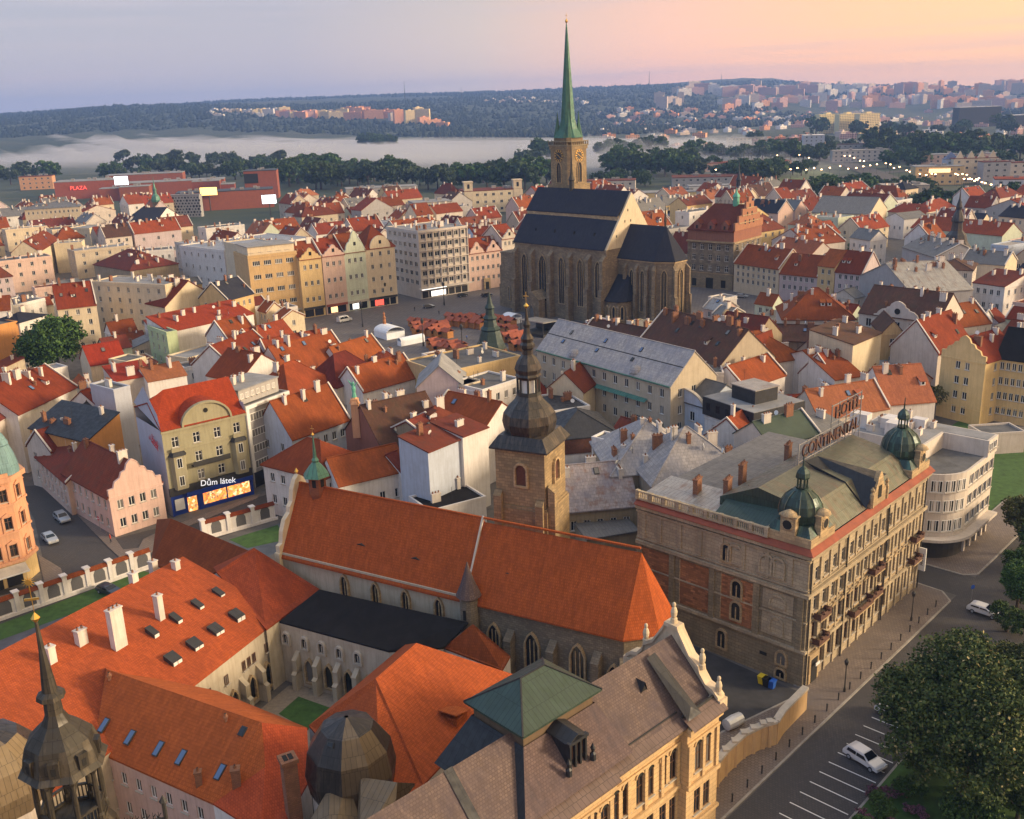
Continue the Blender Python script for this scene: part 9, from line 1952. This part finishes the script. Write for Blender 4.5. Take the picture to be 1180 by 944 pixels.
# =================================================================== arcaded wall on the left, curved wall on the right
def arcade(label, x0, y0, x1, y1, n, h=3.6):
 a, b_ = at(x0, y0), at(x1, y1); v = (b_ - a).to_2d(); L = v.length; r = thing('arcaded_wall', label, 'wall', (a.x, a.y, 0), math.atan2(v.y, v.x)); s = L / n
 w_ = MB().mat('w_white')
 for i in range(n):
  w_.wall((i * s + .35, 0), ((i + 1) * s - .35, 0), -.2, h - .6, [(s / 2 - 1.25, .7, s / 2 + .55, 2.3)], rec=.35); w_.box(i * s + .35, .36, -.2, (i + 1) * s - .35, .5, h - .6)
  w_.box(i * s - .35, -.2, -.2, i * s + .35, .7, h); w_.box(i * s - .5, -.35, h, i * s + .5, .85, h + .18)
 w_.box(0, -.25, -.2, L, -.003, .5); w_.build('wall', r); t = MB().mat('red');
 for i in range(n): t.slab([(i * s + .36, -.25, h - .6), ((i + 1) * s - .36, -.25, h - .6), ((i + 1) * s - .36, .25, h - .05), (i * s + .36, .25, h - .05), ((i + 1) * s - .36, .75, h - .6), (i * s + .36, .75, h - .6)], [(0, 1, 2, 3), (3, 2, 4, 5)], .1)
 t.build('coping', r)
 for i in range(n):
  q = MB().mat('ironl'); c = i * s + .35 + s / 2 - .35; q.poly([(c - .9, -.02, .7), (c + .9, -.02, .7), (c + .9, -.02, 2.2), (c + .62, -.02, 2.8), (c, -.02, 3.0), (c - .62, -.02, 2.8), (c - .9, -.02, 2.2)]); q.build('grille', r)
arcade('white arcaded garden wall with red tile coping at the left', -36, 728, 178, 653, 8); arcade('white arcaded wall continuing towards the fabric shop', 236, 622, 320, 598, 3)
q_ = at(184, 640);
c = MB().mat('w_ochre'); cc = MB().mat('greyt'); pts = [at(*p).to_2d() for p in ((815, 918), (835, 893), (856, 873), (878, 862), (893, 858), (901, 845), (927, 818))]
r = thing('yard_wall', 'curved ochre yard wall with pale stone coping between museum and hotel', 'wall', (pts[0].x, pts[0].y, 0)); o = pts[0]
for p, q in zip(pts, pts[1:]): c.obox((*(p - o), 0), (*(q - o), 0), .5, -.2, 3.0); cc.mat('sill').obox((*(p - o), 0), (*(q - o), 0), .8, 3.0, 3.3)
for p, q in zip(pts[:4], pts[1:5]):
 for t in (0, .5): m = p - o + (q - p) * t; cc.mat('sill'); cc.box(m.x - .35, m.y - .4, 3.3, m.x + .35, m.y + .4, 3.5); c.box(m.x - .2, m.y - .45, -.2, m.x + .2, m.y + .45, 3.0)
c.build('wall', r); cc.build('coping', r)
p = at(845, 838); r = thing('white_pipe', 'white rounded tank in the yard by the curved wall', 'tank', (p.x, p.y, 0), .6); q = MB().mat('cwhite'); q.X = Matrix.Translation((0, 0, .8)) @ Matrix.Rotation(math.pi / 2, 4, 'Y'); q.lathe([(.2, -1.3), (.7, -1.2), (.8, 0), (.7, 1.2), (.2, 1.3)], 12); q.X = None; q.box(-.9, -.3, 0, -.7, .3, .4); q.box(.7, -.3, 0, .9, .3, .4); q.build('tank_body', r)
# parasol furniture by the hotel and cafe terrace on the left
r = thing('cafe_terrace', 'brown wooden cafe terrace fence under the ornate corner house', 'fence', at(-40, 718)); a, b_ = at(-40, 718) * 1., at(50, 682); q = MB().mat('stallwood'); v = b_ - a
for i in range(14): s0, s1 = a + v * i / 14 - a, a + v * (i + .85) / 14 - a; q.obox(s0, s1, .08, .1, 1.1)
q.build('fence_panel', r)
# =================================================================== haze and river mist
def vol_box(name, b, dens, col, an=.2, label=None):
 m = bpy.data.materials.new(name); m.use_nodes = True; t = m.node_tree; t.nodes.clear(); o = t.nodes.new('ShaderNodeOutputMaterial'); v = t.nodes.new('ShaderNodeVolumePrincipled'); v.inputs['Density'].default_value = dens; v.inputs['Color'].default_value = (*col, 1); v.inputs['Anisotropy'].default_value = an; t.links.new(v.outputs[0], o.inputs['Volume'])
 b.mats = [m]; b.cur = 0; b.fm = [0] * len(b.fm); ob = b.build(name, None, kind='stuff');
 if label: ob['label'] = label; ob['category'] = name
 return ob
HAZE_D = 1.3e-4
b = MB().mat('frame'); b.box(-6750, -420, -30, 6750, 7600, 235); vol_box('haze', b, HAZE_D, (.27, .46, 1.0), .1, 'thin blue dawn haze over everything')
def mist(name, pts, z0, z1, dens, label, seed=1):
 """a low bank with an uneven top: closed grid mesh over the river meadows"""
 rr = np.random.default_rng(seed); b = MB().mat('frame'); nx, ny = 50, 14; P00, P10, P11, P01 = [np.array(at(*p).to_2d()) for p in pts]; top = {}
 V = []; F = []
 for j in range(ny + 1):
  for i in range(nx + 1):
   u, v = i / nx, j / ny; p = (P00 * (1 - u) + P10 * u) * (1 - v) + (P01 * (1 - u) + P11 * u) * v; ed = min(u * 3, (1 - u) * 3, v * 2.4, (1 - v) * 2.4)
   h = z0 + .5 + (z1 - z0) * min(1, ed) * (.45 + .35 * math.sin(i * .9 + j * 1.7) * math.sin(i * .37 + 2) + .3 * rr.random()); V.append((p[0], p[1], max(z0 + .4, h)))
 n = len(V); V += [(x, y, z0) for x, y, z in V]
 for j in range(ny):
  for i in range(nx):
   a = j * (nx + 1) + i; q = (a, a + 1, a + nx + 2, a + nx + 1); F.append(q); F.append(tuple(k + n for k in q[::-1]))
 ring = [i for i in range(nx + 1)] + [(j + 1) * (nx + 1) - 1 for j in range(1, ny + 1)] + [ny * (nx + 1) + i for i in range(nx - 1, -1, -1)] + [j * (nx + 1) for j in range(ny - 1, 0, -1)]
 for a, c in zip(ring, ring[1:] + ring[:1]): F.append((a, a + n, c + n, c))
 b.mesh(V, F); return vol_box(name, b, dens, (.88, .9, 1.0), .1, label)
for i, (pts, h, dn, lb) in enumerate(((((-200, 186), (690, 193), (760, 168), (-200, 166)), 24, .010, 'white core of the river mist on the left'), (((-240, 192), (760, 199), (820, 164), (-240, 162)), 38, .0075, 'wide thin layer of river mist over the left meadows'), (((-260, 199), (520, 206), (900, 160), (-260, 159)), 54, .0032, 'highest faintest veil of mist below the left hills'),
  (((600, 203), (900, 200), (960, 170), (600, 168)), 18, .007, 'drifting mist over the meadows right of the cathedral tower'), (((560, 212), (960, 208), (1060, 164), (560, 162)), 32, .003, 'faint veil of mist along the lamp lit road'))): mist('mist', pts, .6, h, dn, lb, i)
# =================================================================== finish the labels of the repeated things
LAND = [('the modern store', 500, 300), ('the cathedral tower', 655, 200), ('the town hall', 835, 280), ('the black church spire', 1097, 300), ('the cream flats', 150, 350), ('the grey apartments', 60, 250), ('the new theatre', 300, 225), ('the yellow palace', 566, 225),
  ('the white long office', 240, 300), ('the shopping centre', 110, 215), ('the cathedral choir', 770, 300), ('the cream house row', 880, 315), ('the yellow gable house', 1110, 420), ('the tower blocks', 975, 145), ('the pointed gables', 1118, 200), ('the green lantern', 80, 850),
  ('the green spire', 567, 380), ('the hotel', 900, 600), ('the plague column', 444, 380), ('the left edge', 0, 300), ('the right edge', 1180, 300), ('the left hill', 380, 130), ('the highest hill', 831, 98), ('the left mist', 60, 190), ('the pale yellow hall', 1010, 245)]
used = {}; ordn = ['', 'second ', 'third ', 'fourth ', 'fifth ', 'sixth ', 'seventh ', 'eighth ', 'ninth ', 'tenth ', '11th ', '12th ', '13th ', '14th ', '15th ', '16th ', '17th ', '18th ', '19th ', '20th ']
bpy.context.view_layer.update(); items = []
for o in AUTO:
 P = o.location; X, Y = px((P.x, P.y, P.z + 5)); best = min(LAND, key=lambda l: (l[1] - X) ** 2 + ((l[2] - Y) * 1.6) ** 2); dx, dy = X - best[1], Y - best[2]
 dr = ('left of' if dx < 0 else 'right of') if abs(dx) > abs(dy) else ('above' if dy < 0 else 'below'); items.append((dx * dx + dy * dy, o, best[0], dr))
items.sort(key=lambda t: t[0])
for d, o, nm, dr in items:
 if len(o['label'].split()) > 9: o['label'] = o['label'].replace(' end gabled', ' gabled').replace('yard house', 'shed')
 k = (o['label'], nm, dr); n = used.get(k, 0); used[k] = n + 1
 wrd = ordn[n] if n < len(ordn) else '%dth ' % (n + 1); o['label'] = '%s, %snearest %s %s' % (o['label'], wrd, dr, nm)
 if dr in ('above', 'below'): o['label'] = '%s, %snearest %s %s' % (k[0], wrd, dr, nm)
import collections
allb = collections.defaultdict(list)
for o in bpy.data.objects:
 if o.parent is None and o.get('category'): allb[o['label']].append(o)
for k, v in allb.items():
 if len(v) > 1: print('DUPLABEL', k, len(v))
print('objects', len(bpy.data.objects))
